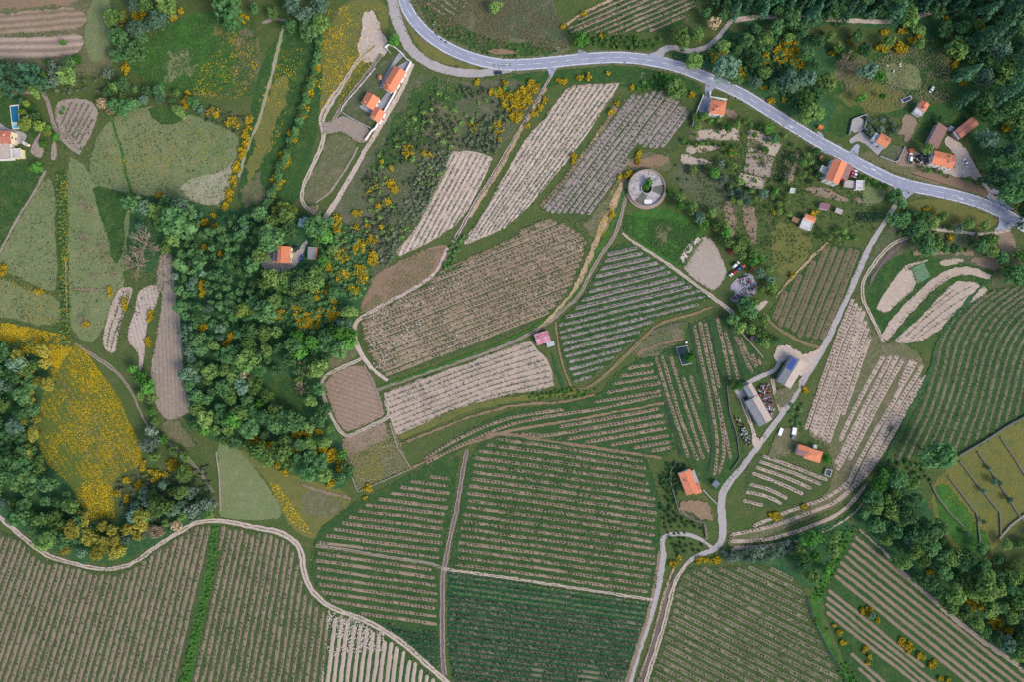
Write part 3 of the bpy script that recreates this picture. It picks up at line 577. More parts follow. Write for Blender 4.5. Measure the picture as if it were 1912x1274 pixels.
track([(1378, 738), (1386, 750), (1396, 780), (1406, 805), (1414, 838)], 7, 'track', 'rough', 0.25, name='lane')
patch('yard', [(1366, 725), (1392, 718), (1400, 726), (1390, 745), (1376, 740)], 'gravel', amp=0.4)
patch('dirt_clearing', [(1404, 806), (1416, 822), (1428, 812), (1424, 830), (1412, 842), (1402, 830)], 'track', amp=0.4)
patch('dirt_clearing', [(1442, 735), (1475, 720), (1498, 712), (1470, 758), (1452, 762)], 'rough', amp=0.5)
patch('scrap_yard', [(1412, 722), (1434, 714), (1438, 740), (1448, 768), (1440, 785), (1428, 760)], 'track_dark', amp=0.8)
patch('dirt_clearing', [(1264, 940), (1290, 930), (1312, 938), (1330, 960), (1328, 975), (1300, 965), (1270, 955)], 'track_brown', amp=1.5, label='brown earth terrace below the orange roofed cottage')
ribbon('bank', [(1264, 950), (1290, 968), (1316, 978), (1320, 1008)], (4, 4, 5, 6), 'soil_brown', amp=0.4)
patch('dirt_clearing', [(1456, 800), (1490, 800), (1490, 835), (1470, 850), (1432, 860), (1440, 830)], 'rough', amp=0.7)
patch('yard', [(0, 228), (14, 238), (38, 246), (52, 250), (46, 264), (30, 270), (26, 258), (8, 246), (-40, 240), (-40, 225)], 'gravel', amp=0.3, label='paved drive of the house with the pool')
patch('yard', [(78, 244), (70, 252), (60, 270), (56, 286), (74, 296), (80, 292), (84, 278), (72, 272), (74, 256)], 'soil_mauve', amp=0.3)
patch('yard', [(98, 264), (106, 264), (108, 296), (100, 300), (95, 296)], 'soil_mauve', amp=0.2)
patch('garden', [(-60, 178), (70, 180), (80, 240), (60, 262), (40, 240), (0, 226), (-60, 222)], 'lush', amp=0.5, label='pool garden of the house at the left edge')

# ------------------------------------------------------------------ row crops
def leaf_quads(C, size, up=0.6, r=None):
    """quads at centres C (n,3) with sizes (n,), facing mostly up"""
    r = r or rng; n = len(C)
    nrm = r.normal(size=(n, 3)); nrm /= np.linalg.norm(nrm, axis=1)[:, None]+1e-9
    nrm[:, 2] = np.abs(nrm[:, 2])+up; nrm /= np.linalg.norm(nrm, axis=1)[:, None]
    a = r.normal(size=(n, 3)); t = np.cross(nrm, a); t /= np.linalg.norm(t, axis=1)[:, None]+1e-9
    b = np.cross(nrm, t); s = np.asarray(size)[:, None]*.5; k = (0.7+0.6*r.random((n, 1)))
    V = np.stack([C-t*s-b*s*k, C+t*s-b*s*k*.8, C+t*s*.9+b*s*k, C-t*s*.8+b*s*k], 1).reshape(-1, 3)
    F = np.arange(4*n).reshape(-1, 4)
    return V, F

def make_row(P, bedw, bed, vine, label, group, name, sp=2.0, k=6, leaf=0.45, vh=0.9, drop=0.1, spread=0.2, bedh=0.1, amp=0.2):
    """one planted row along world polyline P: a low soil bed and the plants on it"""
    if bed:
        V, F = ribbon_np(P, bedw*S, amp, 0.9, BEDZ, bedh, taper=True)
        o = obj(name, mesh_np(name, V, F, (G[bed],)))
    else:
        o = None
    if vine:
        Q = resample(P, sp*.5)[1:-1:2]; n = len(Q)
        keep = (rng.random(n) > drop) & (vnoise(Q[:, 0]*.07, Q[:, 1]*.07) > 0.12)
        Q = Q[keep]; n = len(Q)
        if n:
            T = (P[-1]-P[0])/np.hypot(*(P[-1]-P[0])); Nn = np.array([-T[1], T[0]])
            base = np.repeat(Q, k, 0)
            C = base+T*rng.normal(0, spread*1.2, (n*k, 1))+Nn*rng.normal(0, spread, (n*k, 1))
            C3 = np.c_[C, 0.28+vh*rng.random(n*k)**.8]
            V, F = leaf_quads(C3, leaf*(0.65+0.7*rng.random(n*k)))
            me = mesh_np('vines', V, F, (LM[vine],), rnd=np.repeat(rng.random(n), k)*.6+rng.random(n*k)*.4)
            if o: tag(obj('vines', me, o), kind='stuff')
            else: o = obj(name, me)
    if o: tag(o, label, 'crop row' if name != 'vine_row' else 'vine row', group)
    return o

ROWS = 0
ORD = 'first second third fourth fifth sixth seventh eighth ninth tenth eleventh twelfth'.split()
def ordinal(k): return ORD[k] if k < 12 else f"{k+1}{'th' if (k+1) % 10 > 3 or (k+1)//10 == 1 or (k+1) % 10 == 0 else ('st', 'nd', 'rd')[(k+1) % 10-1]}"
def which(base, k, side):
    for w_ in (' row', ' stripe', ' line'):
        if w_ in base: return f'{ordinal(k)} '+base.replace(w_, f'{w_} from the {side}', 1)
    return base
FW, FH = 956*S, 637*S
def in_frame(P): return bool(np.any((np.abs(P[:, 0]) < FW) & (np.abs(P[:, 1]) < FH)))
def rows(gA, gB, n, poly, bedw, bed, vine, label, group=None, name='vine_row', i0=0, i1=None, minlen=4.0, wob=0.3, **kw):
    global ROWS
    A = resample(chaikin(W(gA), False, 2), 1.0); B = resample(chaikin(W(gB), False, 2), 1.0)
    m = max(len(A), len(B)); t = np.linspace(0, 1, m)
    def rs(P):
        u = np.linspace(0, 1, len(P)); return np.stack([np.interp(t, u, P[:, 0]), np.interp(t, u, P[:, 1])], 1)
    A, B = rs(A), rs(B); PW = W(poly)
    dv = B[m//2]-A[m//2]; side = 'left' if abs(dv[0]) > abs(dv[1]) else 'top'; cnt = 0
    for i in range(i0, n if i1 is None else i1):
        f = i/max(1, n-1); P = A*(1-f)+B*f
        ph = rng.random()*50
        P = P+np.stack([(vnoise(P[:, 0]*.05+ph, P[:, 1]*.05)-.5), (vnoise(P[:, 0]*.05, P[:, 1]*.05+ph)-.5)], 1)*2*wob
        m_ = inpoly(P, PW)
        j = 0
        while j < len(P):
            if not m_[j]: j += 1; continue
            e = j
            while e+1 < len(P) and m_[e+1]: e += 1
            a = j+int(rng.integers(0, 2)); b = e-int(rng.integers(0, 2))
            if b-a > 3 and np.hypot(*(P[b]-P[a])) > minlen:
                vis = in_frame(P[a:b+1])
                make_row(P[a:b+1], bedw*(0.9+.2*rng.random()), bed, vine, which(label, cnt, side) if vis else label, group or label, name, **kw); ROWS += 1; cnt += vis
            j = e+1

def free_rows(lines, bedw, bed, vine, label, group=None, name='vine_row', org=(0, 0), sc=1.0, **kw):
    global ROWS
    LS = [np.asarray(l, float)/sc+np.array(org) for l in lines]
    M = np.array([l.mean(0) for l in LS]); ax = 0 if np.ptp(M[:, 0]) > np.ptp(M[:, 1]) else 1
    LS = [LS[i] for i in np.argsort(M[:, ax])]
    for q, L in enumerate(LS):
        make_row(resample(chaikin(W(L), False, 2), 1.0), bedw, bed, vine, which(label, q, 'left' if ax == 0 else 'top') if len(LS) > 1 else label, group or label, name, **kw); ROWS += 1

# A, B: lower left vineyards either side of the green strip
pA = [(-100, 925), (0, 992), (40, 1010), (75, 1046), (108, 1050), (155, 1064), (190, 1071), (220, 1070), (256, 1058), (296, 1028), (332, 1004), (368, 983), (393, 978), (390, 1035), (377, 1100), (360, 1180), (336, 1290), (330, 1330), (-100, 1330)]
patch('vineyard_grass', pA, 'vinegrass_dull', amp=0.4, smooth=0, label='grass floor of the lower left vineyard')
rows([(70, 950), (-63, 1340)], [(396, 960), (308, 1340)], 30, pA, 6.6, 'bed_pink', 'vine', 'long vine row on brown soil in the lower left vineyard', i0=-9, sp=2.2, k=4, spread=.2, drop=.4)
pB = [(410, 980), (480, 994), (512, 999), (540, 1012), (555, 1030), (558, 1064), (572, 1104), (598, 1133), (622, 1146), (617, 1170), (605, 1240), (596, 1330), (344, 1330), (356, 1270), (380, 1180), (398, 1090), (408, 1030)]
patch('vineyard_grass', pB, 'vinegrass_dull', amp=0.4, smooth=0, label='grass floor of the vineyard right of the green strip')
rows([(420, 980), (337, 1340)], [(636, 980), (590, 1340)], 20, pB, 6.0, 'bed_pink', 'vine', 'vine row on brown soil between green strip and pale rows', sp=2.2, k=4, spread=.2, drop=.4)
pC = [(617, 1146), (660, 1160), (700, 1178), (738, 1202), (772, 1232), (805, 1262), (850, 1300), (870, 1330), (590, 1330), (604, 1240)]
patch('vineyard_grass', pC, 'vinegrass', amp=0.4, smooth=0, label='grass between the pale rows at the lower edge')
rows([(616, 1140), (593, 1330)], [(812, 1140), (789, 1330)], 17, pC, 7.0, 'bed_pale', None, 'pale bare soil row at the lower edge beside the winding track', name='soil_row', i1=22)
# D: left of the central brown track
pD1 = [(846, 866), (842, 900), (838, 950), (828, 1010), (822, 1047), (730, 1037), (654, 1024), (592, 1013), (604, 996), (640, 972), (670, 950), (727, 918), (770, 893), (812, 888)]
patch('vineyard_grass', [(858, 855), (846, 950), (822, 1060), (585, 1020), (600, 985), (660, 940), (720, 910), (800, 870)], 'vinegrass', amp=0.4, smooth=0, label='grass of the vineyard left of the central brown track, upper part')
rows([(590, 850), (860, 884)], [(590, 1012), (860, 1047)], 13, pD1, 5.6, 'bed', 'vine', 'vine row above the short cross track left of centre', sp=2.0, k=6, spread=.16)
pD2 = [(588, 1027), (700, 1045), (800, 1062), (818, 1068), (820, 1180), (760, 1172), (690, 1152), (620, 1130), (590, 1100), (586, 1060)]
patch('vineyard_grass', [(585, 1025), (818, 1062), (820, 1262), (780, 1222), (740, 1190), (690, 1160), (630, 1136), (590, 1100), (578, 1070)], 'vinegrass', amp=0.4, smooth=0, label='grass of the vineyard left of the central brown track, lower part')
rows([(588, 1033), (820, 1067)], [(588, 1133), (820, 1167)], 8, pD2, 5.8, 'bed', 'vine', 'vine row below the short cross track left of centre', sp=2.0, k=6, spread=.16)
pD3 = [(705, 1160), (760, 1176), (818, 1180), (818, 1250), (790, 1225), (750, 1190)]
patch('vineyard_grass', pD3, 'vinegrass_dark', amp=0.6)
rows([(690, 1160), (818, 1184)], [(690, 1224), (818, 1248)], 8, pD3, 2.4, 'bed_dusk', 'vinedark', 'dark leafy vine row in the small corner above the winding track', sp=.9, k=6, spread=.4)
# E: central lower vineyard
pE = [(927, 816), (1000, 826), (1100, 842), (1201, 857), (1212, 890), (1224, 930), (1228, 970), (1222, 1010), (1228, 1035), (1218, 1100), (1212, 1110), (1080, 1092), (960, 1074), (846, 1056), (850, 1020), (866, 940), (875, 880), (882, 850), (905, 830)]
patch('vineyard_grass', [(905, 815), (1000, 815), (1205, 850), (1235, 935), (1232, 1030), (1222, 1116), (1080, 1096), (838, 1060), (858, 960), (872, 870)], 'vinegrass', amp=0.4, smooth=0, label='grass of the central lower vineyard')
rows([(830, 807), (1030, 834), (1240, 868)], [(830, 1051), (1030, 1079), (1240, 1110)], 19, pE, 5.6, 'bed', 'vine', 'long vine row in the central lower vineyard above the cross track', i1=21, sp=2.0, k=6, spread=.16)
ribbon('path', [(905, 812), (940, 810), (1050, 828), (1150, 843), (1235, 856)], (5, 5, 5, 6, 4), 'soil_red', amp=0.4)
# F: dark green vineyard
pF = [(836, 1068), (960, 1086), (1080, 1105), (1214, 1126), (1206, 1150), (1190, 1200), (1170, 1274), (1150, 1330), (870, 1330), (845, 1274), (836, 1200)]
patch('vineyard_grass', pF, 'vinegrass_dark', amp=0.4, smooth=0, label='floor of the dark green vineyard at the lower edge')
rows([(835, 1074), (1240, 1131)], [(835, 1300), (1240, 1357)], 23, pF, 5.0, 'bed_dusk', 'vinedark', 'dense dark vine row in the dark vineyard at the lower edge', i0=4, i1=26, sp=.9, k=5, spread=.42, leaf=.48, drop=.1)
rows([(835, 1074), (1240, 1131)], [(835, 1300), (1240, 1357)], 23, pF, 4.0, 'bed_dusk', 'vinelush', 'bright green leafy row just below the straight cross track', i1=4, sp=.9, k=5, spread=.5, leaf=.48, drop=.15)
# G: lower right vineyard
pG = [(1284, 1064), (1300, 1058), (1350, 1060), (1420, 1056), (1455, 1066), (1500, 1095), (1506, 1130), (1520, 1180), (1550, 1230), (1580, 1285), (1600, 1330), (1194, 1330), (1210, 1280), (1230, 1215), (1245, 1162), (1256, 1115), (1270, 1082)]
patch('vineyard_grass', pG, 'vinegrass_dull', amp=0.4, smooth=0, label='grass of the vineyard right of the lower tracks')
rows([(1180, 936), (1620, 1152)], [(1180, 1263), (1620, 1501)], 23, pG, 6.6, 'bed_green', 'vine', 'slanting vine row in the vineyard right of the lower tracks', i1=27, sp=2.0, k=6, spread=.16)
ribbon('path', [(1506, 1115), (1518, 1160), (1545, 1215), (1580, 1270), (1600, 1320)], 5, 'ditch', amp=0.4)
# H: far lower right vineyard
pH = [(1602, 988), (1625, 1012), (1665, 1045), (1700, 1082), (1740, 1118), (1790, 1165), (1850, 1215), (1912, 1255), (1990, 1310), (1990, 1330), (1800, 1330), (1720, 1248), (1640, 1160), (1554, 1074), (1572, 1040)]
patch('vineyard_grass', [(1602, 985), (1700, 1082), (1912, 1250), (2000, 1320), (1640, 1340), (1580, 1240), (1540, 1150), (1538, 1110), (1556, 1070)], 'vinegrass', amp=0.5, smooth=0, label='grass of the slanting vineyard in the lower right corner')
rows([(1540, 942), (1990, 1302)], [(1540, 1060), (1990, 1420)], 8, pH, 6.2, 'bed_pink', None, 'long bare soil row right of the broom in the lower right', name='soil_row')
pH2 = [(1545, 1098), (1620, 1155), (1720, 1240), (1810, 1330), (1640, 1330), (1590, 1250), (1540, 1160), (1538, 1115)]
rows([(1530, 1090), (1830, 1330)], [(1530, 1132), (1830, 1372)], 4, pH2, 6.2, 'bed_pink', None, 'bare soil row between the broom strip and the green ditch bank', name='soil_row')
free_rows([[(1588, 1220), (1650, 1275), (1690, 1310)], [(1602, 1247), (1660, 1300)]], 6, 'bed_pink', None, 'short bare soil row beside the green bank at the lower edge', name='soil_row')
ribbon('path', [(1604, 990), (1650, 1030), (1700, 1085), (1780, 1155), (1850, 1210), (1920, 1255)], (3, 4, 7, 9, 8, 8), 'soil_mauve', amp=0.4)
# I: big central vineyard
pI = [(672, 597), (690, 586), (735, 563), (790, 535), (825, 508), (850, 500), (920, 465), (1000, 412), (1030, 406), (1060, 420), (1085, 432), (1098, 452), (1090, 480), (1075, 520), (1055, 550), (1040, 570), (1020, 588), (960, 622), (860, 660), (760, 696), (722, 706), (700, 684), (686, 655), (675, 630)]
patch('vineyard_grass', pI, 'vinegrass_dull', amp=0.4, smooth=0, label='grass between the rows of the big central vineyard')
rows([(650, 576), (1115, 396)], [(650, 728), (1115, 547)], 17, pI, 7.4, 'bed_brown', 'vine', 'slanting vine row on brown soil in the big central vineyard', i0=-2, sp=2.0, k=5, spread=.16, drop=.25)
# J: pale planted field
pJ = [(717, 735), (760, 716), (860, 684), (960, 645), (990, 636), (1004, 652), (1022, 669), (1032, 696), (1036, 722), (1006, 730), (956, 736), (900, 752), (800, 794), (750, 815), (739, 811), (728, 780)]
patch('tilled_plot', pJ, 'bed_pale', amp=0.4, smooth=0, label='pale field with thin planting lines')
rows([(710, 738), (1000, 632)], [(735, 822), (900, 755), (960, 738), (1045, 722)], 10, pJ, 1.3, 'bed_dusk', 'grasstuft', 'thin green planting line in the pale field beside the magenta shed', name='crop_row', sp=1.4, k=3, drop=.45, leaf=.5, bedh=.02, amp=.15)
# K: vineyard right of the track
pK = [(1177, 452), (1142, 461), (1119, 496), (1104, 531), (1082, 561), (1064, 581), (1041, 600), (1044, 638), (1052, 664), (1064, 706), (1070, 714), (1096, 712), (1119, 692), (1139, 680), (1154, 662), (1172, 647), (1190, 634), (1202, 614), (1228, 594), (1283, 582), (1315, 561), (1330, 556), (1303, 537), (1275, 519), (1232, 490), (1200, 468)]
patch('vineyard_grass', pK, 'vinegrass', amp=0.4, smooth=0, label='grass of the leafy vineyard below the straight track')
rows([(1030, 485), (1340, 417)], [(1030, 724), (1340, 640)], 20, pK, 6.2, 'bed_grey', 'vine', 'vine row on greyish soil just below the pale straight track', i1=10, sp=1.3, k=4)
rows([(1030, 485), (1340, 417)], [(1030, 724), (1340, 640)], 20, pK, 5.4, 'bed_grey', 'vinelush', 'leafy green vine row right of the magenta roofed shed', i0=10, sp=1.0, k=4, spread=.6, leaf=.45)
ribbon('path', [(1037, 600), (1041, 640), (1052, 690), (1066, 722)], (4, 3, 3, 4), 'track_brown', amp=0.2)
ribbon('ditch', [(1030, 660), (1040, 690), (1052, 726)], (4, 6, 6), 'undergrowth', amp=0.4)
track([(1068, 728), (1095, 728), (1125, 706), (1160, 672), (1200, 632), (1230, 602), (1290, 588), (1330, 572)], (5, 5, 6, 6, 5, 5, 4), 'track_brown', 'olive', 0.3, label='brown track curving below the leafy vineyard')
# L: terraced rows
ribbon('grass_bank', [(745, 818), (800, 794), (880, 760), (960, 745), (1060, 738), (1100, 728)], (10, 12, 12, 10, 8, 6), 'olive', amp=0.6)
ribbon('bank', [(748, 830), (810, 806), (880, 778), (960, 756), (1050, 752), (1110, 738)], (5, 4, 4, 4, 4, 3), 'soil_red', amp=0.5)
patch('vineyard_grass', [(780, 876), (840, 822), (900, 790), (960, 766), (1060, 755), (1120, 738), (1140, 710), (1175, 680), (1225, 658), (1240, 735), (1262, 850), (1220, 855), (1100, 836), (1000, 818), (930, 806), (880, 830), (800, 880)], 'vinegrass', amp=0.4, label='grass terraces of the short rows in the middle')
free_rows([[(792, 858), (842, 827), (905, 797), (958, 779), (1006, 772), (1054, 765)], [(794, 867), (855, 834), (918, 807), (958, 791), (1031, 777), (1107, 767), (1182, 750), (1235, 738)]], 5.5, 'bed', 'vine', 'long curving vine row on the narrow middle terrace', sp=2.0, k=6, spread=.16)
free_rows([[(1109, 751), (1170, 743), (1234, 730)], [(1132, 734), (1234, 716)], [(1143, 718), (1229, 704)], [(1157, 704), (1221, 694)], [(1171, 689), (1220, 680)]], 5.5, 'bed', 'vine', 'short vine row on the upper terrace left of steep rows', sp=2.0, k=6, spread=.16)
ribbon('path', [(770, 874), (820, 850), (880, 828), (956, 803), (1056, 788), (1150, 770), (1240, 753)], (4, 4, 5, 5, 4, 4, 4), 'track_brown', amp=0.4, label='brown terrace path')
free_rows([[(1044, 798), (1130, 783), (1230, 764)], [(971, 811), (995, 812), (1014, 816), (1130, 796), (1240, 775)], [(1059, 821), (1150, 805), (1242, 788)], [(1092, 827), (1245, 800)], [(1139, 832), (1249, 814)], [(1181, 838), (1252, 826)], [(1215, 843), (1254, 837)]], 6, 'bed', 'vine', 'tapering vine row in the wedge above the central lower vineyard', sp=2.0, k=6, spread=.16)
patch('bare_ground', [(1180, 650), (1215, 625), (1275, 612), (1280, 630), (1230, 655), (1185, 668)], 'rough', amp=1.8)
ribbon('bank', [(1188, 662), (1220, 645), (1278, 632)], 4, 'soil_red', amp=.6)
ribbon('bank', [(1215, 622), (1245, 610), (1280, 603)], 8, 'scrub', amp=0.6)
# M: steep rows left of the barns
patch('vineyard_grass', [(1222, 660), (1275, 640), (1285, 605), (1340, 586), (1360, 590), (1400, 640), (1432, 690), (1390, 715), (1360, 720), (1362, 780), (1400, 850), (1370, 890), (1340, 925), (1310, 900), (1290, 870), (1262, 850), (1240, 740)], 'vinegrass', amp=0.5, label='grass of the steep rows left of the barns')
free_rows([[(95, 340), (150, 520), (200, 680), (260, 860), (340, 1100)], [(140, 330), (210, 560), (270, 780), (340, 960), (410, 1120)], [(205, 330), (270, 560), (330, 740), (400, 970), (455, 1110)], [(300, 490), (360, 680), (430, 880), (490, 1060)], [(350, 480), (420, 690)], [(380, 95), (420, 300), (480, 560), (540, 850), (560, 1050), (530, 1230)], [(425, 80), (470, 300), (530, 560), (590, 850), (610, 1080), (560, 1220)], [(460, 80), (510, 300), (570, 580)], [(555, 640), (610, 900), (655, 1110)], [(550, 40), (600, 250), (650, 520)], [(610, 150), (660, 330), (710, 520)], [(690, 180), (760, 360), (820, 470)], [(725, 200), (780, 330), (850, 430)], [(810, 310), (850, 420)], [(855, 350), (875, 410)]],
          5.6, 'bed', 'vine', 'steep vine row on the terraces left of the barns', org=(1200, 580), sc=3.982, sp=2.0, k=6, spread=.16)
for l in ([(345, 90), (390, 330), (440, 560), (500, 880), (520, 1050), (480, 1200)], [(490, 60), (545, 330), (600, 560), (625, 740), (700, 960), (720, 1100)], [(165, 690), (215, 870), (280, 1070)], [(640, 110), (700, 330), (750, 500)]):
    ribbon('ditch', np.asarray(l, float)/3.982+np.array((1200, 580)), 3, 'ditch', amp=0.4)  # dark ribbons: the shade beside the terrace walls put in as colour
# N: vineyard left of the farm road
pN = [(1533, 470), (1545, 456), (1612, 464), (1592, 522), (1560, 590), (1535, 640), (1505, 636), (1470, 620), (1437, 600), (1432, 590), (1450, 560), (1475, 530), (1500, 502)]
patch('vineyard_grass', pN, 'vinegrass', amp=0.5, smooth=0, label='grass of the vineyard left of the farm road')
rows([(1508, 440), (1420, 660)], [(1612, 440), (1524, 660)], 8, pN, 10.2, 'bed_umber', 'vine', 'vine row on dark soil left of the upper farm road', i0=-3, sp=1.4, k=2, drop=.3)
ribbon('bank', [(1545, 452), (1520, 475), (1495, 500), (1470, 528), (1448, 555)], (3, 4, 4, 4, 3), 'orange_bank', amp=0.5)
track([(1425, 585), (1440, 605), (1470, 625), (1500, 642), (1530, 650)], 5, 'track_brown', 'olive', 0.3)
# O, P, Q: pale rows right of the farm road
pO = [(1498, 806), (1505, 780), (1556, 630), (1592, 545), (1612, 575), (1622, 600), (1630, 640), (1622, 660), (1575, 775), (1562, 800), (1552, 832), (1530, 824), (1512, 814)]
patch('vineyard_grass', [(1496, 810), (1600, 545), (1640, 640), (1700, 645), (1730, 680), (1700, 740), (1640, 840), (1600, 920), (1540, 960), (1360, 1030), (1362, 1000), (1500, 960), (1560, 900), (1548, 835)], 'rough', amp=0.6, label='grass between the pale rows right of the farm road')
rows([(1600, 538), (1561, 634), (1499, 820)], [(1664, 530), (1622, 634), (1552, 840)], 7, pO, 8.4, 'bed_pale', 'vinebud', 'pale soil row with small vines right of the farm road', sp=2.0, k=5, spread=.15, drop=.1)
free_rows([[(870, 110), (690, 430), (540, 750)], [(920, 110), (760, 430), (560, 830), (510, 920)], [(970, 110), (840, 370), (650, 720), (520, 970)], [(1080, 140), (980, 340)], [(1110, 150), (880, 560), (750, 770), (580, 1110)], [(1160, 180), (960, 500), (830, 720), (660, 1060)], [(1150, 280), (1020, 480), (920, 640)], [(900, 660), (800, 850), (700, 1030)], [(1010, 140), (900, 330), (760, 600), (610, 890)], [(1190, 260), (1040, 500), (920, 720), (760, 980), (620, 1110)]], 8.0, 'bed_pale', 'vinebud', 'pale terrace row with vines far right of the orange shed', org=(1432, 636), sc=3.981, sp=2.0, k=5, spread=.15)
free_rows([[(1600, 905), (1560, 940), (1515, 957), (1470, 974), (1432, 987), (1363, 1000)], [(1618, 905), (1575, 958), (1507, 987), (1432, 1010), (1363, 1012)], [(1584, 900), (1548, 930), (1500, 946), (1455, 962), (1405, 984)], [(1632, 902), (1592, 965), (1520, 1000), (1440, 1022), (1368, 1024)]], 6.5, 'bed_pale', 'vinebud', 'curved pale row sweeping round above the farm road bend', sp=2.0, k=5, spread=.15)
patch('vineyard_grass', [(1400, 850), (1440, 850), (1545, 890), (1540, 910), (1480, 950), (1400, 950), (1390, 900)], 'vinegrass_dull', amp=0.7, label='grass of the short pale rows below the orange roofed shed')
free_rows([[(1423, 852), (1482, 873), (1545, 898)], [(1416, 862), (1482, 884), (1534, 906)], [(1410, 873), (1470, 893), (1515, 914)], [(1404, 884), (1460, 905), (1500, 924)], [(1398, 905), (1430, 912), (1470, 932)], [(1392, 920), (1430, 926), (1460, 942)], [(1386, 935), (1425, 945)]], 6, 'bed_pale', 'vinebud', 'short pale row below the orange roofed shed', sp=2.0, k=5, spread=.15)
# R: dim terrace rows at the right edge
pR = [(1745, 640), (1775, 590), (1820, 560), (1870, 535), (1990, 520), (1990, 740), (1912, 772), (1840, 815), (1790, 845), (1730, 850), (1690, 860), (1660, 870), (1700, 780), (1740, 700)]
patch('vineyard_grass', pR, 'vinegrass', amp=0.6, label='dim green terraces at the right edge')
rows([(1870, 522), (1795, 570), (1758, 630), (1748, 690), (1722, 770), (1672, 870)], [(2040, 545), (1960, 600), (1920, 670), (1905, 740), (1890, 800), (1872, 870)], 13, pR, 5.6, 'bed_dusk', 'vinedark', 'dim vine row on the green terraces at the right edge', i1=18, sp=1.4, k=3, spread=.45)
ribbon('ditch', [(1845, 520), (1790, 580), (1752, 630), (1738, 700), (1700, 760), (1660, 850), (1620, 920), (1570, 980), (1480, 1010)], (5, 6, 7, 7, 7, 7, 8, 6, 5), 'undergrowth', amp=0.8)
# S: walled grass terraces
patch('meadow', [(1735, 905), (1790, 852), (1840, 826), (1912, 782), (2020, 730), (2020, 1010), (1912, 990), (1870, 1000), (1845, 1050), (1800, 1040), (1760, 1000), (1740, 950)], 'olive', amp=1.2, label='olive green walled terraces at the right edge')
patch('meadow', [(1740, 910), (1768, 900), (1815, 960), (1850, 1020), (1830, 1050), (1790, 1020), (1755, 980)], 'bright', amp=1.2)
# T: pale striped fields
pT = [(1058, 166), (1075, 160), (1128, 155), (1158, 154), (1152, 166), (1108, 232), (1060, 298), (1010, 358), (985, 388), (945, 424), (905, 444), (866, 456), (874, 440), (913, 382), (934, 340), (976, 268), (1022, 212)]
patch('tilled_plot', pT, 'bed_plain', amp=0.4, smooth=0, label='pale soil of the long striped field')
rows([(1064, 150), (860, 464)], [(1166, 150), (948, 440)], 11, pT, 1.7, 'bed_green', 'grasstuft', 'thin green weed line in the long striped field below the road', name='crop_row', minlen=3, sp=1.0, k=3, leaf=.45, drop=.25, bedh=.02, amp=.3)
rows([(1069, 150), (864, 464)], [(1171, 150), (952, 440)], 11, pT, 2.6, 'soil_white', None, 'narrow whitish soil stripe in the long striped field below the road', name='soil_row', minlen=3, bedh=.05, amp=.3)
pT2 = [(846, 282), (880, 282), (922, 293), (905, 330), (880, 380), (850, 422), (800, 453), (745, 478), (742, 468), (768, 436), (800, 380), (822, 330)]
patch('tilled_plot', pT2, 'bed_plain', amp=0.4, smooth=0, label='pale soil of the small striped field')
rows([(846, 275), (738, 482)], [(926, 282), (825, 462)], 9, pT2, 1.8, 'bed_green', 'grasstuft', 'thin green weed line in the small striped field beside the scrub', name='crop_row', minlen=3, sp=1.1, k=3, leaf=.42, drop=.35, bedh=.02, amp=.3)
rows([(851, 275), (743, 482)], [(931, 282), (830, 462)], 9, pT2, 2.4, 'soil_white', None, 'narrow whitish soil stripe in the small field beside the scrub', name='soil_row', minlen=3, bedh=.05, amp=.3)
# U: greyish vineyard
pU = [(1165, 188), (1180, 173), (1235, 166), (1275, 190), (1292, 215), (1287, 250), (1256, 282), (1215, 276), (1188, 274), (1140, 347), (1102, 410), (1085, 418), (1050, 408), (1010, 392), (1062, 320), (1122, 245)]
patch('vineyard_grass', pU, 'vinegrass_dull', amp=0.4, smooth=0, label='grass between the rows of the grey brown vineyard')
rows([(1182, 165), (1005, 400)], [(1316, 165), (1142, 400)], 13, pU, 7.0, 'bed_grey', 'grasstuft', 'vine row on grey brown soil left of the round tank', i0=-1, sp=2.4, k=5, leaf=.48, spread=.25, drop=.15)
# V: vineyards above the road
pV = [(1056, 52), (1080, 32), (1160, -10), (1200, -40), (1300, -40), (1300, 12), (1278, 38), (1255, 58), (1200, 60), (1130, 62), (1065, 64)]
patch('vineyard_grass', pV, 'vinegrass', amp=0.4, smooth=0, label='grass of the vineyard above the road')
rows([(1040, 52), (1320, -68)], [(1040, 131), (1320, 11)], 9, pV, 4.8, 'bed', 'vine', 'slanting vine row above the road at the top edge', i0=-3, sp=1.3, k=4)
ribbon('bank', [(1058, 46), (1085, 26), (1120, 10), (1160, -12)], 5, 'orange_bank', amp=0.5)
pV2 = [(780, -40), (786, -2), (800, 18), (835, 38), (850, 34), (880, 10), (900, -40)]
patch('vineyard_grass', pV2, 'vinegrass_dull', amp=0.4)
rows([(770, -16), (850, 42)], [(830, -40), (910, 18)], 6, pV2, 4.6, 'bed', 'vine', 'vine row in the small top plot inside the road bend', sp=1.3, k=3)
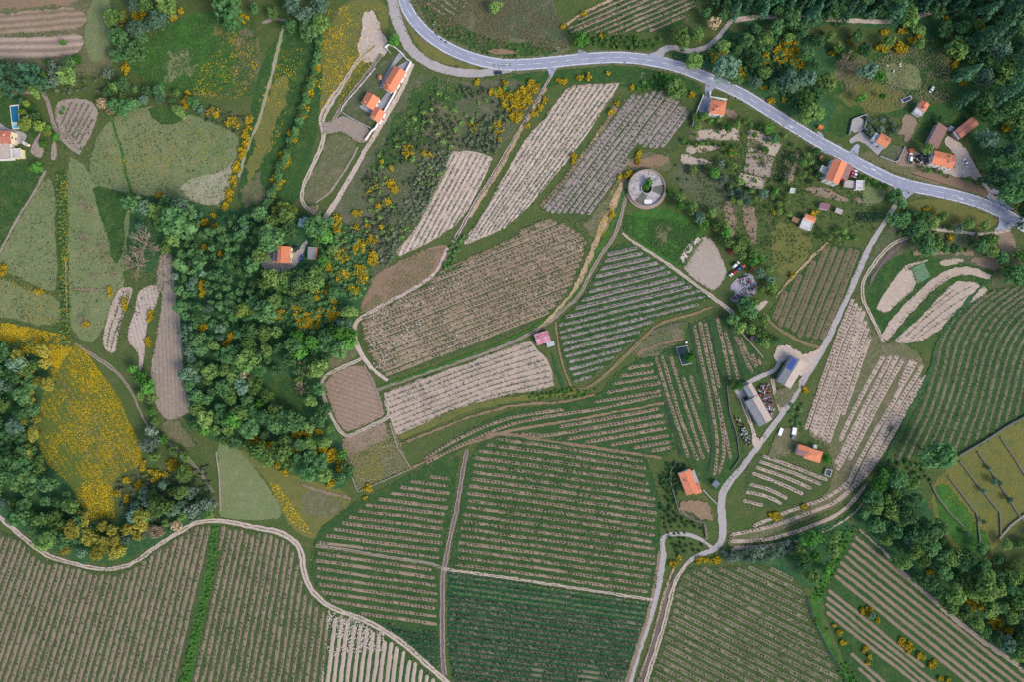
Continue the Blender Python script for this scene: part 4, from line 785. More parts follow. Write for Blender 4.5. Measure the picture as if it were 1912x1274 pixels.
# W, Y, Z, gardens: planting lines
pW = [(118, 196), (135, 190), (168, 190), (178, 208), (174, 225), (160, 258), (150, 272), (128, 255), (112, 232)]
rows([(138, 185), (112, 240)], [(196, 205), (150, 285)], 7, pW, 1.6, 'bed_dusk', 'grasstuft', 'dark planting line in the small tilled plot beside the pool garden', name='crop_row', sp=1.2, k=3, bedh=.03)
free_rows([[(232, 540), (222, 575), (207, 610), (200, 650)], [(239, 548), (228, 590), (213, 630), (208, 655)], [(243, 545), (232, 585), (220, 625)]], 1.8, 'bed_dusk', 'grasstuft', 'dark broken planting line in the narrow pale plot', name='crop_row', sp=1.8, k=4, drop=.2, bedh=.03)
free_rows([[(1700, 634), (1745, 594), (1800, 554), (1828, 545)], [(1690, 630), (1735, 585), (1790, 545), (1815, 534)], [(1712, 632), (1765, 594), (1828, 556)], [(1722, 570), (1770, 535)], [(1730, 580), (1782, 540)]], 0.8, 'bed_dusk', 'grasstuft', 'line of green seedlings on the large pale terrace plot', name='crop_row', sp=2.2, k=3, bedh=.02, drop=.25, amp=.1)
free_rows([[(1662, 622), (1700, 580), (1750, 528), (1775, 514)], [(1668, 626), (1708, 580), (1756, 532)]], 0.8, 'bed_dusk', 'grasstuft', 'line of seedlings along the curved pale terrace strip', name='crop_row', sp=1.6, k=3, bedh=.02, drop=.25, amp=.1)
free_rows([[(1602+5*i, 397), (1600+5*i, 414)] for i in range(7)], 2, 'bed_dusk', 'vinedark', 'short dark vegetable row by the farm road', name='crop_row', sp=.8, k=5)
free_rows([[(1464+5*i, 280+i*1), (1444+5*i, 340)] for i in range(5)], 2, 'bed_dusk', 'vine', 'fine crop row in the green strip beside the tilled garden', name='crop_row', sp=.8, k=5)
print('rows', ROWS)

# ------------------------------------------------------------------ buildings
BM = {
 'white': paint_mat('wall_white', hx('e6e6e4'), hx('cfcfcf'), sc=0.5), 'cream': paint_mat('wall_cream', hx('e2d6b8'), hx('d2c4a4'), sc=0.5),
 'stone': paint_mat('wall_stone', hx('9b948b'), hx('7e7870'), sc=1.5), 'concrete': paint_mat('concrete', hx('a9a9ad'), hx('8d8d92'), sc=0.9),
 'tile': paint_mat('roof_tile', hx('cf8264'), hx('a9664c'), sc=1.6, wave=('X', 0.45)), 'tile_bright': paint_mat('roof_tile_bright', hx('d68b6a'), hx('b87052'), sc=1.6, wave=('X', 0.45)),  # brighter tile: mostly sun-facing slopes, their light put into the colour
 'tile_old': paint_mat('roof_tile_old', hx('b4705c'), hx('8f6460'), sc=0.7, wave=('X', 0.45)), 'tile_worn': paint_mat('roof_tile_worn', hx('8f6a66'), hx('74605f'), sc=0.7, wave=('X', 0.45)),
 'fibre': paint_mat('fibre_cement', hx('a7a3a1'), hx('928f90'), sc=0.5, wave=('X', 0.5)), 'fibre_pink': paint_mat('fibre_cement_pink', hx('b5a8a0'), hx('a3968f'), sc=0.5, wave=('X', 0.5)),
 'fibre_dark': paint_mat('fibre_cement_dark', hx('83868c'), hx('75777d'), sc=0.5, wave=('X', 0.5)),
 'magenta': paint_mat('roof_magenta', hx('a8506c'), hx('c9b2bc'), sc=0.35, wave=('X', 0.5)), 'slate': paint_mat('roof_slate', hx('6b7484'), hx('5c6474'), sc=0.8),
 'maroon': paint_mat('roof_maroon', hx('8a6270'), hx('755562'), sc=0.8, wave=('X', 0.4)), 'teal': paint_mat('roof_teal', hx('8fb0b3'), hx('6d8f95'), sc=0.6, wave=('X', 0.5)),
 'glass': paint_mat('window_glass', hx('2c3a46'), hx('22303a'), rough=0.15, spec=0.5), 'door': paint_mat('door_paint', hx('5b4a3c'), rough=0.6), 'solar': paint_mat('solar_cell', hx('3d5aa8'), hx('314a92'), sc=2.0, rough=0.3, spec=0.5),
 'solar_dark': paint_mat('solar_dark', hx('4d566c'), hx('424a60'), sc=2.0, rough=0.35, spec=0.5), 'frame': paint_mat('window_frame', hx('dcdcda'), rough=0.5), 'metal': paint_mat('metal_grey', hx('aab2ba'), hx('8e979f'), rough=0.5, spec=0.4),
 'black': paint_mat('black_rubber', hx('26282c'), rough=0.9), 'wood': paint_mat('wood', hx('8d6f52'), hx('735a42'), sc=2.0), 'brickred': paint_mat('brick_red', hx('b4584a'), hx('9a4c40'), sc=2.0),
 'blue': paint_mat('paint_blue', hx('3f58a0'), rough=0.5), 'orange': paint_mat('paint_orange', hx('d9774a'), rough=0.6), 'pool': paint_mat('pool_water', hx('1f6f8f'), hx('1a6484'), sc=0.8, rough=0.08, spec=0.5),
 'pool_light': paint_mat('pool_shallow', hx('5fb0d0'), hx('54a4c6'), sc=0.8, rough=0.1, spec=0.5), 'tankwater': paint_mat('tank_water', hx('1f3336'), hx('264038'), sc=1.0, rough=0.1, spec=0.5),
 'pooldark': paint_mat('tank_water_dark', hx('27364a'), hx('223042'), sc=0.8, rough=0.1, spec=0.5), 'whitewash': paint_mat('whitewashed_concrete', hx('c9c8cc'), hx('8f8785'), sc=0.45), 'tankfloor': paint_mat('stained_concrete', hx('bdbabf'), hx('6f6661'), sc=0.8), 'tankwall': paint_mat('tank_wall', hx('a08f88'), hx('877973'), sc=0.9), 'mossy': paint_mat('mossy_stone', hx('6b6a62'), hx('4f5a4c'), sc=1.2),
}

def bbox_mesh(name, x0, x1, y0, y1, z0, z1, mat):
    V = [(x0, y0, z0), (x1, y0, z0), (x1, y1, z0), (x0, y1, z0), (x0, y0, z1), (x1, y0, z1), (x1, y1, z1), (x0, y1, z1)]
    F = [(0, 3, 2, 1), (4, 5, 6, 7), (0, 1, 5, 4), (1, 2, 6, 5), (2, 3, 7, 6), (3, 0, 4, 7)]
    return mesh_np(name, V, F, (mat,))

def box(name, x0, x1, y0, y1, z0, z1, mat, parent):
    return obj(name, bbox_mesh(name, x0, x1, y0, y1, z0, z1, BM[mat] if isinstance(mat, str) else mat), parent)

def prism(name, poly, z0, z1, mat, parent=None):
    n = len(poly); bm_ = bmesh.new()
    lo = [bm_.verts.new((x, y, z0)) for x, y in poly]; hi = [bm_.verts.new((x, y, z1)) for x, y in poly]
    bm_.faces.new(hi); bm_.faces.new(lo[::-1])
    for i in range(n): bm_.faces.new((lo[i], lo[(i+1) % n], hi[(i+1) % n], hi[i]))
    bmesh.ops.recalc_face_normals(bm_, faces=bm_.faces)
    me = bpy.data.meshes.new(name); bm_.to_mesh(me); bm_.free(); me.materials.append(BM[mat] if isinstance(mat, str) else mat)
    return obj(name, me, parent)

def slab(name, quad, th, mat, parent):
    """roof slab: four 3D corners of its top face, thickness th downwards"""
    V = [tuple(q) for q in quad]+[(q[0], q[1], q[2]-th) for q in quad]
    F = [(0, 1, 2, 3), (7, 6, 5, 4), (0, 4, 5, 1), (1, 5, 6, 2), (2, 6, 7, 3), (3, 7, 4, 0)]
    me = mesh_np(name, V, F, (BM[mat],))
    if me.polygons[0].normal.z < 0: me.flip_normals()
    return obj(name, me, parent)

def windows(root, L, B, h, storeys=1, door=True, skip=()):
    hl, hb = L/2-.25, B/2-.25
    dn = 0
    for side in range(4):
        if side in skip: continue
        ln = (L if side < 2 else B)-1.0; n = max(1, int(ln//3.2))
        for st in range(storeys):
            zc = 1.55+st*2.8
            if zc+.7 > h: continue
            for i in range(n):
                u = -ln/2+(i+.5)*ln/n
                isdoor = door and st == 0 and side == 0 and i == n//2
                w_, z0, z1 = (.5, .35, 2.35) if isdoor else (.55, zc-.55, zc+.6)
                e = 0.06
                def bx(nm, du, a, b, d0, d1, m, p):
                    if side == 0: return box(nm, u-du, u+du, -hb-d1, -hb-d0, a, b, m, p)
                    if side == 1: return box(nm, u-du, u+du, hb+d0, hb+d1, a, b, m, p)
                    if side == 2: return box(nm, -hl-d1, -hl-d0, u-du, u+du, a, b, m, p)
                    return box(nm, hl+d0, hl+d1, u-du, u+du, a, b, m, p)
                if isdoor:
                    bx('door', w_, z0, z1, -.02, e, 'door', root)
                else:
                    f = bx('window', w_+.1, z0-.1, z1+.1, -.02, .05, 'frame', root)
                    bx('pane', w_, z0, z1, .052, .07, 'glass', f)

def house(name, label, c, L, B, ang, h, pitch=22, roof=('tile', 'tile'), wall='white', kind='gable', storeys=1, cat='house', chim=(), win=True, oh=0.35, skip=(), ridge_cap=True):
    """c = roof centre in the photo; L along the ridge, B across (photo px); ang = ridge angle, degrees anticlockwise on screen"""
    L *= S; B *= S
    rise = math.tan(math.radians(pitch))*(B/2 if kind in ('gable', 'hip') else B)
    f = (H-h-rise*.5)/H; L *= f; B *= f
    x, y = wpt(c, h+rise*.5)
    root = empty(name, (x, y, 0), math.radians(ang)); tag(root, label, cat)
    hl, hb = L/2-.25, B/2-.25
    # walls with gable tops
    bm_ = bmesh.new()
    def q(*vs): bm_.faces.new([bm_.verts.new(v) for v in vs])
    k = (hb+.0)/(B/2)
    if kind in ('gable', 'hip'):
        top = h+rise*(1-0) - .12
        ze = h+rise*(1-hb/(B/2))-.12
        q((-hl, -hb, 0), (hl, -hb, 0), (hl, -hb, ze), (-hl, -hb, ze)); q((hl, hb, 0), (-hl, hb, 0), (-hl, hb, ze), (hl, hb, ze))
        if kind == 'gable':
            q((hl, -hb, 0), (hl, hb, 0), (hl, hb, ze), (hl, 0, top), (hl, -hb, ze)); q((-hl, hb, 0), (-hl, -hb, 0), (-hl, -hb, ze), (-hl, 0, top), (-hl, hb, ze))
        else:
            q((hl, -hb, 0), (hl, hb, 0), (hl, hb, ze), (hl, -hb, ze)); q((-hl, hb, 0), (-hl, -hb, 0), (-hl, -hb, ze), (-hl, hb, ze))
    else:
        r2 = rise if kind == 'shed' else 0.0
        za = h+r2*(.25/B)-.1; zb = h+r2*(1-.25/B)-.1
        q((-hl, -hb, 0), (hl, -hb, 0), (hl, -hb, za), (-hl, -hb, za)); q((hl, hb, 0), (-hl, hb, 0), (-hl, hb, zb), (hl, hb, zb))
        q((hl, -hb, 0), (hl, hb, 0), (hl, hb, zb), (hl, -hb, za)); q((-hl, hb, 0), (-hl, -hb, 0), (-hl, -hb, za), (-hl, hb, zb))
    me = bpy.data.meshes.new('wall'); bm_.to_mesh(me); bm_.free(); me.materials.append(BM[wall]); obj('wall', me, root)
    a, b = L/2+oh-.3, B/2
    if kind == 'gable':
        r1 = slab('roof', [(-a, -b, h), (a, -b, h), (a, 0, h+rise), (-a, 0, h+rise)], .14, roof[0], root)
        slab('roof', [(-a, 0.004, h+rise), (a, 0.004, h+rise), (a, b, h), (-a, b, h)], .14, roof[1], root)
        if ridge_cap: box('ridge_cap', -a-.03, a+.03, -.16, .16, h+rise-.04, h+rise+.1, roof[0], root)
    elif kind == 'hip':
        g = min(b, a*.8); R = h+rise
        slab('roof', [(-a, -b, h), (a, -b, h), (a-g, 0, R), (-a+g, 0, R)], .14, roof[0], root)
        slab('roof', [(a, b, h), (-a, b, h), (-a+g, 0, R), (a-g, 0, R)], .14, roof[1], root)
        for sx in (-1, 1):
            V = [(sx*a, -b, h), (sx*a, b, h), (sx*(a-g), 0, R), (sx*a, -b, h-.14), (sx*a, b, h-.14), (sx*(a-g), 0, R-.14)]
            me = bpy.data.meshes.new('roof'); me.from_pydata(V, [], [(0, 1, 2), (5, 4, 3), (0, 3, 4, 1)]); me.update()
            if me.polygons[0].normal.z < 0: me.flip_normals()
            me.materials.append(BM[roof[0]]); obj('roof', me, root)
    elif kind == 'shed':
        slab('roof', [(-a, -b, h), (a, -b, h), (a, b, h+rise), (-a, b, h+rise)], .12, roof[0], root)
    else:
        slab('roof', [(-a, -b, h), (a, -b, h), (a, b, h+.02), (-a, b, h+.02)], .18, roof[0], root)
        for (x0, x1, y0, y1) in ((-a, a, -b, -b+.2), (-a, a, b-.2, b), (-a, -a+.2, -b+.2, b-.2), (a-.2, a, -b+.2, b-.2)):
            box('parapet', x0, x1, y0, y1, h+.021, h+.3, wall, root)
    for (u, v) in chim:
        zc = h+rise*(1-abs(v)) if kind in ('gable', 'hip') else h
        ch = box('chimney', u*L/2-.35, u*L/2+.35, v*B/2-.35, v*B/2+.35, zc-.6, zc+1.1, 'white', root)
        box('chimney_cap', u*L/2-.45, u*L/2+.45, v*B/2-.45, v*B/2+.45, zc+1.1, zc+1.22, 'tile_old', ch)
    if win: windows(root, L, B, h, storeys, skip=skip)
    return root, L, B, h, rise

def solar(root, x0, x1, y0, y1, zf, nx, ny, mat='solar', gap=.12):
    """array of panels on a slope: zf(y) height"""
    dx = (x1-x0)/nx; dy = (y1-y0)/ny
    for i in range(nx):
        for j in range(ny):
            a, b, c, d = x0+i*dx+gap/2, x0+(i+1)*dx-gap/2, y0+j*dy+gap/2, y0+(j+1)*dy-gap/2
            slab('solar_panel', [(a, c, zf(c)+.12), (b, c, zf(c)+.12), (b, d, zf(d)+.12), (a, d, zf(d)+.12)], .05, mat, root)

# upper walled group
house('house', 'long orange roofed house against the white garden wall', (736, 146), 44, 25, 59, 3.6, 20, ('tile_bright', 'tile'), chim=((-.75, .3),))
house('annexe', 'small lower orange roofed annexe at the end of the long walled house', (725, 163), 11, 18, 59, 3.0, 18, ('tile', 'tile'), win=False, cat='annexe')
house('house', 'square orange roofed house in the middle of the walled garden', (691, 187), 25, 27, 59, 3.8, 20, ('tile_bright', 'tile'), chim=((-.6, .5),))
house('house', 'orange roofed house at the lower corner of the walled garden', (704, 213), 23, 22, 59, 3.6, 20, ('tile_bright', 'tile'), chim=((-.7, .4),))
house('garden_hut', 'tiny tile roofed hut in the walled garden', (709, 143), 6.5, 6, 80, 2.2, 20, ('tile', 'tile'), win=False, cat='hut')
# house in the wood
r, L, B, h, rise = house('house', 'orange roofed house with solar panels in the clearing of the wood', (525.5, 474.5), 31, 31, 87, 6.0, 16, ('tile', 'tile_bright'), wall='cream', storeys=2, chim=((.85, .7),))
solar(r, -L/2+.6, L/2-1.2, B*.22, B/2-.4, lambda y: h+rise*(1-abs(y)/(B/2)), 5, 2, 'solar_dark')
r, L, B, h, rise = house('shed', 'grey roofed shed with orange edge beside the house in the wood', (582, 472), 23, 15, 88, 2.8, 6, ('fibre_dark',), wall='brickred', kind='shed', cat='shed', win=False)
box('ridge_cap', -L/2, L/2, -B/2-.6, -B/2, 2.62, 2.8, 'tile', r)
house('greenhouse', 'pale teal roofed lean-to among the trees above the house in the wood', (567, 416.5), 20, 15, -14, 2.6, 6, ('teal',), wall='concrete', kind='shed', cat='shed', win=False)
house('shed', 'small white flat roofed hut above the teal lean-to', (570, 406.5), 8, 4, -10, 2.2, 3, ('metal',), wall='white', kind='shed', cat='shed', win=False)
# white house under the road
house('house', 'white house with square red tile roof just below the road', (1341, 199.5), 29, 26, -7, 6.6, 14, ('tile', 'tile'), wall='white', kind='hip', storeys=2, chim=((-.05, -.1), (-.4, -.55)))
# village on the right
r, L, B, h, rise = house('house', 'small white house with orange roof and white terrace highest in the village', (1725, 197), 16, 17, 60, 4.6, 20, ('tile_bright', 'tile'), chim=((-.5, -.3),))
house('terrace', 'white terrace block in front of the small upper village house', (1717, 207), 12, 17, 60, 3.6, 3, ('whitewash',), wall='white', kind='flat', win=False, cat='terrace')
house('house', 'orange roofed white house with wide pale forecourt by the road', (1651, 261), 22, 20, -32, 5.0, 18, ('tile_bright', 'tile'), chim=((.6, .4),))
house('terrace', 'flat white roofed terrace left of the orange roofed house by the road', (1637, 256), 13, 12, 58, 4.0, 3, ('whitewash',), wall='white', kind='flat', win=False, cat='terrace')
house('farmhouse', 'long white farmhouse with orange roof beside the pale farmyard', (1763, 297), 41, 26, -14, 5.2, 15, ('tile_bright', 'tile'), storeys=2, chim=((.5, -.3), (.5, .5)))
house('barn', 'tapering barn with faded tile roof above the farmhouse', (1752, 252), 42, 22, 63, 3.6, 9, ('tile_worn',), wall='concrete', kind='shed', cat='barn', win=False)
house('shed', 'orange roofed end of the tapering barn above the farmhouse', (1745, 266), 13, 21, 63, 3.4, 9, ('tile_bright',), wall='concrete', kind='shed', cat='shed', win=False)
house('barn', 'long old tile roofed barn lying slantwise at the wood edge', (1806, 237), 42, 19, 38, 3.8, 12, ('tile_old', 'tile_old'), wall='stone', cat='barn', win=False)
house('shed', 'pale grey shed at the near end of the slanting barn', (1789, 250), 11, 17, 38, 3.0, 4, ('fibre',), wall='stone', kind='shed', cat='shed', win=False)
house('shed', 'tiny slate grey shed beside the slanting barn', (1777, 239), 9, 8, -25, 2.2, 5, ('slate',), wall='concrete', kind='shed', cat='shed', win=False)
# big house right on the road
house('house', 'big house with orange roof, sunlit slope coloured brighter, right at the road edge', (1562, 319), 43, 27, 67, 6.4, 16, ('tile_bright', 'tile'), wall='white', storeys=2, chim=((.85, .75),))  # right slope in brighter tile: sunlight put into the roof colour
house('annexe', 'worn tiled annexe on the right side of the big roadside house', (1581, 320), 30, 15, 67, 3.6, 10, ('tile_worn',), wall='brickred', kind='shed', cat='annexe', win=False)
house('terrace', 'flat grey white terrace roof left of the big roadside house', (1539, 321), 21, 18, 67, 3.6, 3, ('whitewash',), wall='white', kind='flat', cat='terrace', win=False)
house('shed', 'long grey lean-to between the big roadside house and the white shed', (1588, 343), 22, 13, -8, 2.6, 5, ('fibre',), wall='stone', kind='shed', cat='shed', win=False)
house('shed', 'white flat roofed shed with green glazed front', (1606, 345), 17, 15, 88, 3.6, 3, ('whitewash',), wall='white', kind='flat', cat='shed')
house('house', 'small house half orange tile and half white roof below the gardens', (1513, 407), 21, 11, -22, 3.4, 14, ('tile_bright', 'tile'), cat='house')
house('terrace', 'white flat roofed half of the small house below the gardens', (1506.5, 418.5), 17, 21, 68, 3.2, 3, ('whitewash',), wall='white', kind='flat', cat='terrace', win=False)
house('shed', 'maroon roofed garden shed with white walls', (1540.5, 384.5), 17, 11, -12, 2.6, 6, ('maroon',), wall='white', kind='shed', cat='shed', win=False)
house('shed', 'weathered grey garden shed right of the maroon roofed one', (1566.5, 393.5), 13, 9, -22, 2.2, 6, ('fibre',), wall='wood', kind='shed', cat='shed', win=False)
house('shed', 'small wooden roofed coop left of the half white house', (1486, 410), 14, 9, -25, 2.0, 6, ('wood',), wall='wood', kind='shed', cat='shed', win=False)
house('shed', 'small white roofed hut at the garden corner', (1480, 355), 8, 9, 80, 2.4, 4, ('whitewash',), wall='white', kind='flat', cat='shed', win=False)
house('shed', 'tiny red tiled hut among bushes left of the big roadside house', (1535.5, 294), 8, 7, -20, 2.2, 10, ('tile_old',), wall='brickred', kind='shed', cat='shed', win=False)
# vineyard shed
house('shed', 'faded magenta and white roofed shed beside the central track', (1013, 631), 27, 22, 17, 3.0, 8, ('magenta', 'magenta'), wall='concrete', cat='shed', win=False)
house('shed', 'small pale grey lean-to below the magenta roofed shed', (1028, 643), 14, 9, 17, 2.2, 5, ('metal',), wall='concrete', kind='shed', cat='shed', win=False)
# farm barns
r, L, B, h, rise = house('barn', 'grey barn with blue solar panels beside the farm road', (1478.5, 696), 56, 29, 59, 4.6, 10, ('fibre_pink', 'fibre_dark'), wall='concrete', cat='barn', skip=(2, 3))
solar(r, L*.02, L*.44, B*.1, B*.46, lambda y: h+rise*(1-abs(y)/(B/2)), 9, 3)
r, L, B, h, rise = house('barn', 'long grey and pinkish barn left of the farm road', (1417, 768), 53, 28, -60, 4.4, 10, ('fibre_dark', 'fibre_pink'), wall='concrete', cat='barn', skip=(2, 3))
house('barn', 'narrow end wing of the long grey barn', (1402, 731.5), 27, 17, -60, 4.2, 8, ('fibre_dark', 'fibre_pink'), wall='concrete', kind='gable', cat='barn', win=False)
house('shed', 'orange tile roofed shed with faded left end beside the pale rows', (1519, 851), 32, 22, -17, 3.6, 14, ('tile_bright', 'tile_bright'), wall='concrete', kind='hip', cat='shed')
house('shed', 'faded end of the orange tile roofed shed beside the pale rows', (1499, 843), 21, 20, -17, 3.4, 12, ('tile_worn', 'tile'), wall='concrete', cat='shed', win=False)
house('porch', 'small white porch at the back of the orange tile roofed shed', (1522.5, 835), 6, 6, -17, 2.4, 4, ('whitewash',), wall='white', kind='flat', cat='porch', win=False)
house('cottage', 'orange roofed cottage above the brown earth terrace', (1286, 902), 44, 24, -69, 3.8, 16, ('tile_bright', 'tile'), cat='cottage', chim=((-.2, -.35),))
house('annexe', 'orange roofed side wing at the lower end of the cottage', (1302, 915), 13, 17, 18, 3.2, 12, ('tile', 'tile_bright'), cat='annexe', win=False)
house('shed', 'grey roofed lean-to along the right side of the cottage', (1297, 893), 28, 9, -69, 2.4, 6, ('fibre',), wall='stone', kind='shed', cat='shed', win=False)
house('shed', 'dark grey roofed pump house beside the farm road bend', (1337, 905), 11, 11, 50, 2.4, 6, ('slate',), wall='stone', kind='shed', cat='shed', win=False)
# house with the pool at the left edge
house('house', 'cream house with reddish roof at the left edge', (0, 255), 40, 24, 0, 5.2, 16, ('tile_old', 'tile'), wall='cream', storeys=2, chim=((.4, .3),))
house('terrace', 'bright white flat roof of the left edge house', (30, 285), 17, 17, 5, 4.0, 3, ('whitewash',), wall='cream', kind='flat', cat='terrace', win=False)
house('terrace', 'greyish flat roof terrace of the left edge house', (5, 281), 30, 32, 3, 3.6, 3, ('fibre_pink',), wall='white', kind='flat', cat='terrace', win=False)
house('porch', 'small cream awning beside the drive of the left edge house', (46, 267), 11, 6, -32, 2.6, 5, ('whitewash',), wall='cream', kind='shed', cat='porch', win=False)

# ------------------------------------------------------------------ pools, tanks, walls
def basin(name, label, pts, rim, h, wallmat, watermat, wz, cat, shallow=None):
    P = W(pts); c = P.mean(0); root = empty(name, (c[0], c[1], 0)); tag(root, label, cat)
    Q = P-c; n = len(Q)
    T = np.roll(Q, -1, 0)-np.roll(Q, 1, 0); T /= np.hypot(T[:, 0], T[:, 1])[:, None]
    inn = Q*(1-rim/np.hypot(Q[:, 0], Q[:, 1]))[:, None]
    V = [(*q, 0) for q in Q]+[(*q, h) for q in Q]+[(*q, h) for q in inn]+[(*q, 0) for q in inn]
    F = []
    for i in range(n):
        j = (i+1) % n
        F += [(i, j, n+j, n+i), (n+i, n+j, 2*n+j, 2*n+i), (2*n+i, 2*n+j, 3*n+j, 3*n+i)]
    obj('rim', mesh_np('rim', V, F, (BM[wallmat],)), root)
    me = bpy.data.meshes.new('water'); me.from_pydata([(*q, wz) for q in inn], [], [tuple(range(n))])
    if me.polygons[0].normal.z < 0: me.flip_normals()
    me.materials.append(BM[watermat]); obj('water', me, root)
    return root
basin('swimming_pool', 'blue rectangular swimming pool in the garden at the left edge', [(19.5, 197), (35.5, 195), (37.5, 230), (23, 231)], .7, .55, 'white', 'pool', .45, 'pool')
basin('paddling_pool', 'light blue shallow end below the swimming pool', [(23, 232), (36, 231), (37, 240), (25, 241)], .5, .55, 'white', 'pool_light', .45, 'pool')
basin('water_tank', 'dark rectangular water tank with pale rim above the village', [(1680, 186), (1699, 178), (1702, 184), (1698, 188), (1684, 193)], .8, .9, 'concrete', 'pooldark', .6, 'tank')
basin('water_tank', 'small square concrete tank with green water below the orange shed', [(1541, 875), (1553, 878), (1549, 892), (1537, 887)], .7, 1.2, 'concrete', 'tankwater', .7, 'tank')
basin('water_tank', 'dark sunken tank in the vineyard beside a round tree', [(1261, 649), (1283, 645), (1291, 680), (1273, 684)], .5, .7, 'concrete', 'tankwater', .42, 'tank')
# round tank
def round_tank(c, R):
    hw = 3.0
    x, y = wpt(c, hw); root = empty('round_tank', (x, y, 0)); tag(root, 'big round derelict concrete tank with a bush growing in its centre', 'tank')
    n = 64
    def ring(name, r0, r1, z0, z1, mat, a0=0, a1=2*math.pi, nn=n, parent=root):
        V = []; F = []
        full = abs(a1-a0-2*math.pi) < 1e-6
        m = nn if full else nn+1
        for i in range(m):
            a = a0+(a1-a0)*i/nn
            cx, sy = math.cos(a), math.sin(a)
            V += [(r1*cx, r1*sy, z0), (r1*cx, r1*sy, z1), (r0*cx, r0*sy, z1), (r0*cx, r0*sy, z0)]
        for i in range(nn):
            j = (i+1) % m
            for k in range(4):
                F.append((4*i+k, 4*j+k, 4*j+(k+1) % 4, 4*i+(k+1) % 4))
        me = mesh_np(name, V, F, (BM[mat],)); return obj(name, me, parent)
    ring('outer_wall', R-.55, R, 0, hw, 'tankwall')
    # floor of separate segment slabs
    for i in range(10):
        a0 = i*2*math.pi/10+.2; ring('floor_slab', 3.3, R-.56, hw-1.25-.08*(i % 3), hw-1.0-.08*(i % 3), 'tankfloor' if i not in (6, 9) else 'mossy', a0, a0+2*math.pi/10-.012, 8)
    ring('inner_wall', 2.9, 3.28, 0, hw-.2, 'concrete')
    ring('walkway', R, R+1.1, 0, hw-1.7, 'tankwall', math.radians(195), math.radians(350), 40)
    ring('hatch', 0.3, 1.2, hw-1.0, hw-.7, 'concrete', nn=20).location = (1.0, -5.2, 0)
    box('floor_patch', -1.2, 2.9, -8.6, -6.4, hw-1.0, hw-.93, 'white', root)
    return root
round_tank((1208, 350), 10.4)

def wall(name, label, pts, w, h, mat, cat='wall', closed=False):
    P = resample(W(pts), 3.0) if not closed else resample(W(pts), 3.0, True)
    T = np.gradient(P, axis=0); T /= np.hypot(T[:, 0], T[:, 1])[:, None]+1e-9; Nn = np.stack([-T[:, 1], T[:, 0]], 1)
    n = len(P); hh = h*(0.92+.16*rng.random(n))
    A = P+Nn*w/2; B_ = P-Nn*w/2
    V = np.concatenate([np.c_[A, np.zeros(n)], np.c_[A, hh], np.c_[B_, hh], np.c_[B_, np.zeros(n)]])
    i = np.arange(n-1); F = []
    for k in range(4):
        k2 = (k+1) % 4; F.append(np.stack([i+k*n, i+1+k*n, i+1+k2*n, i+k2*n], 1))
    F = np.concatenate(F+[np.array([[0, n, 2*n, 3*n], [n-1, 4*n-1, 3*n-1, 2*n-1]])])
    o = obj(name, mesh_np(name, V, F, (BM[mat],))); tag(o, label, cat); return o
wall('garden_wall', 'tall white wall along the right side of the walled houses', [(768, 116), (755, 141), (735, 180), (719, 208), (708, 228), (702, 240), (698, 240), (683, 262)], .4, 2.0, 'white')
wall('garden_wall', 'low white wall along the left side of the walled garden', [(701, 127), (676, 157), (652, 184), (639, 200), (637, 208), (645, 214)], .3, 1.0, 'whitewash')
wall('garden_wall', 'grey wall closing the lower end of the walled garden', [(645, 214), (670, 228), (694, 240)], .35, 1.2, 'concrete')
wall('garden_wall', 'pale wall at the gate of the walled houses', [(719, 90), (728, 82), (740, 91), (750, 100), (760, 112), (768, 116)], .4, 1.5, 'white')
wall('garden_wall', 'short pale wall piece left of the lime green tree', [(719, 90), (730, 100)], .4, 1.4, 'concrete')
wall('garden_wall', 'thin white boundary wall below the white house drive', [(1313, 178), (1306, 194), (1299, 212), (1292, 236)], .4, 1.8, 'white')
wall('garden_wall', 'white wall behind the white house under the road', [(1324, 172), (1324, 182), (1340, 184), (1356, 187)], .5, 1.8, 'white')
wall('garden_wall', 'pale wall round the upper corner of the fenced village yard', [(1584, 252), (1590, 224), (1604, 218), (1619, 214), (1612, 240), (1620, 244)], .4, 1.4, 'concrete')
wall('garden_wall', 'pale wall round the planted plot below the forecourt', [(1642, 292), (1674, 304), (1688, 274)], .35, 1.2, 'concrete')
wall('retaining_wall', 'white edged wall of the tapering barn', [(1735, 266), (1741, 250), (1750, 230)], .5, 2.8, 'whitewash')
for i, (lab, pts) in enumerate((('dry stone terrace wall nearest the wood on the olive terraces', [(1738, 905), (1750, 930), (1772, 958), (1800, 985)]),
     ('second dry stone wall on the olive terraces', [(1769, 890), (1800, 930), (1824, 962), (1830, 1028)]), ('third dry stone wall on the olive terraces', [(1791, 862), (1826, 908), (1866, 958), (1868, 1007)]),
     ('fourth dry stone wall on the olive terraces', [(1824, 844), (1849, 880), (1880, 928), (1905, 968), (1930, 1000)]), ('dry stone wall highest on the olive terraces', [(1867, 817), (1893, 856), (1920, 900)]))):
    wall('stone_wall', lab, pts, .8, .8, 'mossy')
wall('stone_wall', 'long stone wall between dim terraces and olive terraces', [(1789, 852), (1834, 826), (1880, 796), (1912, 779), (1980, 745)], 1.0, 1.3, 'mossy')
wall('stone_wall', 'stone wall from the junction corner up to the right edge', [(1864, 1007), (1885, 982), (1912, 962), (1950, 935)], .9, 1.0, 'stone')
wall('stone_wall', 'retaining wall left of the orange roofed cottage', [(1262, 862), (1250, 882), (1252, 905), (1260, 930), (1266, 955), (1290, 970), (1314, 976), (1318, 1005)], .6, 1.2, 'mossy')
wall('stone_wall', 'low wall from the cottage down to the farm road', [(1312, 915), (1326, 930), (1338, 942)], .5, .9, 'concrete')
wall('stone_wall', 'stone wall between the steep rows and the barns', [(1357, 720), (1362, 770), (1376, 815), (1381, 857), (1364, 880)], .5, .9, 'mossy')
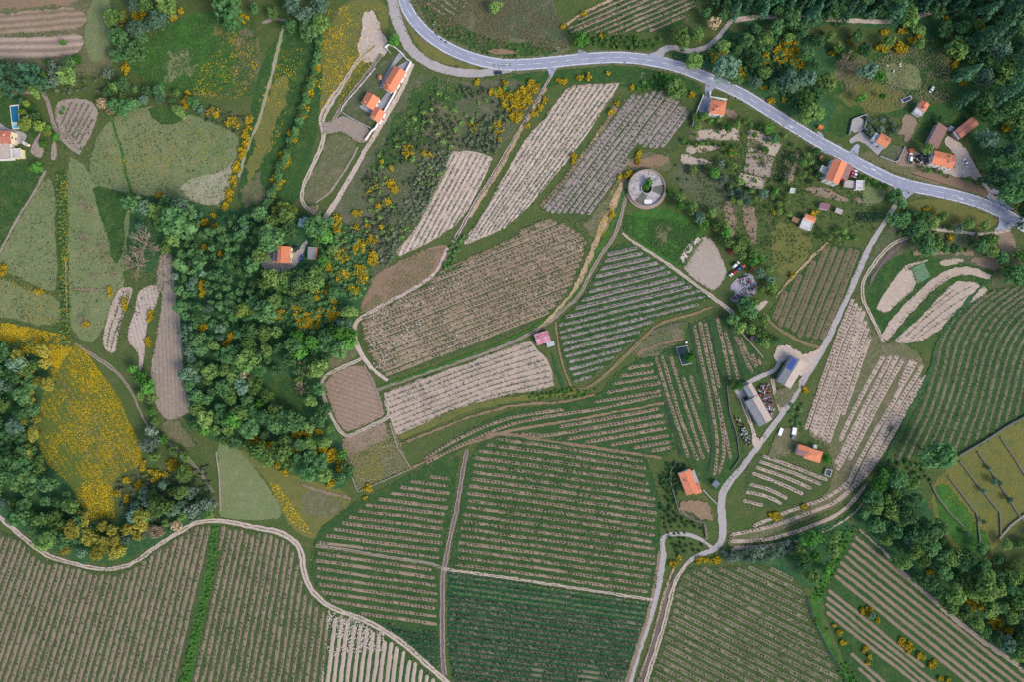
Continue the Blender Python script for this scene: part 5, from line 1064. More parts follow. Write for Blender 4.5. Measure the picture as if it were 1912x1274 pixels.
wall('stone_wall', 'low wall below the big tree row down to the barn yard', [(1374, 610), (1400, 640), (1424, 668)], .6, .9, 'stone')
wall('stone_wall', 'stone edging along the right side of the fallow brown plot', [(728, 790), (742, 835), (768, 876)], .5, .8, 'stone')
wall('stone_wall', 'stone edging below the fallow brown plot', [(640, 838), (655, 885), (668, 920), (720, 897), (768, 876)], .45, .7, 'stone')
wall('stone_wall', 'short stone wall beside the square plot', [(680, 682), (692, 705), (704, 733), (713, 768)], .4, .6, 'stone')
wall('stone_wall', 'stone wall along the left end of the hedge bank meadow', [(404, 846), (410, 890), (412, 955)], .5, .7, 'stone')

# ------------------------------------------------------------------ cars and small things
CARP = {k: paint_mat('car_'+k, hx(v), rough=0.25, spec=0.5, grain=0.02) for k, v in dict(navy='1f2a44', dark='262c33', silver='a8adb5', white='e8e8e8', blue='3f5791', red='b02c34', pink='c2526c').items()}
def car(c, ang, col, label, ln=4.3, van=False):
    x, y = wpt(c, .8); root = empty('van' if van else 'car', (x, y, 0.22), math.radians(ang)); tag(root, label, 'van' if van else 'car')
    wd = 1.78; hh = 1.15 if van else .82
    def loft(name, secs, mat):
        V = []; F = []
        for (xx, w0, z0, z1, w1) in secs: V += [(xx, -w0/2, z0), (xx, w0/2, z0), (xx, w1/2, z1), (xx, -w1/2, z1)]
        for i in range(len(secs)-1):
            for k in range(4): F.append((4*i+k, 4*i+4+k, 4*i+4+(k+1) % 4, 4*i+(k+1) % 4))
        e = 4*(len(secs)-1); F += [(3, 2, 1, 0), (e, e+1, e+2, e+3)]
        bm_ = bmesh.new(); vs = [bm_.verts.new(v) for v in V]
        for f in F: bm_.faces.new([vs[i] for i in f])
        bmesh.ops.recalc_face_normals(bm_, faces=bm_.faces); me = bpy.data.meshes.new(name); bm_.to_mesh(me); bm_.free(); me.materials.append(mat)
        return obj(name, me, root)
    a = ln/2
    loft('body', [(-a, wd*.86, .3, .72, wd*.8), (-a+.25, wd, .24, hh, wd*.92), (a*.35, wd, .24, hh, wd*.93), (a-.5, wd*.98, .24, .74, wd*.9), (a, wd*.8, .32, .6, wd*.72)], CARP[col])
    rt = 1.95 if van else 1.42
    loft('window_band', [(-a+.3 if van else -a+.45, wd*.9, hh-.05, hh, wd*.9), (-a+.45 if van else -a*.5, wd*.9, hh-.05, rt-.06, wd*.74), (a*.12, wd*.9, hh-.05, rt-.05, wd*.74), (a*.52, wd*.88, hh-.08, hh-.04, wd*.86)], BM['glass'])
    loft('roof', [(-a+.5 if van else -a*.5, wd*.75, rt-.08, rt-.02, wd*.7), (a*.1, wd*.75, rt-.08, rt, wd*.7)], CARP[col])
    for sx in (-a*.62, a*.62):
        for sy in (-1, 1):
            V = []; F = []; nn = 14
            for i in range(nn):
                t = 2*math.pi*i/nn; V += [(sx+.32*math.cos(t), sy*wd/2-sy*.2, .32+.32*math.sin(t)), (sx+.32*math.cos(t), sy*wd/2+sy*.02, .32+.32*math.sin(t))]
            for i in range(nn): j = (i+1) % nn; F.append((2*i, 2*j, 2*j+1, 2*i+1))
            me = bpy.data.meshes.new('wheel'); me.from_pydata(V, [], F+[tuple(range(0, 2*nn, 2)), tuple(range(1, 2*nn, 2))]); me.materials.append(BM['black']); obj('wheel', me, root)
    for sy in (-.55, .55):
        box('headlight', a-.12, a+.01, sy-.2, sy+.2, .5, .64, 'frame', root)
    return root
car((930.5, 135), 8, 'navy', 'dark navy car joining the asphalt road from the side road')
car((551, 463), 80, 'dark', 'dark car parked right of the house in the wood')
car((563, 481), 68, 'blue', 'blue grey car on the drive beside the shed in the wood')
car((523, 504.5), -5, 'silver', 'silver dark windowed car below the house in the wood')
car((1592, 322), 80, 'pink', 'pinkish red car parked beside the big roadside house')
car((1597.5, 324), 80, 'white', 'white car parked next to the pinkish red car')
car((1803, 303), 110, 'white', 'white car at the edge of the pale farmyard', 4.6)
van_label = 'white van standing in the cluttered farm yard'
car((1700, 294), 82, 'white', van_label, 5.4, True)
car((1740, 166.5), 55, 'white', 'small white car on the grass above the village', 3.8)
car((1374, 494), 40, 'white', 'white van in the scrap yard', 4.8, True)
car((1381, 500), 40, 'blue', 'blue van in the scrap yard', 4.4, True)
car((1372, 508), 25, 'red', 'red car in the scrap yard', 3.9)
car((1367, 511), 40, 'white', 'small white car at the end of the scrap yard row', 3.2)
car((1363, 470), -40, 'red', 'dark red car half under the trees above the scrap yard', 3.6)

def crate(c, ang, sz, mat, label, cat, z=0.4):
    x, y = wpt(c); root = empty('crate', (x, y, 0), math.radians(ang)); tag(root, label, cat)
    L, B, h = sz
    box('box', -L/2, L/2, -B/2, B/2, .1, h, mat, root); box('lid', -L/2-.08, L/2+.08, -B/2-.08, B/2+.08, h+.003, h+.09, mat, root)
    for sx in (-1, 1): box('runner', sx*L*.3-.1, sx*L*.3+.1, -B/2, B/2, 0, .097, 'wood', root)
crate((1529.5, 238.5), -18, (2.4, 1.6, 2.2), 'orange', 'orange kiosk box at the lay-by on the road', 'kiosk')
crate((1700, 281), 10, (2.6, 1.8, 1.4), 'brickred', 'red crate above the white van in the farm yard', 'crate')
crate((1732, 300), 20, (1.6, 1.6, 1.2), 'brickred', 'small red crate by the farmhouse corner', 'crate')
crate((1388, 497), 40, (1.4, 1.1, 1.2), 'orange', 'orange crate at the scrap yard cars', 'crate')
crate((1403, 502), 60, (1.8, 1.2, 1.1), 'brickred', 'red scrap box under the trees of the scrap yard', 'crate')
crate((1457, 807), 70, (4.2, 1.8, .8), 'white', 'pale pallet stack left of the orange tile roofed shed', 'pallets')
crate((1482, 806), 80, (4.0, 2.2, 1.0), 'white', 'white covered pile left of the orange tile roofed shed', 'pile')
crate((1480, 817), 70, (2.4, 1.6, 1.3), 'slate', 'dark blue bin beside the white covered pile', 'bin')
crate((1404, 631), 60, (2.6, 2.2, 1.6), 'magenta', 'crimson covered trailer at the tree row', 'trailer')
crate((1281, 640), 10, (.9, .9, 1.0), 'white', 'small white box at the corner of the sunken tank', 'box')
def debris(poly, n, label, mats):
    P = np.asarray(poly, float); lo, hi = P.min(0), P.max(0); Vs = []; Fs = []; M = []; k = 0
    while k < n:
        c = lo+(hi-lo)*rng.random(2)
        if not inpoly([c], P)[0]: continue
        x, y = wpt(c); a = rng.random()*3.14; l, b, h = .3+1.4*rng.random()**2, .25+.7*rng.random(), .45+.9*rng.random()
        ca, sa = math.cos(a), math.sin(a)
        q = [(x+ca*u*l-sa*v*b, y+sa*u*l+ca*v*b) for u, v in ((-.5, -.5), (.5, -.5), (.5, .5), (-.5, .5))]
        o = len(Vs); Vs += [(*p, .3) for p in q]+[(*p, h) for p in q]
        Fs += [(o+4, o+5, o+6, o+7)]+[(o+i, o+(i+1) % 4, o+4+(i+1) % 4, o+4+i) for i in range(4)]; M += [int(rng.integers(0, len(mats)))]*5; k += 1
    me = mesh_np('scrap', Vs, Fs, [BM[m] for m in mats], M); tag(obj('scrap', me), label, 'scrap', kind='stuff')
debris([(1378, 520), (1395, 512), (1410, 530), (1412, 545), (1385, 562), (1362, 560), (1380, 545)], 120, 'scattered scrap and tyres in the scrap yard', ['black', 'slate', 'metal', 'concrete', 'slate', 'brickred', 'black', 'metal'])
debris([(1412, 724), (1434, 716), (1438, 745), (1444, 765), (1438, 780), (1428, 758)], 110, 'heap of scrap and bricks beside the long grey barn', ['black', 'slate', 'metal', 'slate', 'concrete', 'black', 'wood', 'black', 'brickred'])
debris([(1452, 706), (1474, 672), (1480, 676), (1458, 710)], 60, 'tyres and junk along the barn with solar panels', ['black', 'slate', 'metal'])
debris([(1372, 778), (1386, 785), (1398, 815), (1402, 835), (1390, 830)], 80, 'rubble and timber left of the long grey barn', ['concrete', 'wood', 'metal', 'black'])
debris([(1706, 288), (1730, 286), (1730, 305), (1708, 304)], 60, 'dark clutter in the farm yard', ['black', 'slate', 'metal', 'black'])
debris([(488, 465), (500, 462), (502, 490), (490, 490)], 26, 'clutter on the yard left of the house in the wood', ['metal', 'white', 'tile_old', 'concrete'])

def pole(c, h, label):
    x, y = wpt(c); V = []; F = []; n = 8
    for i in range(n):
        a = 2*math.pi*i/n; V += [(.16*math.cos(a), .16*math.sin(a), 0), (.09*math.cos(a), .09*math.sin(a), h)]
    for i in range(n): j = (i+1) % n; F.append((2*i, 2*j, 2*j+1, 2*i+1))
    root = empty('utility_pole', (x, y, 0)); tag(root, label, 'pole')
    obj('post', mesh_np('post', V, F, (BM['concrete'],)), root); box('crossarm', -.9, .9, -.06, .06, h-.5, h-.36, 'concrete', root)
    for u in (-.75, 0, .75): box('insulator', u-.05, u+.05, -.05, .05, h-.357, h-.15, 'white', root)
for c, lab in (((812, 56), 'utility pole on the verge inside the road bend'), ((1041, 98), 'utility pole above the road left of the gateway'), ((1196, 145), 'utility pole on the verge below the road'), ((1663, 415), 'utility pole beside the upper farm road')):
    pole(c, 7.5, lab)
# sheep: one continuous skinned body each
def sheep(c, ang, label):
    x, y = wpt(c)
    me = bpy.data.meshes.new('sheep')
    V = [(0, 0, .72), (-.38, 0, .74), (.36, 0, .74), (.55, 0, .95), (.74, 0, .98), (.92, 0, .86)]; E = [(0, 1), (0, 2), (2, 3), (3, 4), (4, 5)]
    R = [.29, .27, .26, .15, .13, .07]
    for (bx_, src) in ((-.38, 1), (.36, 2)):
        for sy in (-1, 1):
            i = len(V); V += [(bx_, sy*.14, .45), (bx_-.03, sy*.15, .22), (bx_, sy*.15, 0.0)]; R += [.1, .055, .05]; E += [(src, i), (i, i+1), (i+1, i+2)]
    for sy in (-1, 1): i = len(V); V += [(.7, sy*.2, 1.0)]; R += [.04]; E += [(4, i)]
    me.from_pydata(V, E, []); me.materials.append(paint_mat('wool', hx('e3dfd2'), hx('cfc9b8'), sc=6, rough=1)); o = obj('sheep', me, loc=(x, y, 0.1)); o.rotation_euler = (0, 0, math.radians(ang)); o.scale = (1.1, 1.1, 1.1)
    sk = o.modifiers.new('skin', 'SKIN')
    for v, r in zip(me.skin_vertices[0].data if me.skin_vertices else [], R): v.radius = (r, r)
    o.modifiers.new('sub', 'SUBSURF').levels = 1
    tag(o, label, 'sheep', None); return o
sheep((1678, 120.5), 20, 'white sheep standing closest above the pair in the paddock'); sheep((1679.5, 124), 200, 'white sheep second of the close pair in the paddock')
sheep((1667, 134), 90, 'white sheep alone below the pair in the paddock'); sheep((1656, 123.5), 150, 'white sheep leftmost in the paddock')

# ------------------------------------------------------------------ trees and bushes
def tube(V, F, p0, p1, r0, r1, n=5):
    p0 = np.array(p0, float); p1 = np.array(p1, float); d = p1-p0; d /= np.linalg.norm(d)+1e-9
    a = np.cross(d, (0, 0, 1) if abs(d[2]) < .9 else (1, 0, 0)); a /= np.linalg.norm(a); b = np.cross(d, a); o = len(V)
    for i in range(n):
        t = 2*math.pi*i/n; u = a*math.cos(t)+b*math.sin(t); V.append(tuple(p0+u*r0)); V.append(tuple(p1+u*r1))
    for i in range(n): j = (i+1) % n; F.append((o+2*i, o+2*j, o+2*j+1, o+2*i+1))

def trunk_mesh(h, r, lobes, seed):
    V, F = [], []; tube(V, F, (0, 0, 0), (0, 0, h*.5), r, r*.75, 7); tube(V, F, (0, 0, h*.5), (0, 0, h), r*.75, r*.3, 7)
    for c in lobes[:6]: tube(V, F, (0, 0, h*.55), (c[0]*.85, c[1]*.85, c[2]), r*.45, r*.12, 5)
    return mesh_np('trunk', V, F, (bark,), smooth=True)

def crown_np(seed, R=1.0, zc=1.35, hz=0.8, nl=16, leaves=520, ls=0.2, lobr=(.28, .5), rad=(.35, .75), up=.25, shape='round'):
    r = np.random.default_rng(seed); C, Rr = [], []
    for i in range(nl):
        a = 2.4*i+r.normal(0, .3); e = r.uniform(-.35, 1.0)
        q = r.uniform(*rad)*(1 if i else 0)
        if shape == 'cone':
            t = (i+.5)/nl; q = (1-t)*.8+.05; c = (q*math.cos(a), q*math.sin(a), zc+hz*(t*2-1))
        else:
            ce = math.cos(e); c = (q*ce*math.cos(a), q*ce*math.sin(a), zc+hz*.75*math.sin(e)*r.uniform(.6, 1.05))
        C.append(c); Rr.append(r.uniform(*lobr)*(1-.5*((i+.5)/nl) if shape == 'cone' else 1))
    C = np.array(C)*[R, R, 1]; Rr = np.array(Rr)*R
    idx = r.choice(nl, leaves, p=Rr**2/np.sum(Rr**2))
    d = r.normal(size=(leaves, 3)); d[:, 2] += .35; d /= np.linalg.norm(d, axis=1)[:, None]
    P = C[idx]+d*(Rr[idx]*(.72+.34*r.random(leaves)))[:, None]
    n = d+r.normal(0, .45, (leaves, 3)); n[:, 2] += up; n /= np.linalg.norm(n, axis=1)[:, None]
    t = np.cross(n, r.normal(size=(leaves, 3))); t /= np.linalg.norm(t, axis=1)[:, None]; b = np.cross(n, t)
    s = (ls*(.6+.8*r.random(leaves)))[:, None]*.5
    V = np.stack([P-t*s-b*s*.6, P+t*s*.7-b*s, P+t*s+b*s*.7, P-t*s*.5+b*s], 1).reshape(-1, 3)
    lr = r.random(nl)
    return V, np.arange(4*leaves).reshape(-1, 4), np.clip(lr[idx]*.55+r.random(leaves)*.45, 0, 1), C

SPEC = {}
def species(key, leafmat, nvar, trunkr=.07, **kw):
    L = []
    for i in range(nvar):
        V, F, rn, C = crown_np(sum(map(ord, key))*13+i, **kw)
        L.append((mesh_np('crown', V, F, (LM[leafmat],), rnd=rn), trunk_mesh(kw.get('zc', 1.35)+.1, trunkr, C, i), kw.get('zc', 1.35)+kw.get('hz', .8)*.5))
    SPEC[key] = L
species('oak_tree', 'oak', 6); species('dark_tree', 'dark', 5, nl=14); species('willow_tree', 'blue', 4, nl=18, ls=.17, leaves=620)
species('lime_tree', 'lime', 3); species('bright_tree', 'bright', 4, nl=12, leaves=480)
species('mimosa_tree', 'yellowgreen', 4, nl=26, ls=.15, leaves=900, lobr=(.2, .34))  # broadleaf crowns in mixed yellow and green
species('young_tree', 'dark', 5, nl=9, leaves=260, ls=.27, zc=1.7, hz=1.0)
species('young_blue_tree', 'blue', 3, nl=9, leaves=260, ls=.27, zc=1.7, hz=1.0)
species('pine_tree', 'pine', 5, nl=22, leaves=620, ls=.2, zc=2.3, hz=1.6, shape='cone', lobr=(.3, .45))
species('olive_tree', 'olive', 4, nl=10, leaves=300, ls=.2, zc=1.1, hz=.6)
species('tan_tree', 'tan', 2, nl=14)
species('shrub', 'oak', 4, nl=8, leaves=170, ls=.32, zc=.55, hz=.5, trunkr=.05)
species('grey_shrub', 'grey', 4, nl=8, leaves=170, ls=.32, zc=.55, hz=.5, trunkr=.05)
species('bright_shrub', 'bright', 3, nl=8, leaves=170, ls=.32, zc=.55, hz=.5, trunkr=.05)

def broom_np(seed):
    V, F, rn, C = crown_np(seed, zc=.5, hz=.5, nl=7, leaves=190, ls=.27, lobr=(.2, .44), rad=(.45, 1.0), up=.5)
    r = np.random.default_rng(seed+5); mi = (r.random(len(F)) < .36).astype(np.int32)
    return V, F, rn, mi, C
BROOM = []
for i in range(6):
    V, F, rn, mi, C = broom_np(500+i); BROOM.append((V, F, rn, mi, mesh_np('broom_bush', V, F, (LM['broom'] if i % 3 else LM['broomdark'], LM['broomgreen']), mi, rn)))

NTREE = 0
def tree(key, c, dpx, label, group=None, name=None, cat='tree', zs=1.0):
    """c = crown centre in the photo, dpx = crown diameter in photo px"""
    global NTREE; NTREE += 1
    var = SPEC[key]; cm, tm, hc = var[int(rng.integers(0, len(var)))]
    R = dpx*S/2; x, y = wpt(c, min(hc*R*zs, 16))
    root = empty(name or key, (x, y, 0), rng.random()*6.28, R)
    root.scale = (R*(.82+.36*rng.random()), R*(.82+.36*rng.random()), R*zs)
    tag(root, label, cat, group)
    obj('crown', cm, root); obj('trunk', tm, root)
    return root

def scatter(poly, d, n_try=None, seed=0, keep=None, jitter=None):
    """darts at least d px apart inside a photo polygon"""
    P = np.asarray(poly, float); lo, hi = P.min(0), P.max(0); r = np.random.default_rng(seed)
    n_try = n_try or int((hi-lo).prod()/(d*d)*6)
    C = lo+(hi-lo)*r.random((n_try, 2)); C = C[inpoly(C, P)]
    if keep is not None: C = C[[keep(c) for c in C]] if len(C) else C
    grid = {}; out = []
    for c in C:
        k = (int(c[0]//d), int(c[1]//d)); ok = True
        for i in (-1, 0, 1):
            for j in (-1, 0, 1):
                for q in grid.get((k[0]+i, k[1]+j), ()):
                    if (q[0]-c[0])**2+(q[1]-c[1])**2 < d*d: ok = False; break
                if not ok: break
            if not ok: break
        if ok: grid.setdefault(k, []).append(c); out.append(c)
    return out

DESC = {'oak_tree': 'green broadleaf tree', 'dark_tree': 'dark green tree', 'willow_tree': 'grey blue leaved tree', 'lime_tree': 'yellow green tree', 'bright_tree': 'bright green tree', 'mimosa_tree': 'yellow topped tree', 'young_tree': 'small dark plantation tree', 'young_blue_tree': 'small bluish plantation tree', 'pine_tree': 'tall dark pine', 'olive_tree': 'grey green olive tree', 'tan_tree': 'tan coloured leafing tree'}
def wood(poly, d, mix, where, seed, holes=(), size=(.95, 1.85), zs=1.0):
    ks = list(mix); pr = np.array([mix[k] for k in ks]); pr = pr/pr.sum(); r = np.random.default_rng(seed+1)
    H_ = [np.asarray(h, float) for h in holes]
    def keep(c): return clear_of_broom(c) and not any(inpoly([c], h)[0] for h in H_)
    for c in scatter(poly, d, seed=seed, keep=keep):
        k = ks[int(r.choice(len(ks), p=pr))]
        tree(k, c, d*r.uniform(*size)*(1.45 if r.random() < .14 else 1), f'{DESC[k]} {where}', f'{DESC[k]}s {where}', zs=zs*r.uniform(.85, 1.15))

BR_L = """258 22 10 20 14;228 35 8 16 7;323 32 6 5 4;337 21 4 4 3;455 35 10 8 5;235 128 6 12 6;347 186 8 18 8;400 210 16 8 14;435 228 15 8 14;465 226 5 14 10;459 256 5 16 12;451 286 5 14 11;442 312 5 12 9;435 338 5 12 8;427 362 5 12 8;421 382 4 6 5
591 128 6 8 8;582 151 7 10 10;575 171 8 8 9;565 208 9 14 14;548 251 9 12 12;531 296 9 16 16;518 336 9 18 18;508 363 4 5 4;597 78 6 5 4;928 171 12 8 8;943 181 8 8 5;882 237 12 9 9;891 153 3 4 3;940 153 3 3 1;762 279 9 14 12;800 287 14 6 6;714 301 4 4 2;730 314 4 4 2
994 163 12 12 18;979 183 16 18 28;963 213 12 16 20;957 194 18 22 18;925 230 7 8 6;932 242 8 20 10;1018 184 4 7 3;1010 201 4 6 4;998 212 4 4 3;984 234 4 4 3;1049 150 10 4 6;1082 143 5 4 3;1099 143 3 3 2;1135 138 2 2 1;1180 162 3 3 2;1152 193 3 3 2;1143 207 3 4 2;1072 296 4 7 4;1193 289 5 6 5;1190 299 6 4 3;1171 326 6 4 4;1159 331 3 3 2;1141 400 4 7 5
729 343 9 8 10;739 353 6 6 8;691 358 4 3 2;704 346 2 2 1;707 385 6 4 4;724 376 4 5 3;666 398 8 4 4;686 421 5 5 3;665 422 4 3 2;712 421 5 4 3;631 416 6 20 14;694 446 8 8 8;671 461 12 14 18;697 481 9 12 14;634 476 14 14 12;615 499 6 6 5;641 514 10 10 10;674 511 14 18 24;661 541 8 8 8;591 539 6 8 5;609 541 6 8 5;590 558 5 6 4;622 562 5 5 4;521 589 10 12 10;553 577 10 14 12;566 597 14 14 18;588 599 14 18 24;621 587 12 14 22;561 614 8 5 6;599 577 5 5 4
382 415 6 5 4;399 402 4 5 3;402 422 5 4 3;377 539 5 16 10;382 461 3 4 2;412 471 3 4 2;301 364 9 4 6;251 369 4 3 2;72 544 7 6 5;5 504 8 10 7;377 612 8 6 5;430 630 8 8 6;422 643 7 6 5;427 683 4 4 3;434 696 4 3 2;442 797 6 6 4;472 820 8 10 7;321 867 8 14 10;352 880 7 9 7;266 870 4 10 5;286 890 14 12 14;306 887 6 5 4;259 910 9 9 12;236 900 6 8 5;221 922 4 5 3;236 931 5 5 4
485 827 8 8 8;503 832 10 4 6;553 812 10 6 8;576 812 8 7 7;594 809 6 5 4;553 844 10 5 7;599 844 16 10 20;621 852 10 12 16;636 872 6 12 10;531 883 6 5 4;520 872 4 4 2;616 903 6 7 5;691 912 6 6 4;683 931 3 3 1;1303 1048 4 4 3;1320 1048 8 4 5;1338 1047 6 5 5;1257 1054 6 6 4;1269 1042 2 2 1;1447 964 12 6 10;1618 1142 10 6 8;1638 1160 3 5 2;1683 1200 6 8 5;1698 1210 8 9 8;1721 1225 8 6 6;1741 1243 8 8 6;1768 1272 4 3 2;1757 1266 3 3 2;1615 1213 5 5 3;1624 1225 3 3 2;1575 1201 6 5 3;1568 1182 3 3 2;1556 1170 3 3 1;1620 1240 2 2 1
1738 1072 7 6 6;1718 1024 4 5 3;1821 1130 16 12 18;1839 1115 9 8 9;1859 1165 14 12 16;1892 1140 10 9 12;1904 1195 10 12 12;1857 1110 5 4 3;1882 1180 8 8 8;1854 1095 4 4 3;1849 1070 5 4 3;1505 729 4 5 3;1500 947 4 3 2;1470 98 26 24 55;1488 118 12 10 12;1683 88 12 8 14;1651 87 14 5 12;1588 75 6 6 5;1651 59 7 5 6;1686 55 8 5 7;1716 66 5 7 6;1701 75 8 5 6;1488 60 6 4 4;1455 124 4 5 3;1555 100 3 3 1;1787 113 5 6 5;1782 123 3 3 2;1796 153 6 4 4;1814 75 8 5 7;1834 53 7 5 6;1440 188 5 4 4;1462 186 3 3 2;1877 239 6 6 5;1907 306 4 4 3;1766 33 3 3 2;1333 105 8 12 10;1349 98 7 8 8;1400 113 5 10 8;1385 136 5 12 8;1428 110 6 10 7;1426 161 6 5 4;1291 176 5 3 3;1050 48 4 4 3;1089 26 4 3 3;1125 66 3 2 1
1731 393 8 5 5;1776 441 6 4 4;1477 516 4 5 3;1520 397 6 3 3;1445 395 4 3 2;1902 385 4 3 2;1364 282 3 8 3;160 605 6 5 4;205 545 3 8 3;232 570 3 12 4;280 590 3 14 6;275 640 4 12 5"""
CL = np.array([list(map(float, l.split())) for l in BR_L.replace('\n', ';').split(';')])
def clear_of_broom(c):
    return not np.any(((c[0]-CL[:, 0])/(CL[:, 2]*.9+6))**2+((c[1]-CL[:, 1])/(CL[:, 3]*.9+6))**2 < 1)
# plantation in the valley wood
pl = [(335, 405), (380, 395), (470, 398), (478, 470), (468, 560), (440, 640), (345, 640), (330, 560), (322, 480)]
wood(pl, 13.5, {'young_tree': 8, 'young_blue_tree': 1}, 'in the dense plantation of the valley wood', 11, size=(1.0, 1.5))
wood([(240, 372), (330, 368), (380, 392), (335, 405), (322, 470), (300, 465), (285, 430), (250, 420)], 22, {'oak_tree': 4, 'dark_tree': 2, 'willow_tree': 1}, 'at the upper left corner of the valley wood', 12, holes=[[(235, 425), (300, 425), (300, 515), (235, 515)]])
big = [(345, 640), (440, 640), (478, 520), (500, 515), (560, 520), (600, 520), (645, 570), (662, 600), (655, 645), (598, 690), (600, 740), (635, 830), (655, 900), (600, 898), (500, 862), (450, 830), (400, 825), (352, 795), (362, 765), (345, 700)]
wood(big, 19, {'oak_tree': 5, 'dark_tree': 6, 'willow_tree': .8, 'bright_tree': 1.2}, 'in the lower part of the valley wood', 13, holes=[[(495, 700), (545, 705), (580, 770), (560, 800), (515, 760)], [(505, 570), (640, 565), (640, 620), (505, 620)]])
wood([(478, 398), (540, 395), (552, 425), (548, 455), (500, 458), (482, 490), (470, 470)], 19, {'oak_tree': 4, 'dark_tree': 3, 'bright_tree': 1}, 'round the house in the wood', 14)
wood([(580, 440), (600, 400), (625, 410), (620, 460), (605, 520), (585, 545), (530, 540), (500, 525), (505, 512), (560, 508), (595, 495)], 20, {'oak_tree': 4, 'dark_tree': 2, 'bright_tree': 1}, 'right of the house in the wood', 15, holes=[[(570, 455), (595, 455), (595, 492), (565, 492)]])
wood([(645, 560), (665, 575), (660, 640), (640, 660), (620, 640), (630, 600)], 20, {'bright_tree': 3, 'oak_tree': 2}, 'at the right edge of the valley wood', 16)
for c, d, k, l in (((528, 388), 26, 'lime_tree', 'yellow green tree right of the pale path top above the house in the wood'), ((545, 392), 24, 'lime_tree', 'yellow green tree left of the teal lean-to'), ((512, 392), 20, 'lime_tree', 'leftmost yellow green tree above the house in the wood'),
                   ((452, 578), 32, 'lime_tree', 'round yellow green tree inside the valley wood'), ((458, 700), 26, 'tan_tree', 'tan coloured tree inside the lower valley wood'), ((735, 72), 26, 'bright_tree', 'lime green round tree at the gate of the walled houses'),
                   ((1086, 70), 32, 'bright_tree', 'round light green tree at the field gate above the road'), ((1275, 68), 36, 'oak_tree', 'big round tree beside the gravel lane'), ((1303, 60), 24, 'oak_tree', 'smaller round tree right of the big one by the gravel lane'), ((1290, 667), 24, 'bright_tree', 'round green tree beside the sunken tank'),
                   ((1755, 850), 62, 'dark_tree', 'huge dark tree standing at the foot of the dim terraces'), ((1546, 858), 18, 'bright_tree', 'small green tree at the end of the orange tile roofed shed'), ((1378, 723), 22, 'bright_tree', 'green tree left of the long grey barn'), ((925, 10), 26, 'oak_tree', 'green tree right of the small plot in the road bend'),
                   ((1650, 178), 16, 'bright_tree', 'small pale green tree in the village paddock'), ((1610, 180), 22, 'bright_tree', 'green bush-like tree left in the village paddock'), ((1625, 130), 38, 'willow_tree', 'large grey green tree in the upper paddock'), ((1645, 140), 24, 'bright_tree', 'bright green tree right of the large grey green one'),
                   ((1735, 275), 26, 'oak_tree', 'dark green tree behind the farmhouse'), ((1760, 222), 16, 'dark_tree', 'small dark tree above the tapering barn'), ((1810, 333), 15, 'oak_tree', 'round clipped tree left of the pair below the farmyard'), ((1829, 339), 13, 'oak_tree', 'round clipped tree right of the pair below the farmyard'), ((1521, 210), 44, 'oak_tree', 'big tree right above the road bend near the orange kiosk'), ((1545, 150), 40, 'oak_tree', 'big tree in the scrub above the village paddock'), ((1478, 150), 44, 'willow_tree', 'pale green tree below the big broom patch'),
                   ((1262, 160), 36, 'oak_tree', 'tree clump left of the white house drive'), ((1272, 172), 28, 'dark_tree', 'dark tree right in the clump left of the white house drive'), ((1250, 150), 24, 'bright_tree', 'brighter tree at the top of the clump left of the white house drive'), ((1675, 362), 26, 'dark_tree', 'dark tree at the top of the farm road'), ((1685, 378), 22, 'dark_tree', 'second dark tree at the top of the farm road'), ((1308, 405), 26, 'willow_tree', 'pale blue green tree in the tree line below the tank'), ((1440, 523), 20, 'willow_tree', 'pale tree at the right end of the scrap yard')):
    tree(k, c, d, l)
# tree line below the round tank
wood([(1252, 355), (1275, 365), (1300, 385), (1330, 395), (1370, 430), (1385, 450), (1420, 465), (1438, 500), (1425, 520), (1410, 500), (1390, 485), (1360, 455), (1320, 425), (1290, 400), (1255, 372)], 14, {'oak_tree': 4, 'bright_tree': 2, 'willow_tree': 1}, 'in the tree line between round tank and scrap yard', 21, size=(1.2, 1.8))
wood([(1365, 590), (1385, 565), (1410, 560), (1425, 590), (1440, 620), (1460, 635), (1440, 650), (1405, 630), (1380, 612)], 15, {'oak_tree': 5, 'dark_tree': 2, 'bright_tree': 1}, 'in the tree row below the scrap yard', 22, size=(1.2, 1.8))
wood([(1420, 535), (1445, 525), (1448, 545), (1420, 560)], 13, {'oak_tree': 1}, 'right of the scrap yard', 23)
# lower left wood
wood([(-60, 640), (30, 640), (50, 690), (60, 760), (60, 860), (130, 925), (150, 985), (100, 1025), (30, 975), (-60, 900)], 21, {'dark_tree': 6, 'willow_tree': 1, 'oak_tree': 2}, 'in the dark wood at the left edge', 31)
wood([(20, 665), (90, 650), (90, 700), (70, 780), (60, 865), (30, 900), (20, 850), (40, 760)], 22, {'mimosa_tree': 1}, 'along the left side of the yellow field', 32, size=(1.0, 1.5))
for q in ((165, 1000, 32), (190, 985, 26), (180, 1032, 36), (212, 1036, 32), (236, 992, 30), (258, 968, 30), (272, 986, 24), (200, 1012, 26), (152, 976, 28), (112, 990, 28), (95, 1008, 24)):
    tree('mimosa_tree', q[:2], q[2], 'large yellow topped tree crowding above the bend of the winding track', 'large yellow topped trees above the track bend')
tree('mimosa_tree', (40, 850), 46, 'largest yellow topped tree beside the yellow field', zs=.9)
wood([(110, 985), (150, 960), (200, 985), (215, 1000), (270, 960), (275, 985), (220, 1040), (190, 1052), (150, 1045), (110, 1025)], 19, {'mimosa_tree': 4, 'willow_tree': 1.5, 'dark_tree': 1.5}, 'just above the bend of the winding track', 33, size=(1.0, 1.5))
wood([(225, 925), (300, 905), (390, 930), (395, 960), (330, 985), (262, 1000), (240, 960)], 18, {'oak_tree': 2, 'willow_tree': 2, 'olive_tree': 1, 'tan_tree': .5}, 'in the thicket between yellow field and winding track', 34)
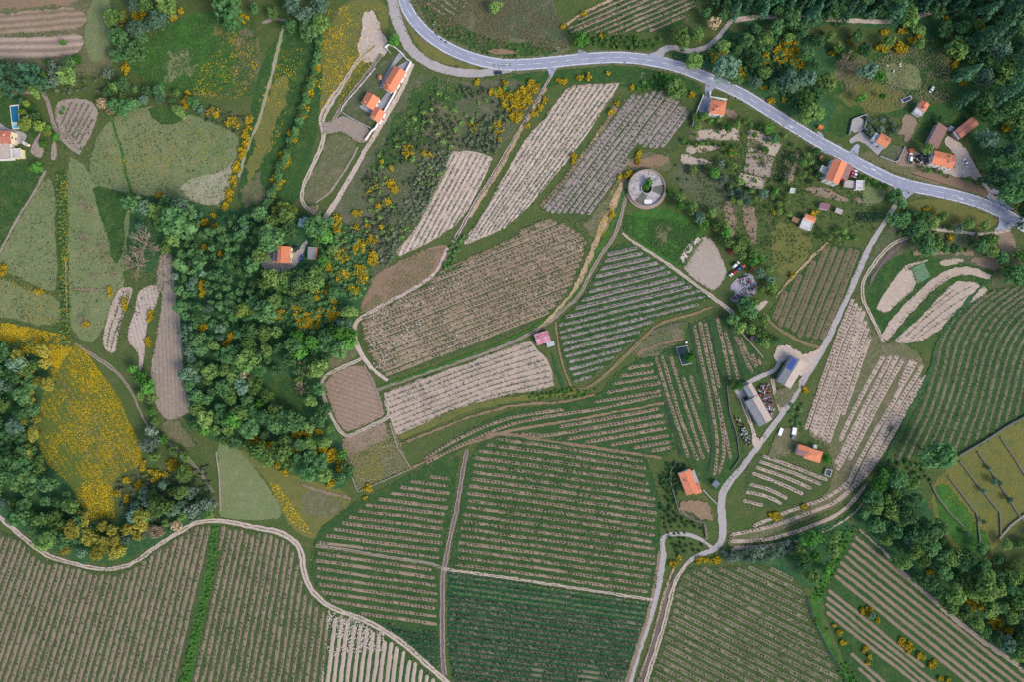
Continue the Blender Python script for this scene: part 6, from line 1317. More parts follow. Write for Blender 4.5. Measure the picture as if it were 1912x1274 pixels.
wood([(240, 690), (262, 690), (280, 740), (300, 760), (290, 800), (272, 775), (250, 720)], 20, {'oak_tree': 2, 'bright_tree': 2}, 'beside the path below the ploughed plots', 35, size=(.9, 1.3))
wood([(265, 790), (300, 820), (350, 860), (345, 895), (290, 860), (262, 820)], 22, {'oak_tree': 2, 'olive_tree': 1, 'bright_tree': 1}, 'above the broom thicket by the path', 36, size=(.9, 1.3))
wood([(340, 690), (362, 700), (378, 745), (362, 770), (345, 730)], 16, {'willow_tree': 1}, 'along the ploughed plot edge', 37, size=(1.2, 1.7))
# right edge woods
wood([(1610, 960), (1645, 880), (1715, 905), (1725, 960), (1780, 1030), (1850, 1070), (1960, 1090), (1960, 1270), (1900, 1225), (1790, 1150), (1700, 1070), (1630, 1000)], 20, {'oak_tree': 4, 'dark_tree': 5, 'willow_tree': .8, 'bright_tree': .6}, 'in the wood along the lower right vineyard', 41, zs=1.1)
wood([(1480, 1020), (1530, 990), (1580, 985), (1570, 1020), (1535, 1085), (1510, 1080), (1495, 1050)], 20, {'bright_tree': 2, 'oak_tree': 3, 'dark_tree': 1}, 'in the clump beside the bright green ditch bank', 42)
wood([(1350, 1030), (1420, 1022), (1500, 1010), (1490, 1035), (1420, 1050), (1355, 1050)], 8.5, {'olive_tree': 1}, 'in the low grey hedge above the lower right vineyard', 43, size=(1.2, 1.6))
wood([(1330, -30), (1420, -40), (1960, -50), (1960, 10), (1800, 10), (1750, 8), (1690, 22), (1600, 26), (1440, 20), (1390, 18), (1350, 25)], 15, {'pine_tree': 6, 'dark_tree': 1.5}, 'in the pine wood along the top edge', 44, size=(1.2, 1.7), zs=1.05)
wood([(1800, 20), (1960, 0), (1960, 420), (1905, 385), (1870, 330), (1840, 290), (1835, 230), (1815, 170), (1790, 90)], 24, {'dark_tree': 4, 'pine_tree': 3, 'oak_tree': 3, 'willow_tree': 1}, 'in the wood at the upper right edge', 45, zs=1.2)
wood([(1260, 110), (1330, 95), (1380, 55), (1450, 45), (1520, 55), (1560, 80), (1540, 130), (1500, 190), (1460, 180), (1400, 160), (1340, 125)], 25, {'oak_tree': 4, 'dark_tree': 4, 'willow_tree': 1}, 'in the scrubby wood above the road', 46, holes=[[(1438, 70), (1505, 70), (1505, 130), (1438, 130)]], size=(.8, 1.3), zs=1.0)
wood([(1540, 55), (1640, 60), (1690, 60), (1760, 40), (1790, 60), (1720, 80), (1640, 100), (1570, 110)], 24, {'oak_tree': 3, 'dark_tree': 2, 'bright_tree': 1}, 'between forest track and village paddock', 47, size=(.8, 1.2))
for i, (x, y, d) in enumerate(((1482, 28, 40), (1462, 20, 28), (1530, 28, 26), (1703, 32, 38), (1752, 20, 30))):
    tree('oak_tree' if i % 2 else 'dark_tree', (x, y), d, ('leftmost', 'second', 'middle', 'fourth', 'rightmost')[i]+' of the trees standing over the forest track', 'trees over the forest track')
wood([(1315, 20), (1350, 20), (1360, 45), (1345, 55), (1318, 50)], 20, {'tan_tree': 1, 'dark_tree': 1}, 'at the corner of the top vineyard', 48, size=(1.1, 1.5))
# trees between junction and terraces
wood([(1665, 400), (1700, 395), (1745, 400), (1750, 440), (1745, 465), (1715, 460), (1680, 440)], 18, {'dark_tree': 3, 'oak_tree': 2}, 'below the junction of road and farm road', 51)
wood([(1750, 400), (1790, 405), (1850, 418), (1850, 432), (1790, 425), (1750, 420)], 18, {'oak_tree': 2, 'willow_tree': 1}, 'along the short track below the road', 52, size=(.9, 1.3))
wood([(1735, 455), (1790, 448), (1795, 462), (1735, 468)], 16, {'dark_tree': 1, 'oak_tree': 1}, 'below the short track', 53)
wood([(1825, 440), (1865, 445), (1870, 470), (1835, 475)], 18, {'oak_tree': 1, 'dark_tree': 1}, 'left of the lower junction corner', 54)
wood([(1850, 480), (1900, 465), (1960, 470), (1960, 530), (1900, 520), (1865, 510)], 22, {'oak_tree': 2, 'dark_tree': 2, 'willow_tree': 1}, 'at the right edge below the junction', 55)
wood([(1790, 1040), (1870, 1010), (1960, 1000), (1960, 1080), (1850, 1070)], 24, {'oak_tree': 2, 'dark_tree': 2}, 'below the olive terraces', 56, size=(.8, 1.2))
# upper left woods
wood([(205, 20), (228, 10), (250, -20), (330, -20), (325, 10), (300, 40), (275, 40), (240, 60), (215, 70), (208, 50)], 24, {'oak_tree': 3, 'willow_tree': 2, 'dark_tree': 1}, 'in the upper left copse with broom', 61)
wood([(205, 60), (230, 50), (262, 60), (275, 95), (262, 108), (232, 100), (210, 108)], 24, {'dark_tree': 3, 'willow_tree': 2}, 'in the lower half of the upper left copse', 62)
wood([(350, -30), (480, -30), (600, -30), (598, 55), (560, 60), (520, 30), (470, 40), (430, 25), (390, 5)], 24, {'dark_tree': 3, 'willow_tree': 2.5, 'oak_tree': 2}, 'in the copse at the top left of the hedge', 63)
wood([(185, 160), (230, 150), (290, 160), (340, 175), (375, 195), (380, 215), (340, 208), (300, 195), (250, 200), (210, 205), (190, 185)], 15, {'dark_tree': 4, 'oak_tree': 3, 'willow_tree': 1.5}, 'in the belt above the wide dry meadow', 64)
wood([(-30, 130), (55, 125), (65, 160), (20, 165), (-30, 165)], 20, {'pine_tree': 3, 'dark_tree': 2}, 'in the grove above the pool garden', 65)
wood([(75, 130), (120, 120), (130, 135), (110, 155), (80, 150)], 20, {'oak_tree': 1, 'olive_tree': 1}, 'right of the grove above the pool garden', 66)
for c, d, k, l in (((117, 78), 15, 'bright_tree', 'single round bush tree on the striped upper left plot'), ((125, 116), 26, 'dark_tree', 'dark round tree below the striped upper left plot'), ((143, 110), 18, 'bright_tree', 'bright green tree right of the dark round one'), ((90, 115), 18, 'bright_tree', 'bright green tree left of the dark round one'), ((62, 168), 28, 'oak_tree', 'grey green tree at the top of the pool garden track'), ((200, 137), 26, 'olive_tree', 'slanting pale tree below the dry strip'),
                   ((188, 190), 22, 'tan_tree', 'brownish tree right of the small tilled plot'), ((203, 208), 16, 'tan_tree', 'smaller brownish tree right of the small tilled plot'), ((40, 208), 17, 'lime_tree', 'yellow green tree right of the swimming pool'), ((43, 230), 26, 'lime_tree', 'largest yellow green tree below the swimming pool'), ((48, 192), 14, 'lime_tree', 'small yellow green tree at the pool garden top'), ((70, 233), 22, 'lime_tree', 'round yellow green tree by the pool drive'), ((86, 246), 16, 'lime_tree', 'yellow green tree beside the mauve drive'), ((89, 238), 15, 'bright_tree', 'green tree above the mauve drive'), ((79, 268), 15, 'bright_tree', 'round green tree inside the mauve drive'), ((102, 255), 15, 'bright_tree', 'round green tree above the narrow mauve bed'), ((62, 215), 18, 'dark_tree', 'dark tree in the pool garden'), ((65, 310), 24, 'bright_tree', 'bright green bush tree below the pool house'), ((119, 202), 8, 'bright_tree', 'upper end of the bright hedge on the small tilled plot'), ((114, 210), 8, 'bright_tree', 'lower end of the bright hedge on the small tilled plot')):
    tree(k, c, d, l)
# olive grove in the village, orchard dots
wood([(1618, 222), (1640, 215), (1670, 222), (1680, 240), (1665, 255), (1640, 250), (1618, 245)], 8.5, {'olive_tree': 1}, 'in the village olive grove', 71, size=(1.0, 1.4))
wood([(1395, 230), (1440, 240), (1500, 265), (1495, 280), (1440, 255), (1395, 240)], 14, {'oak_tree': 1, 'bright_tree': 1, 'dark_tree': 1}, 'along the lower side of the road by the gardens', 72, size=(.7, 1.1))
wood([(1295, 215), (1310, 215), (1360, 222), (1395, 225), (1390, 238), (1330, 236), (1292, 235)], 13, {'bright_tree': 2, 'oak_tree': 2}, 'below the white house', 73, size=(.8, 1.3))
wood([(1275, 262), (1335, 266), (1375, 270), (1375, 285), (1350, 290), (1340, 270), (1280, 270)], 9, {'bright_tree': 2, 'oak_tree': 1}, 'in the hedge between the pale garden beds', 74, size=(.8, 1.2))
wood([(1270, 308), (1300, 308), (1340, 306), (1380, 300), (1390, 350), (1345, 345), (1330, 330), (1300, 320)], 18, {'oak_tree': 2, 'bright_tree': 1, 'olive_tree': 1}, 'in the orchard below the pale garden beds', 75, size=(.7, 1.2))
wood([(1345, 350), (1420, 350), (1440, 360), (1400, 378), (1350, 372)], 13, {'willow_tree': 2, 'oak_tree': 1}, 'in the pale orchard strip above the tree line', 76, size=(.8, 1.3))
wood([(1440, 350), (1470, 360), (1480, 400), (1450, 400), (1430, 380)], 13, {'oak_tree': 2, 'bright_tree': 1}, 'left of the garden sheds', 77, size=(.7, 1.1))
wood([(1500, 285), (1525, 280), (1545, 300), (1530, 330), (1510, 345), (1495, 330)], 13, {'oak_tree': 2, 'dark_tree': 1}, 'between the crop strip and the big roadside house', 78, size=(.8, 1.2))
wood([(1610, 330), (1640, 328), (1660, 342), (1650, 350), (1615, 342)], 12, {'oak_tree': 1, 'bright_tree': 1}, 'in the hedge along the road right of the white shed', 79, size=(.8, 1.2))
wood([(1520, 425), (1560, 425), (1600, 430), (1600, 450), (1545, 450), (1510, 440)], 14, {'oak_tree': 2, 'bright_tree': 2}, 'below the half white house', 80, size=(.7, 1.1))
wood([(1700, 300), (1760, 320), (1780, 335), (1760, 330), (1700, 315)], 13, {'oak_tree': 1, 'bright_tree': 1}, 'on the bank below the farmhouse', 81, size=(.5, .8))
for q in ((1298, 251, 7), (1340, 245, 7), (1409, 251, 11), (1434, 262, 9), (1431, 279, 14), (1397, 308, 8), (1427, 309, 10), (1412, 338, 9), (1365, 284, 12), (1480, 297, 9), (1470, 327, 10), (1463, 340, 9)):
    tree('bright_tree' if q[2] != 10 else 'olive_tree', (q[0], q[1]), q[2], 'small fruit tree standing on the tilled garden beds', 'fruit trees on the garden beds', name='fruit_tree')
for q in ((1857, 902, 14), (1838, 919, 12), (1868, 903, 11), (1886, 935, 13), (1806, 998, 12), (1838, 976, 10), (1848, 877, 9)):
    tree('willow_tree', (q[0], q[1]), q[2], 'grey green tree growing along the olive terrace walls', 'trees on the olive terraces', name='olive_tree')
tree('willow_tree', (1630, 1152), 14, 'pale bush among broom between the lower right rows', name='willow_tree')
# hedge right of the dark pool garden wall, hedge line under the broom hedge
hl = resample(np.array([(598, 60), (590, 110), (578, 150), (566, 195), (550, 240), (536, 280), (520, 320), (505, 360), (498, 385)], float), 11)
for c in hl: tree('dark_tree', c+rng.normal(0, 2.5, 2), 16, 'dark tree in the hedge left of the yellow broom line', 'dark trees in the broom hedge', zs=.8)

# bare trees
def bare_np(seed, n1=9, n2=8, n3=7):
    r = np.random.default_rng(seed); V, F = [], []
    tube(V, F, (0, 0, 0), (0, 0, .55), .06, .05, 6)
    for i in range(n1):
        a = 2*math.pi*i/n1+r.normal(0, .2); e = r.uniform(.25, 1.1); l = r.uniform(.55, .8)
        p = np.array((0, 0, .5+.1*r.random())); d = np.array((math.cos(a)*math.cos(e), math.sin(a)*math.cos(e), math.sin(e))); q = p+d*l
        tube(V, F, p, q, .028, .014, 4)
        for j in range(n2):
            t = r.uniform(.35, 1); s = p+d*l*t; d2 = d+r.normal(0, .42, 3); d2 /= np.linalg.norm(d2); q2 = s+d2*r.uniform(.25, .45); tube(V, F, s, q2, .012, .007, 3)
            for k in range(n3):
                t = r.uniform(.3, 1); s3 = s+(q2-s)*t; d3 = d2+r.normal(0, .6, 3); d3 /= np.linalg.norm(d3); tube(V, F, s3, s3+d3*r.uniform(.1, .22), .0085, .006, 3)
    return V, F
BARE = []
for i in range(3): V, F = bare_np(i); BARE.append(mesh_np('bare_tree', V, F, (twig,)))
def bare(c, dpx, label, group=None):
    R = dpx*S/2; x, y = wpt(c, .8*R); o = obj('bare_tree', BARE[int(rng.integers(0, 3))], loc=(x, y, 0)); o.scale = (R, R, R); o.rotation_euler = (0, 0, rng.random()*6)
    tag(o, label, 'tree', group)
bare((270, 455), 58, 'large leafless tree, upper of the two beside the long plot'); bare((255, 493), 52, 'large leafless tree, lower of the two beside the long plot'); bare((276, 391), 26, 'leafless tree at the corner of the valley wood')
for q in ((155, 381, 20), (169, 392, 17), (157, 445, 20), (158, 466, 16), (190, 463, 18), (199, 484, 17), (212, 511, 17), (178, 518, 17), (156, 597, 20)):
    bare(q[:2], q[2], 'small leafless fruit tree in the meadow right of the hedge bank', 'leafless fruit trees in the left meadow')
bare((560, 690), 34, 'brownish leafless tree at the right edge of the valley wood, upper'); bare((565, 725), 34, 'brownish leafless tree at the right edge of the valley wood, lower'); bare((1580, 117), 44, 'bare branched grey tree in the upper paddock'); bare((590, 395), 30, 'bare brown bush tree at the end of the two tracks')
# palm
def palm(c, label):
    x, y = wpt(c, 4); root = empty('palm_tree', (x, y, 0)); tag(root, label, 'tree'); V, F = [], []
    tube(V, F, (0, 0, 0), (0, 0, 4), .28, .2, 8); obj('trunk', mesh_np('trunk', V, F, (bark,)), root)
    V, F = [], []
    for i in range(22):
        a = 2*math.pi*i/22+rng.normal(0, .1); l = 2.3+.5*rng.random(); dn = rng.uniform(-.2, .9); prev = None
        for j in range(6):
            t = j/5; rr = l*t; z = 4+.9*math.sin(t*2.0)-1.5*t*t*(.4+dn*.5); w_ = .26*(1-t)+.05
            p = (rr*math.cos(a), rr*math.sin(a), z); s = (-math.sin(a)*w_, math.cos(a)*w_)
            V += [(p[0]+s[0], p[1]+s[1], z-.08), (p[0], p[1], z), (p[0]-s[0], p[1]-s[1], z-.08)]
            if j: o = len(V)-6; F += [(o, o+3, o+4, o+1), (o+1, o+4, o+5, o+2)]
    obj('crown', mesh_np('crown', V, F, (LM['tan'],), rnd=rng.random(len(F))), root)
palm((52, 221), 'palm tree with pale spreading fronds beside the swimming pool')

# ------------------------------------------------------------------ broom bushes
def broom_where(x, y):
    if y < 250 and x < 480: return 'in the upper left copse and meadow'
    if 480 <= x < 610 and y < 380: return 'in the long hedge left of the dirt track'
    if x < 480 and y < 480: return 'in the hedge right of the wide dry meadow'
    if x < 480: return 'by the lower left woods and plots'
    if 600 <= x < 860 and y < 560 and y > 250: return 'on the slope above the reddish plot'
    if x < 680 and y < 640: return 'in the valley wood below the house'
    if x < 720: return 'at the lower edge of the valley wood'
    if x < 1300 and y < 480: return 'in the patch beside the long pale striped field'
    if y < 420 and x >= 1300: return 'in the scrub above and beside the road and village'
    if y > 900: return 'at the lower right vineyards and wood'
    return 'on a bank in the middle right of the fields'
brooms = []
for line in BR_L.replace('\n', ';').split(';'):
    x, y, rx, ry, n = map(float, line.split())
    for i in range(int(math.ceil(n*2.1))):
        a = rng.random()*6.283; q = math.sqrt(rng.random())
        brooms.append((x+rx*q*math.cos(a), y+ry*q*math.sin(a), float(np.clip(rng.normal(7.4, 2.0), 4, 13))))
brooms.sort(key=lambda b: -b[2])
for (x, y, d) in brooms[:300]:
    R = d*S/2; p = wpt((x, y), .6*R); o = obj('broom_bush', BROOM[int(rng.integers(0, 6))][4], loc=(p[0], p[1], .05)); o.scale = (R, R, R*1.1); o.rotation_euler = (0, 0, rng.random()*6)
    wh = broom_where(x, y); tag(o, 'yellow flowering broom bush '+wh, 'bush', 'broom bushes '+wh)
def merged(variants, places, name, mats, label, cat):
    Vs, Fs, Rn, Mi = [], [], [], []; o = 0
    for (x, y, d) in places:
        V, F, rn, mi = variants[int(rng.integers(0, len(variants)))][:4]; R = d*S/2; p = wpt((x, y), .6*R); a = rng.random()*6.283
        M = np.array([[math.cos(a), -math.sin(a), 0], [math.sin(a), math.cos(a), 0], [0, 0, 1]])*R
        Vs.append(V@M.T+np.array([p[0], p[1], .05])); Fs.append(F+o); o += len(V); Rn.append(np.clip(rn*.7+.3*rng.random(), 0, 1)); Mi.append(mi)
    if Vs: tag(obj(name, mesh_np(name, np.concatenate(Vs), np.concatenate(Fs), mats, np.concatenate(Mi), np.concatenate(Rn))), label, cat, kind='stuff')
merged(BROOM, brooms[300:], 'broom_scrub', (LM['broom'], LM['broomgreen']), 'dense yellow flowering broom scrub on banks and wood edges', 'broom')

# ------------------------------------------------------------------ low scrub, flowers, tufts
SHR = []
for i in range(4):
    V, F, rn, C = crown_np(900+i, zc=.5, hz=.45, nl=7, leaves=70, ls=.45); SHR.append((V, F, rn, np.zeros(len(F), np.int32)))
def scrub(poly, d, size, mat, label, seed, cat='scrub', name='scrub', thin=0.0):
    pts = scatter(poly, d, seed=seed); r = np.random.default_rng(seed)
    pts = [p for p in pts if vnoise(p[0]*.03, p[1]*.03+seed) > thin]
    merged(SHR, [(p[0], p[1], r.uniform(*size)) for p in pts], name, (LM[mat],), label, cat)
slope = [(830, 160), (900, 165), (930, 160), (975, 170), (960, 220), (915, 288), (850, 272), (825, 320), (790, 380), (745, 465), (690, 540), (650, 560), (610, 520), (620, 440), (660, 360), (720, 270), (780, 200)]
scrub(slope, 9, (6, 12), 'grey', 'grey green scrub on the slope below the road', 101, thin=.52)
scrub(slope, 13, (7, 13), 'oak', 'green scrub on the slope below the road', 102, thin=.5)
scrub([(790, 290), (845, 275), (830, 320), (800, 380), (760, 440), (720, 500), (700, 480), (740, 420), (770, 350)], 7, (7, 11), 'grey', 'dense grey scrub along the small striped field', 103)
scrub([(900, 220), (950, 210), (930, 285), (890, 282), (870, 260)], 8, (8, 13), 'grey', 'scrub in front of the broom patch', 104)
scrub([(600, 420), (660, 420), (690, 500), (660, 560), (600, 530), (590, 480)], 9, (7, 13), 'dark', 'dark undergrowth between the broom bushes', 105)
scrub([(490, 520), (640, 540), (640, 630), (500, 640)], 10, (8, 14), 'dark', 'undergrowth in the valley wood', 106)
scrub([(1260, 105), (1340, 110), (1440, 165), (1505, 215), (1540, 190), (1480, 100), (1540, 60), (1400, 50), (1340, 90)], 10, (7, 14), 'dark', 'undergrowth in the scrub above the road', 107)
scrub([(1250, 300), (1380, 300), (1400, 380), (1340, 400), (1270, 370)], 13, (5, 9), 'grey', 'bushy undergrowth in the old orchard', 108, thin=.45)
scrub([(220, 895), (390, 870), (400, 960), (300, 1000), (230, 960)], 10, (7, 13), 'grey', 'grey undergrowth in the broom thicket', 109)
scrub([(640, 470), (690, 440), (740, 400), (800, 320), (760, 330), (700, 390), (650, 440)], 9, (6, 11), 'grey', 'grey scrub between the broom bushes on the slope', 110, thin=.35)
scrub([(1690, 380), (1750, 420), (1860, 440), (1860, 470), (1740, 470), (1680, 440)], 10, (6, 11), 'oak', 'scrub below the road junction', 111, thin=.3)
scrub([(780, 60), (860, 92), (940, 108), (1050, 98), (1060, 80), (940, 80), (850, 50), (800, 10)], 9, (4, 8), 'oak', 'low bushes on the verge above the road', 112, thin=.4)
scrub([(1090, 85), (1225, 92), (1235, 72), (1100, 64)], 8, (7, 13), 'oak', 'green hedge between top vineyard and road', 113)
scrub([(1165, 130), (1250, 138), (1250, 165), (1190, 165)], 9, (7, 12), 'bright', 'bright bushes on the verge below the road', 114, thin=.3)
scrub([(395, 985), (408, 985), (398, 1080), (372, 1180), (350, 1290), (332, 1290), (362, 1180), (388, 1080)], 6, (4, 8), 'bright', 'bright green growth on the strip between the lower left vineyards', 115, name='undergrowth')
scrub([(104, 325), (126, 325), (132, 640), (114, 640)], 6, (4, 8), 'oak', 'green growth on the hedge bank', 116, name='undergrowth', thin=.25)
scrub([(1570, 985), (1598, 985), (1550, 1090), (1532, 1130), (1550, 1190), (1620, 1300), (1590, 1300), (1528, 1190), (1512, 1120), (1536, 1080)], 6, (3, 7), 'bright', 'bright green growth on the ditch bank', 117, name='undergrowth', thin=.3)
scrub([(850, 440), (870, 440), (840, 500), (825, 500)], 7, (6, 10), 'dark', 'dark bushes above the big central vineyard', 118)
scrub([(1245, 870), (1280, 870), (1262, 940), (1250, 960), (1235, 900)], 7, (7, 11), 'dark', 'dark hedge left of the orange roofed cottage', 119)
scrub([(1232, 940), (1262, 960), (1312, 985), (1312, 1030), (1262, 1040), (1240, 990)], 8, (5, 10), 'dark', 'bushes inside the loop of the lower track', 120, thin=.3)
scrub([(1060, 725), (1115, 728), (1080, 745), (990, 748), (990, 738)], 6, (4, 8), 'bright', 'green bank growth below the leafy vineyard', 121, name='undergrowth')
scrub([(1470, 745), (1500, 735), (1500, 800), (1475, 790)], 9, (7, 13), 'dark', 'dark bush beside the farm road', 122, thin=.4)
scrub([(340, 180), (440, 215), (468, 220), (440, 245), (380, 225)], 8, (7, 11), 'grey', 'grey undergrowth below the upper left meadow', 123)
scrub([(0, 130), (130, 130), (190, 140), (200, 170), (120, 175), (0, 165)], 10, (6, 12), 'grey', 'mixed bushes above the pool garden', 124, thin=.35)
scrub([(1640, 870), (1680, 860), (1730, 870), (1740, 900), (1700, 900)], 9, (7, 12), 'dark', 'dark growth below the dim terraces', 125)

def specks(poly, n, mat, size, label, cat, name, seed, thr=.0, ns=.05, z=(.26, .5), up=2.5, stripe=None, grad=None, soft=.5):
    P = np.asarray(poly, float); lo, hi = P.min(0), P.max(0); r = np.random.default_rng(seed)
    C = lo+(hi-lo)*r.random((int(n*5), 2)); C = C[inpoly(C, P)]
    nv = vnoise(C[:, 0]*ns+seed, C[:, 1]*ns)*.65+vnoise(C[:, 0]*ns*4, C[:, 1]*ns*4+seed)*.35
    if grad:                                            # thicker towards the second point
        gx, gy = grad[2]-grad[0], grad[3]-grad[1]; nv = nv+grad[4]*np.clip(((C[:, 0]-grad[0])*gx+(C[:, 1]-grad[1])*gy)/(gx*gx+gy*gy), 0, 1.1)
    if stripe:                                          # (direction dx, dy, spacing in px, weight): plants follow the old rows
        dx, dy, sp_, wt = stripe; q = (C[:, 0]*dy-C[:, 1]*dx)/math.hypot(dx, dy)
        nv = nv+wt*(np.cos(q/sp_*2*math.pi)-.2)
    C = C[nv > thr+soft*(r.random(len(C))-.5)][:n]
    if not len(C): return
    Wp = W(C); C3 = np.c_[Wp, r.uniform(z[0], z[1], len(C))]
    V, F = leaf_quads(C3, r.uniform(size[0], size[1], len(C)), up=up, r=r)
    tag(obj(name, mesh_np(name, V, F, (LM[mat],), rnd=r.random(len(F)))), label, cat, kind='stuff')
YF = [(100, 679), (141, 641), (161, 656), (181, 686), (206, 719), (226, 749), (236, 777), (251, 807), (266, 834), (264, 870), (226, 885), (211, 902), (215, 968), (170, 972), (153, 956), (140, 912), (83, 862), (75, 837), (65, 799), (90, 704)]
patch('flower_field', YF, 'yellowfield', amp=0.8, label='rough field overgrown with yellow flowers')
for i in range(9):                                     # old furrow lines under the flowers
    a = np.array([(96+i*17, 690+i*16), (150+i*15, 800+i*14), (170+i*11, 880+i*10)], float)
    ribbon('furrow', a, 2.0, 'rough', amp=.5)
specks(YF, 14500, 'flower', (.16, .42), 'yellow wild flowers covering the overgrown field', 'flowers', 'wild_flowers', 201, thr=.9, soft=1.1, stripe=(.62, 1, 10.5, .16), grad=(95, 800, 240, 735, .62))
specks([(-60, 605), (0, 600), (60, 612), (120, 625), (140, 642), (110, 690), (60, 660), (-60, 640)], 9000, 'flower', (.16, .42), 'yellow wild flowers along the upper left of the yellow field', 'flowers', 'wild_flowers', 203, thr=.42)
specks([(150, 900), (200, 895), (205, 960), (170, 975)], 520, 'flower', (.25, .55), 'yellow flowers at the lower tip of the yellow field', 'flowers', 'wild_flowers', 204, thr=.4)
specks([(500, 900), (520, 905), (560, 960), (585, 1000), (560, 990), (530, 960)], 420, 'flower', (.25, .55), 'yellow flowers beside the olive meadow path', 'flowers', 'wild_flowers', 205, thr=.35)
specks([(-60, 480), (60, 530), (112, 550), (112, 610), (0, 590), (-60, 575)], 900, 'flowerdim', (.22, .45), 'faint yellow flowers in the lower left meadow', 'flowers', 'wild_flowers', 206, thr=.45)
specks([(112, 330), (126, 330), (132, 640), (116, 640)], 380, 'flower', (.22, .5), 'yellow flowers on the hedge bank', 'flowers', 'wild_flowers', 207, thr=.48)
specks([(610, 20), (690, 0), (720, 20), (672, 90), (640, 150), (600, 210), (590, 130)], 1000, 'flower', (.22, .5), 'yellow flowers left of the dirt clearing', 'flowers', 'wild_flowers', 208, thr=.52)
specks([(440, 60), (480, 80), (480, 160), (430, 190), (360, 175), (370, 130)], 800, 'flower', (.22, .5), 'yellow flowers in the upper left meadow', 'flowers', 'wild_flowers', 209, thr=.52)
specks([(240, 250), (430, 240), (420, 330), (260, 330), (180, 300)], 700, 'flowerdim', (.22, .45), 'faint yellow flowers in the wide dry meadow', 'flowers', 'wild_flowers', 210, thr=.55)
specks([(1750, 900), (1850, 830), (1960, 770), (1960, 960), (1860, 960), (1820, 1010)], 1100, 'flowerdim', (.2, .42), 'faint yellow flowers on the olive terraces', 'flowers', 'wild_flowers', 211, thr=.48)
specks([(650, 110), (700, 80), (690, 130), (650, 190), (630, 200)], 500, 'flowerdim', (.22, .5), 'yellow weeds between the two dirt tracks', 'flowers', 'wild_flowers', 212, thr=.42)
specks([(1160, 330), (1130, 440), (1110, 450), (1120, 400), (1150, 340)], 300, 'flowerdim', (.3, .6), 'yellow weeds on the bank left of the round tank', 'flowers', 'wild_flowers', 213, thr=.5)
specks([(520, 80), (570, 90), (520, 260), (470, 330), (480, 200)], 420, 'flower', (.22, .45), 'yellow flowers in the strip left of the broom hedge', 'flowers', 'wild_flowers', 214, thr=.55)
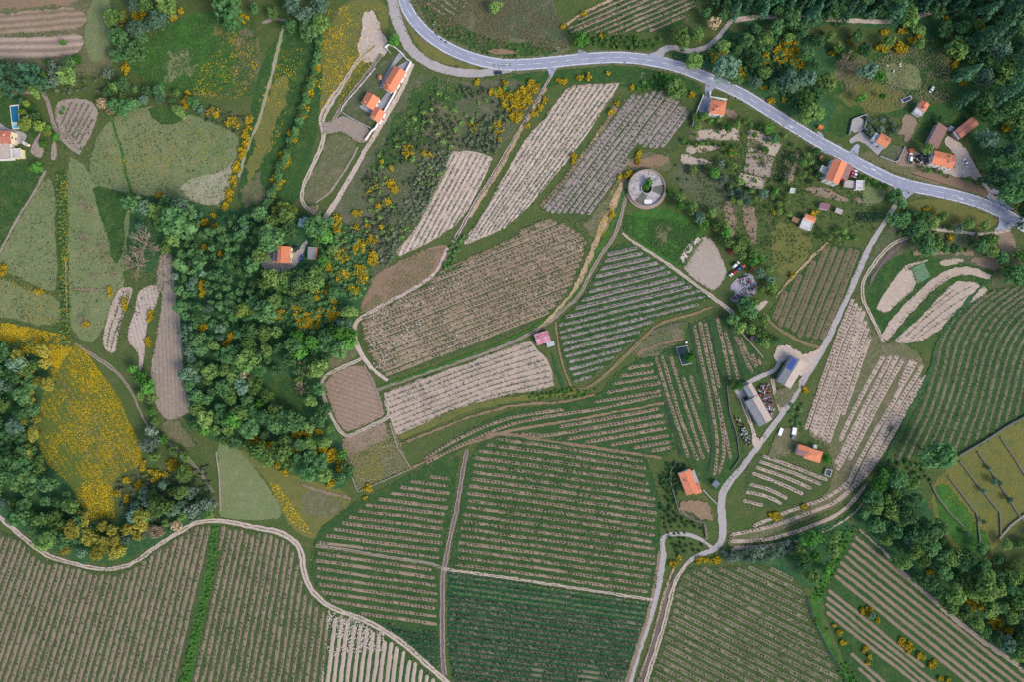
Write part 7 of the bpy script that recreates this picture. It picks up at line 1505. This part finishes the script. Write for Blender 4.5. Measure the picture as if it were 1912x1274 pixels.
# grass tufts and pale stones break up the sheets
for nm, pl_, n_, mt, sz, lab, th in (('grass', [(-100, 280), (240, 200), (440, 240), (420, 390), (240, 640), (-100, 640)], 6000, 'grasstuft', (.25, .55), 'darker grass tufts in the left meadows', .5), ('dry_grass', [(-100, 280), (240, 200), (440, 240), (420, 390), (240, 640), (-100, 640)], 4500, 'drytuft', (.25, .5), 'dry grass tufts in the left meadows', .52),
                                     ('grass', [(240, 40), (480, 30), (480, 180), (260, 170)], 4000, 'grasstuft', (.35, .9), 'grass tufts in the upper left meadow', .45), ('dry_grass', [(700, 140), (960, 150), (900, 290), (740, 470), (640, 540), (620, 420)], 3500, 'drytuft', (.25, .5), 'dry grass between the scrub below the road', .5),
                                     ('dry_grass', [(760, 0), (1030, 0), (1060, 90), (940, 110), (830, 70)], 4500, 'drytuft', (.3, .7), 'dry grass above the road bend', .5), ('grass', [(665, 590), (830, 510), (1030, 405), (1100, 450), (1040, 575), (720, 710)], 2200, 'grasstuft', (.25, .55), 'weeds in the rows of the big central vineyard', .5),
                                     ('pale_stones', [(665, 590), (740, 560), (800, 560), (780, 640), (700, 690)], 450, 'soilspeck', (.35, .8), 'pale stony patches in the left of the big central vineyard', .58), ('pale_stones', [(800, 520), (1030, 410), (1090, 460), (1000, 600), (760, 690)], 380, 'soilspeck', (.35, .8), 'pale stony spots in the big central vineyard', .64),
                                     ('grass', [(715, 735), (990, 636), (1035, 720), (960, 735), (745, 815)], 900, 'grasstuft', (.2, .45), 'weeds in the pale field', .56), ('grass', [(860, 455), (1155, 155), (950, 430)], 900, 'grasstuft', (.2, .45), 'weeds in the long pale striped field', .55),
                                     ('dry_grass', [(1555, 150), (1640, 100), (1780, 60), (1770, 190), (1620, 210)], 3000, 'drytuft', (.3, .7), 'dry grass in the village paddock', .5), ('grass', [(1300, 228), (1440, 240), (1500, 280), (1540, 305), (1640, 385), (1635, 430), (1450, 500), (1300, 420)], 2200, 'grasstuft', (.35, .9), 'grass tufts in the village gardens', .5),
                                     ('grass', [(-60, 1000), (390, 990), (330, 1300), (-60, 1300)], 5000, 'grasstuft', (.25, .55), 'weeds among the lower left vine rows', .54), ('grass', [(410, 985), (600, 1130), (590, 1300), (345, 1300)], 4000, 'grasstuft', (.25, .55), 'weeds among the rows right of the green strip', .52),
                                     ('grass', [(1285, 1060), (1500, 1095), (1600, 1300), (1200, 1300)], 5000, 'grasstuft', (.25, .55), 'weeds among the rows right of the lower tracks', .5), ('grass', [(930, 816), (1200, 857), (1228, 1100), (846, 1056)], 5000, 'grasstuft', (.3, .7), 'weeds in the central lower vineyard', .55),
                                     ('pale_stones', [(612, 1140), (660, 1155), (720, 1185), (715, 1215), (650, 1220), (608, 1230)], 700, 'soilspeck', (.3, .8), 'pale crumbled soil at the head of the pale rows', .5),
                                     ('dry_grass', [(640, 820), (730, 790), (768, 875), (668, 918)], 1500, 'drytuft', (.3, .7), 'dry grass on the fallow plot', .5), ('dry_grass', [(672, 585), (760, 480), (835, 460), (790, 530)], 1800, 'drytuft', (.3, .7), 'dry stalks on the reddish plot', .5),
                                     ('grass', [(1165, 400), (1310, 420), (1280, 500), (1165, 432)], 1800, 'grasstuft', (.3, .8), 'tufts in the triangle meadow', .5)):
    specks(pl_, n_, mt, sz, lab, 'grass' if 'stone' not in nm else 'stones', nm, 300+len(lab), thr=th)
# weeds along the edges of plots, banks and tracks
E1 = np.concatenate([resample(o_, .45) for o_ in OUTL if len(o_) > 2])
E1 = E1[(np.abs(E1[:, 0]) < FW+8) & (np.abs(E1[:, 1]) < FH+8)]
E1 = E1[vnoise(E1[:, 0]*.15, E1[:, 1]*.15) > .38]
E1 = E1+rng.normal(0, .55, E1.shape)
for part_, mt_, lab_ in ((E1[0::2], 'grasstuft', 'green weeds along the edges of plots and tracks'), (E1[1::2], 'drytuft', 'dry weeds along the edges of plots and tracks')):
    V, F = leaf_quads(np.c_[part_, rng.uniform(.24, .42, len(part_))], rng.uniform(.2, .6, len(part_)), up=1.5)
    tag(obj('weeds', mesh_np('weeds', V, F, (LM[mt_],), rnd=rng.random(len(F)))), lab_, 'weeds', kind='stuff')
tank_bush = tree('bright_shrub', (1209, 344), 22, 'round bush filling the centre of the round tank', name='shrub', cat='bush')
tank_bush.location.z = 2.3
for o in list(bpy.data.objects):
    if o.get('label') and not 4 <= len(o['label'].split()) <= 16: print('LABEL LENGTH', len(o['label'].split()), o['label'])
print('trees', NTREE, 'brooms', len(brooms), 'objects', len(bpy.data.objects))
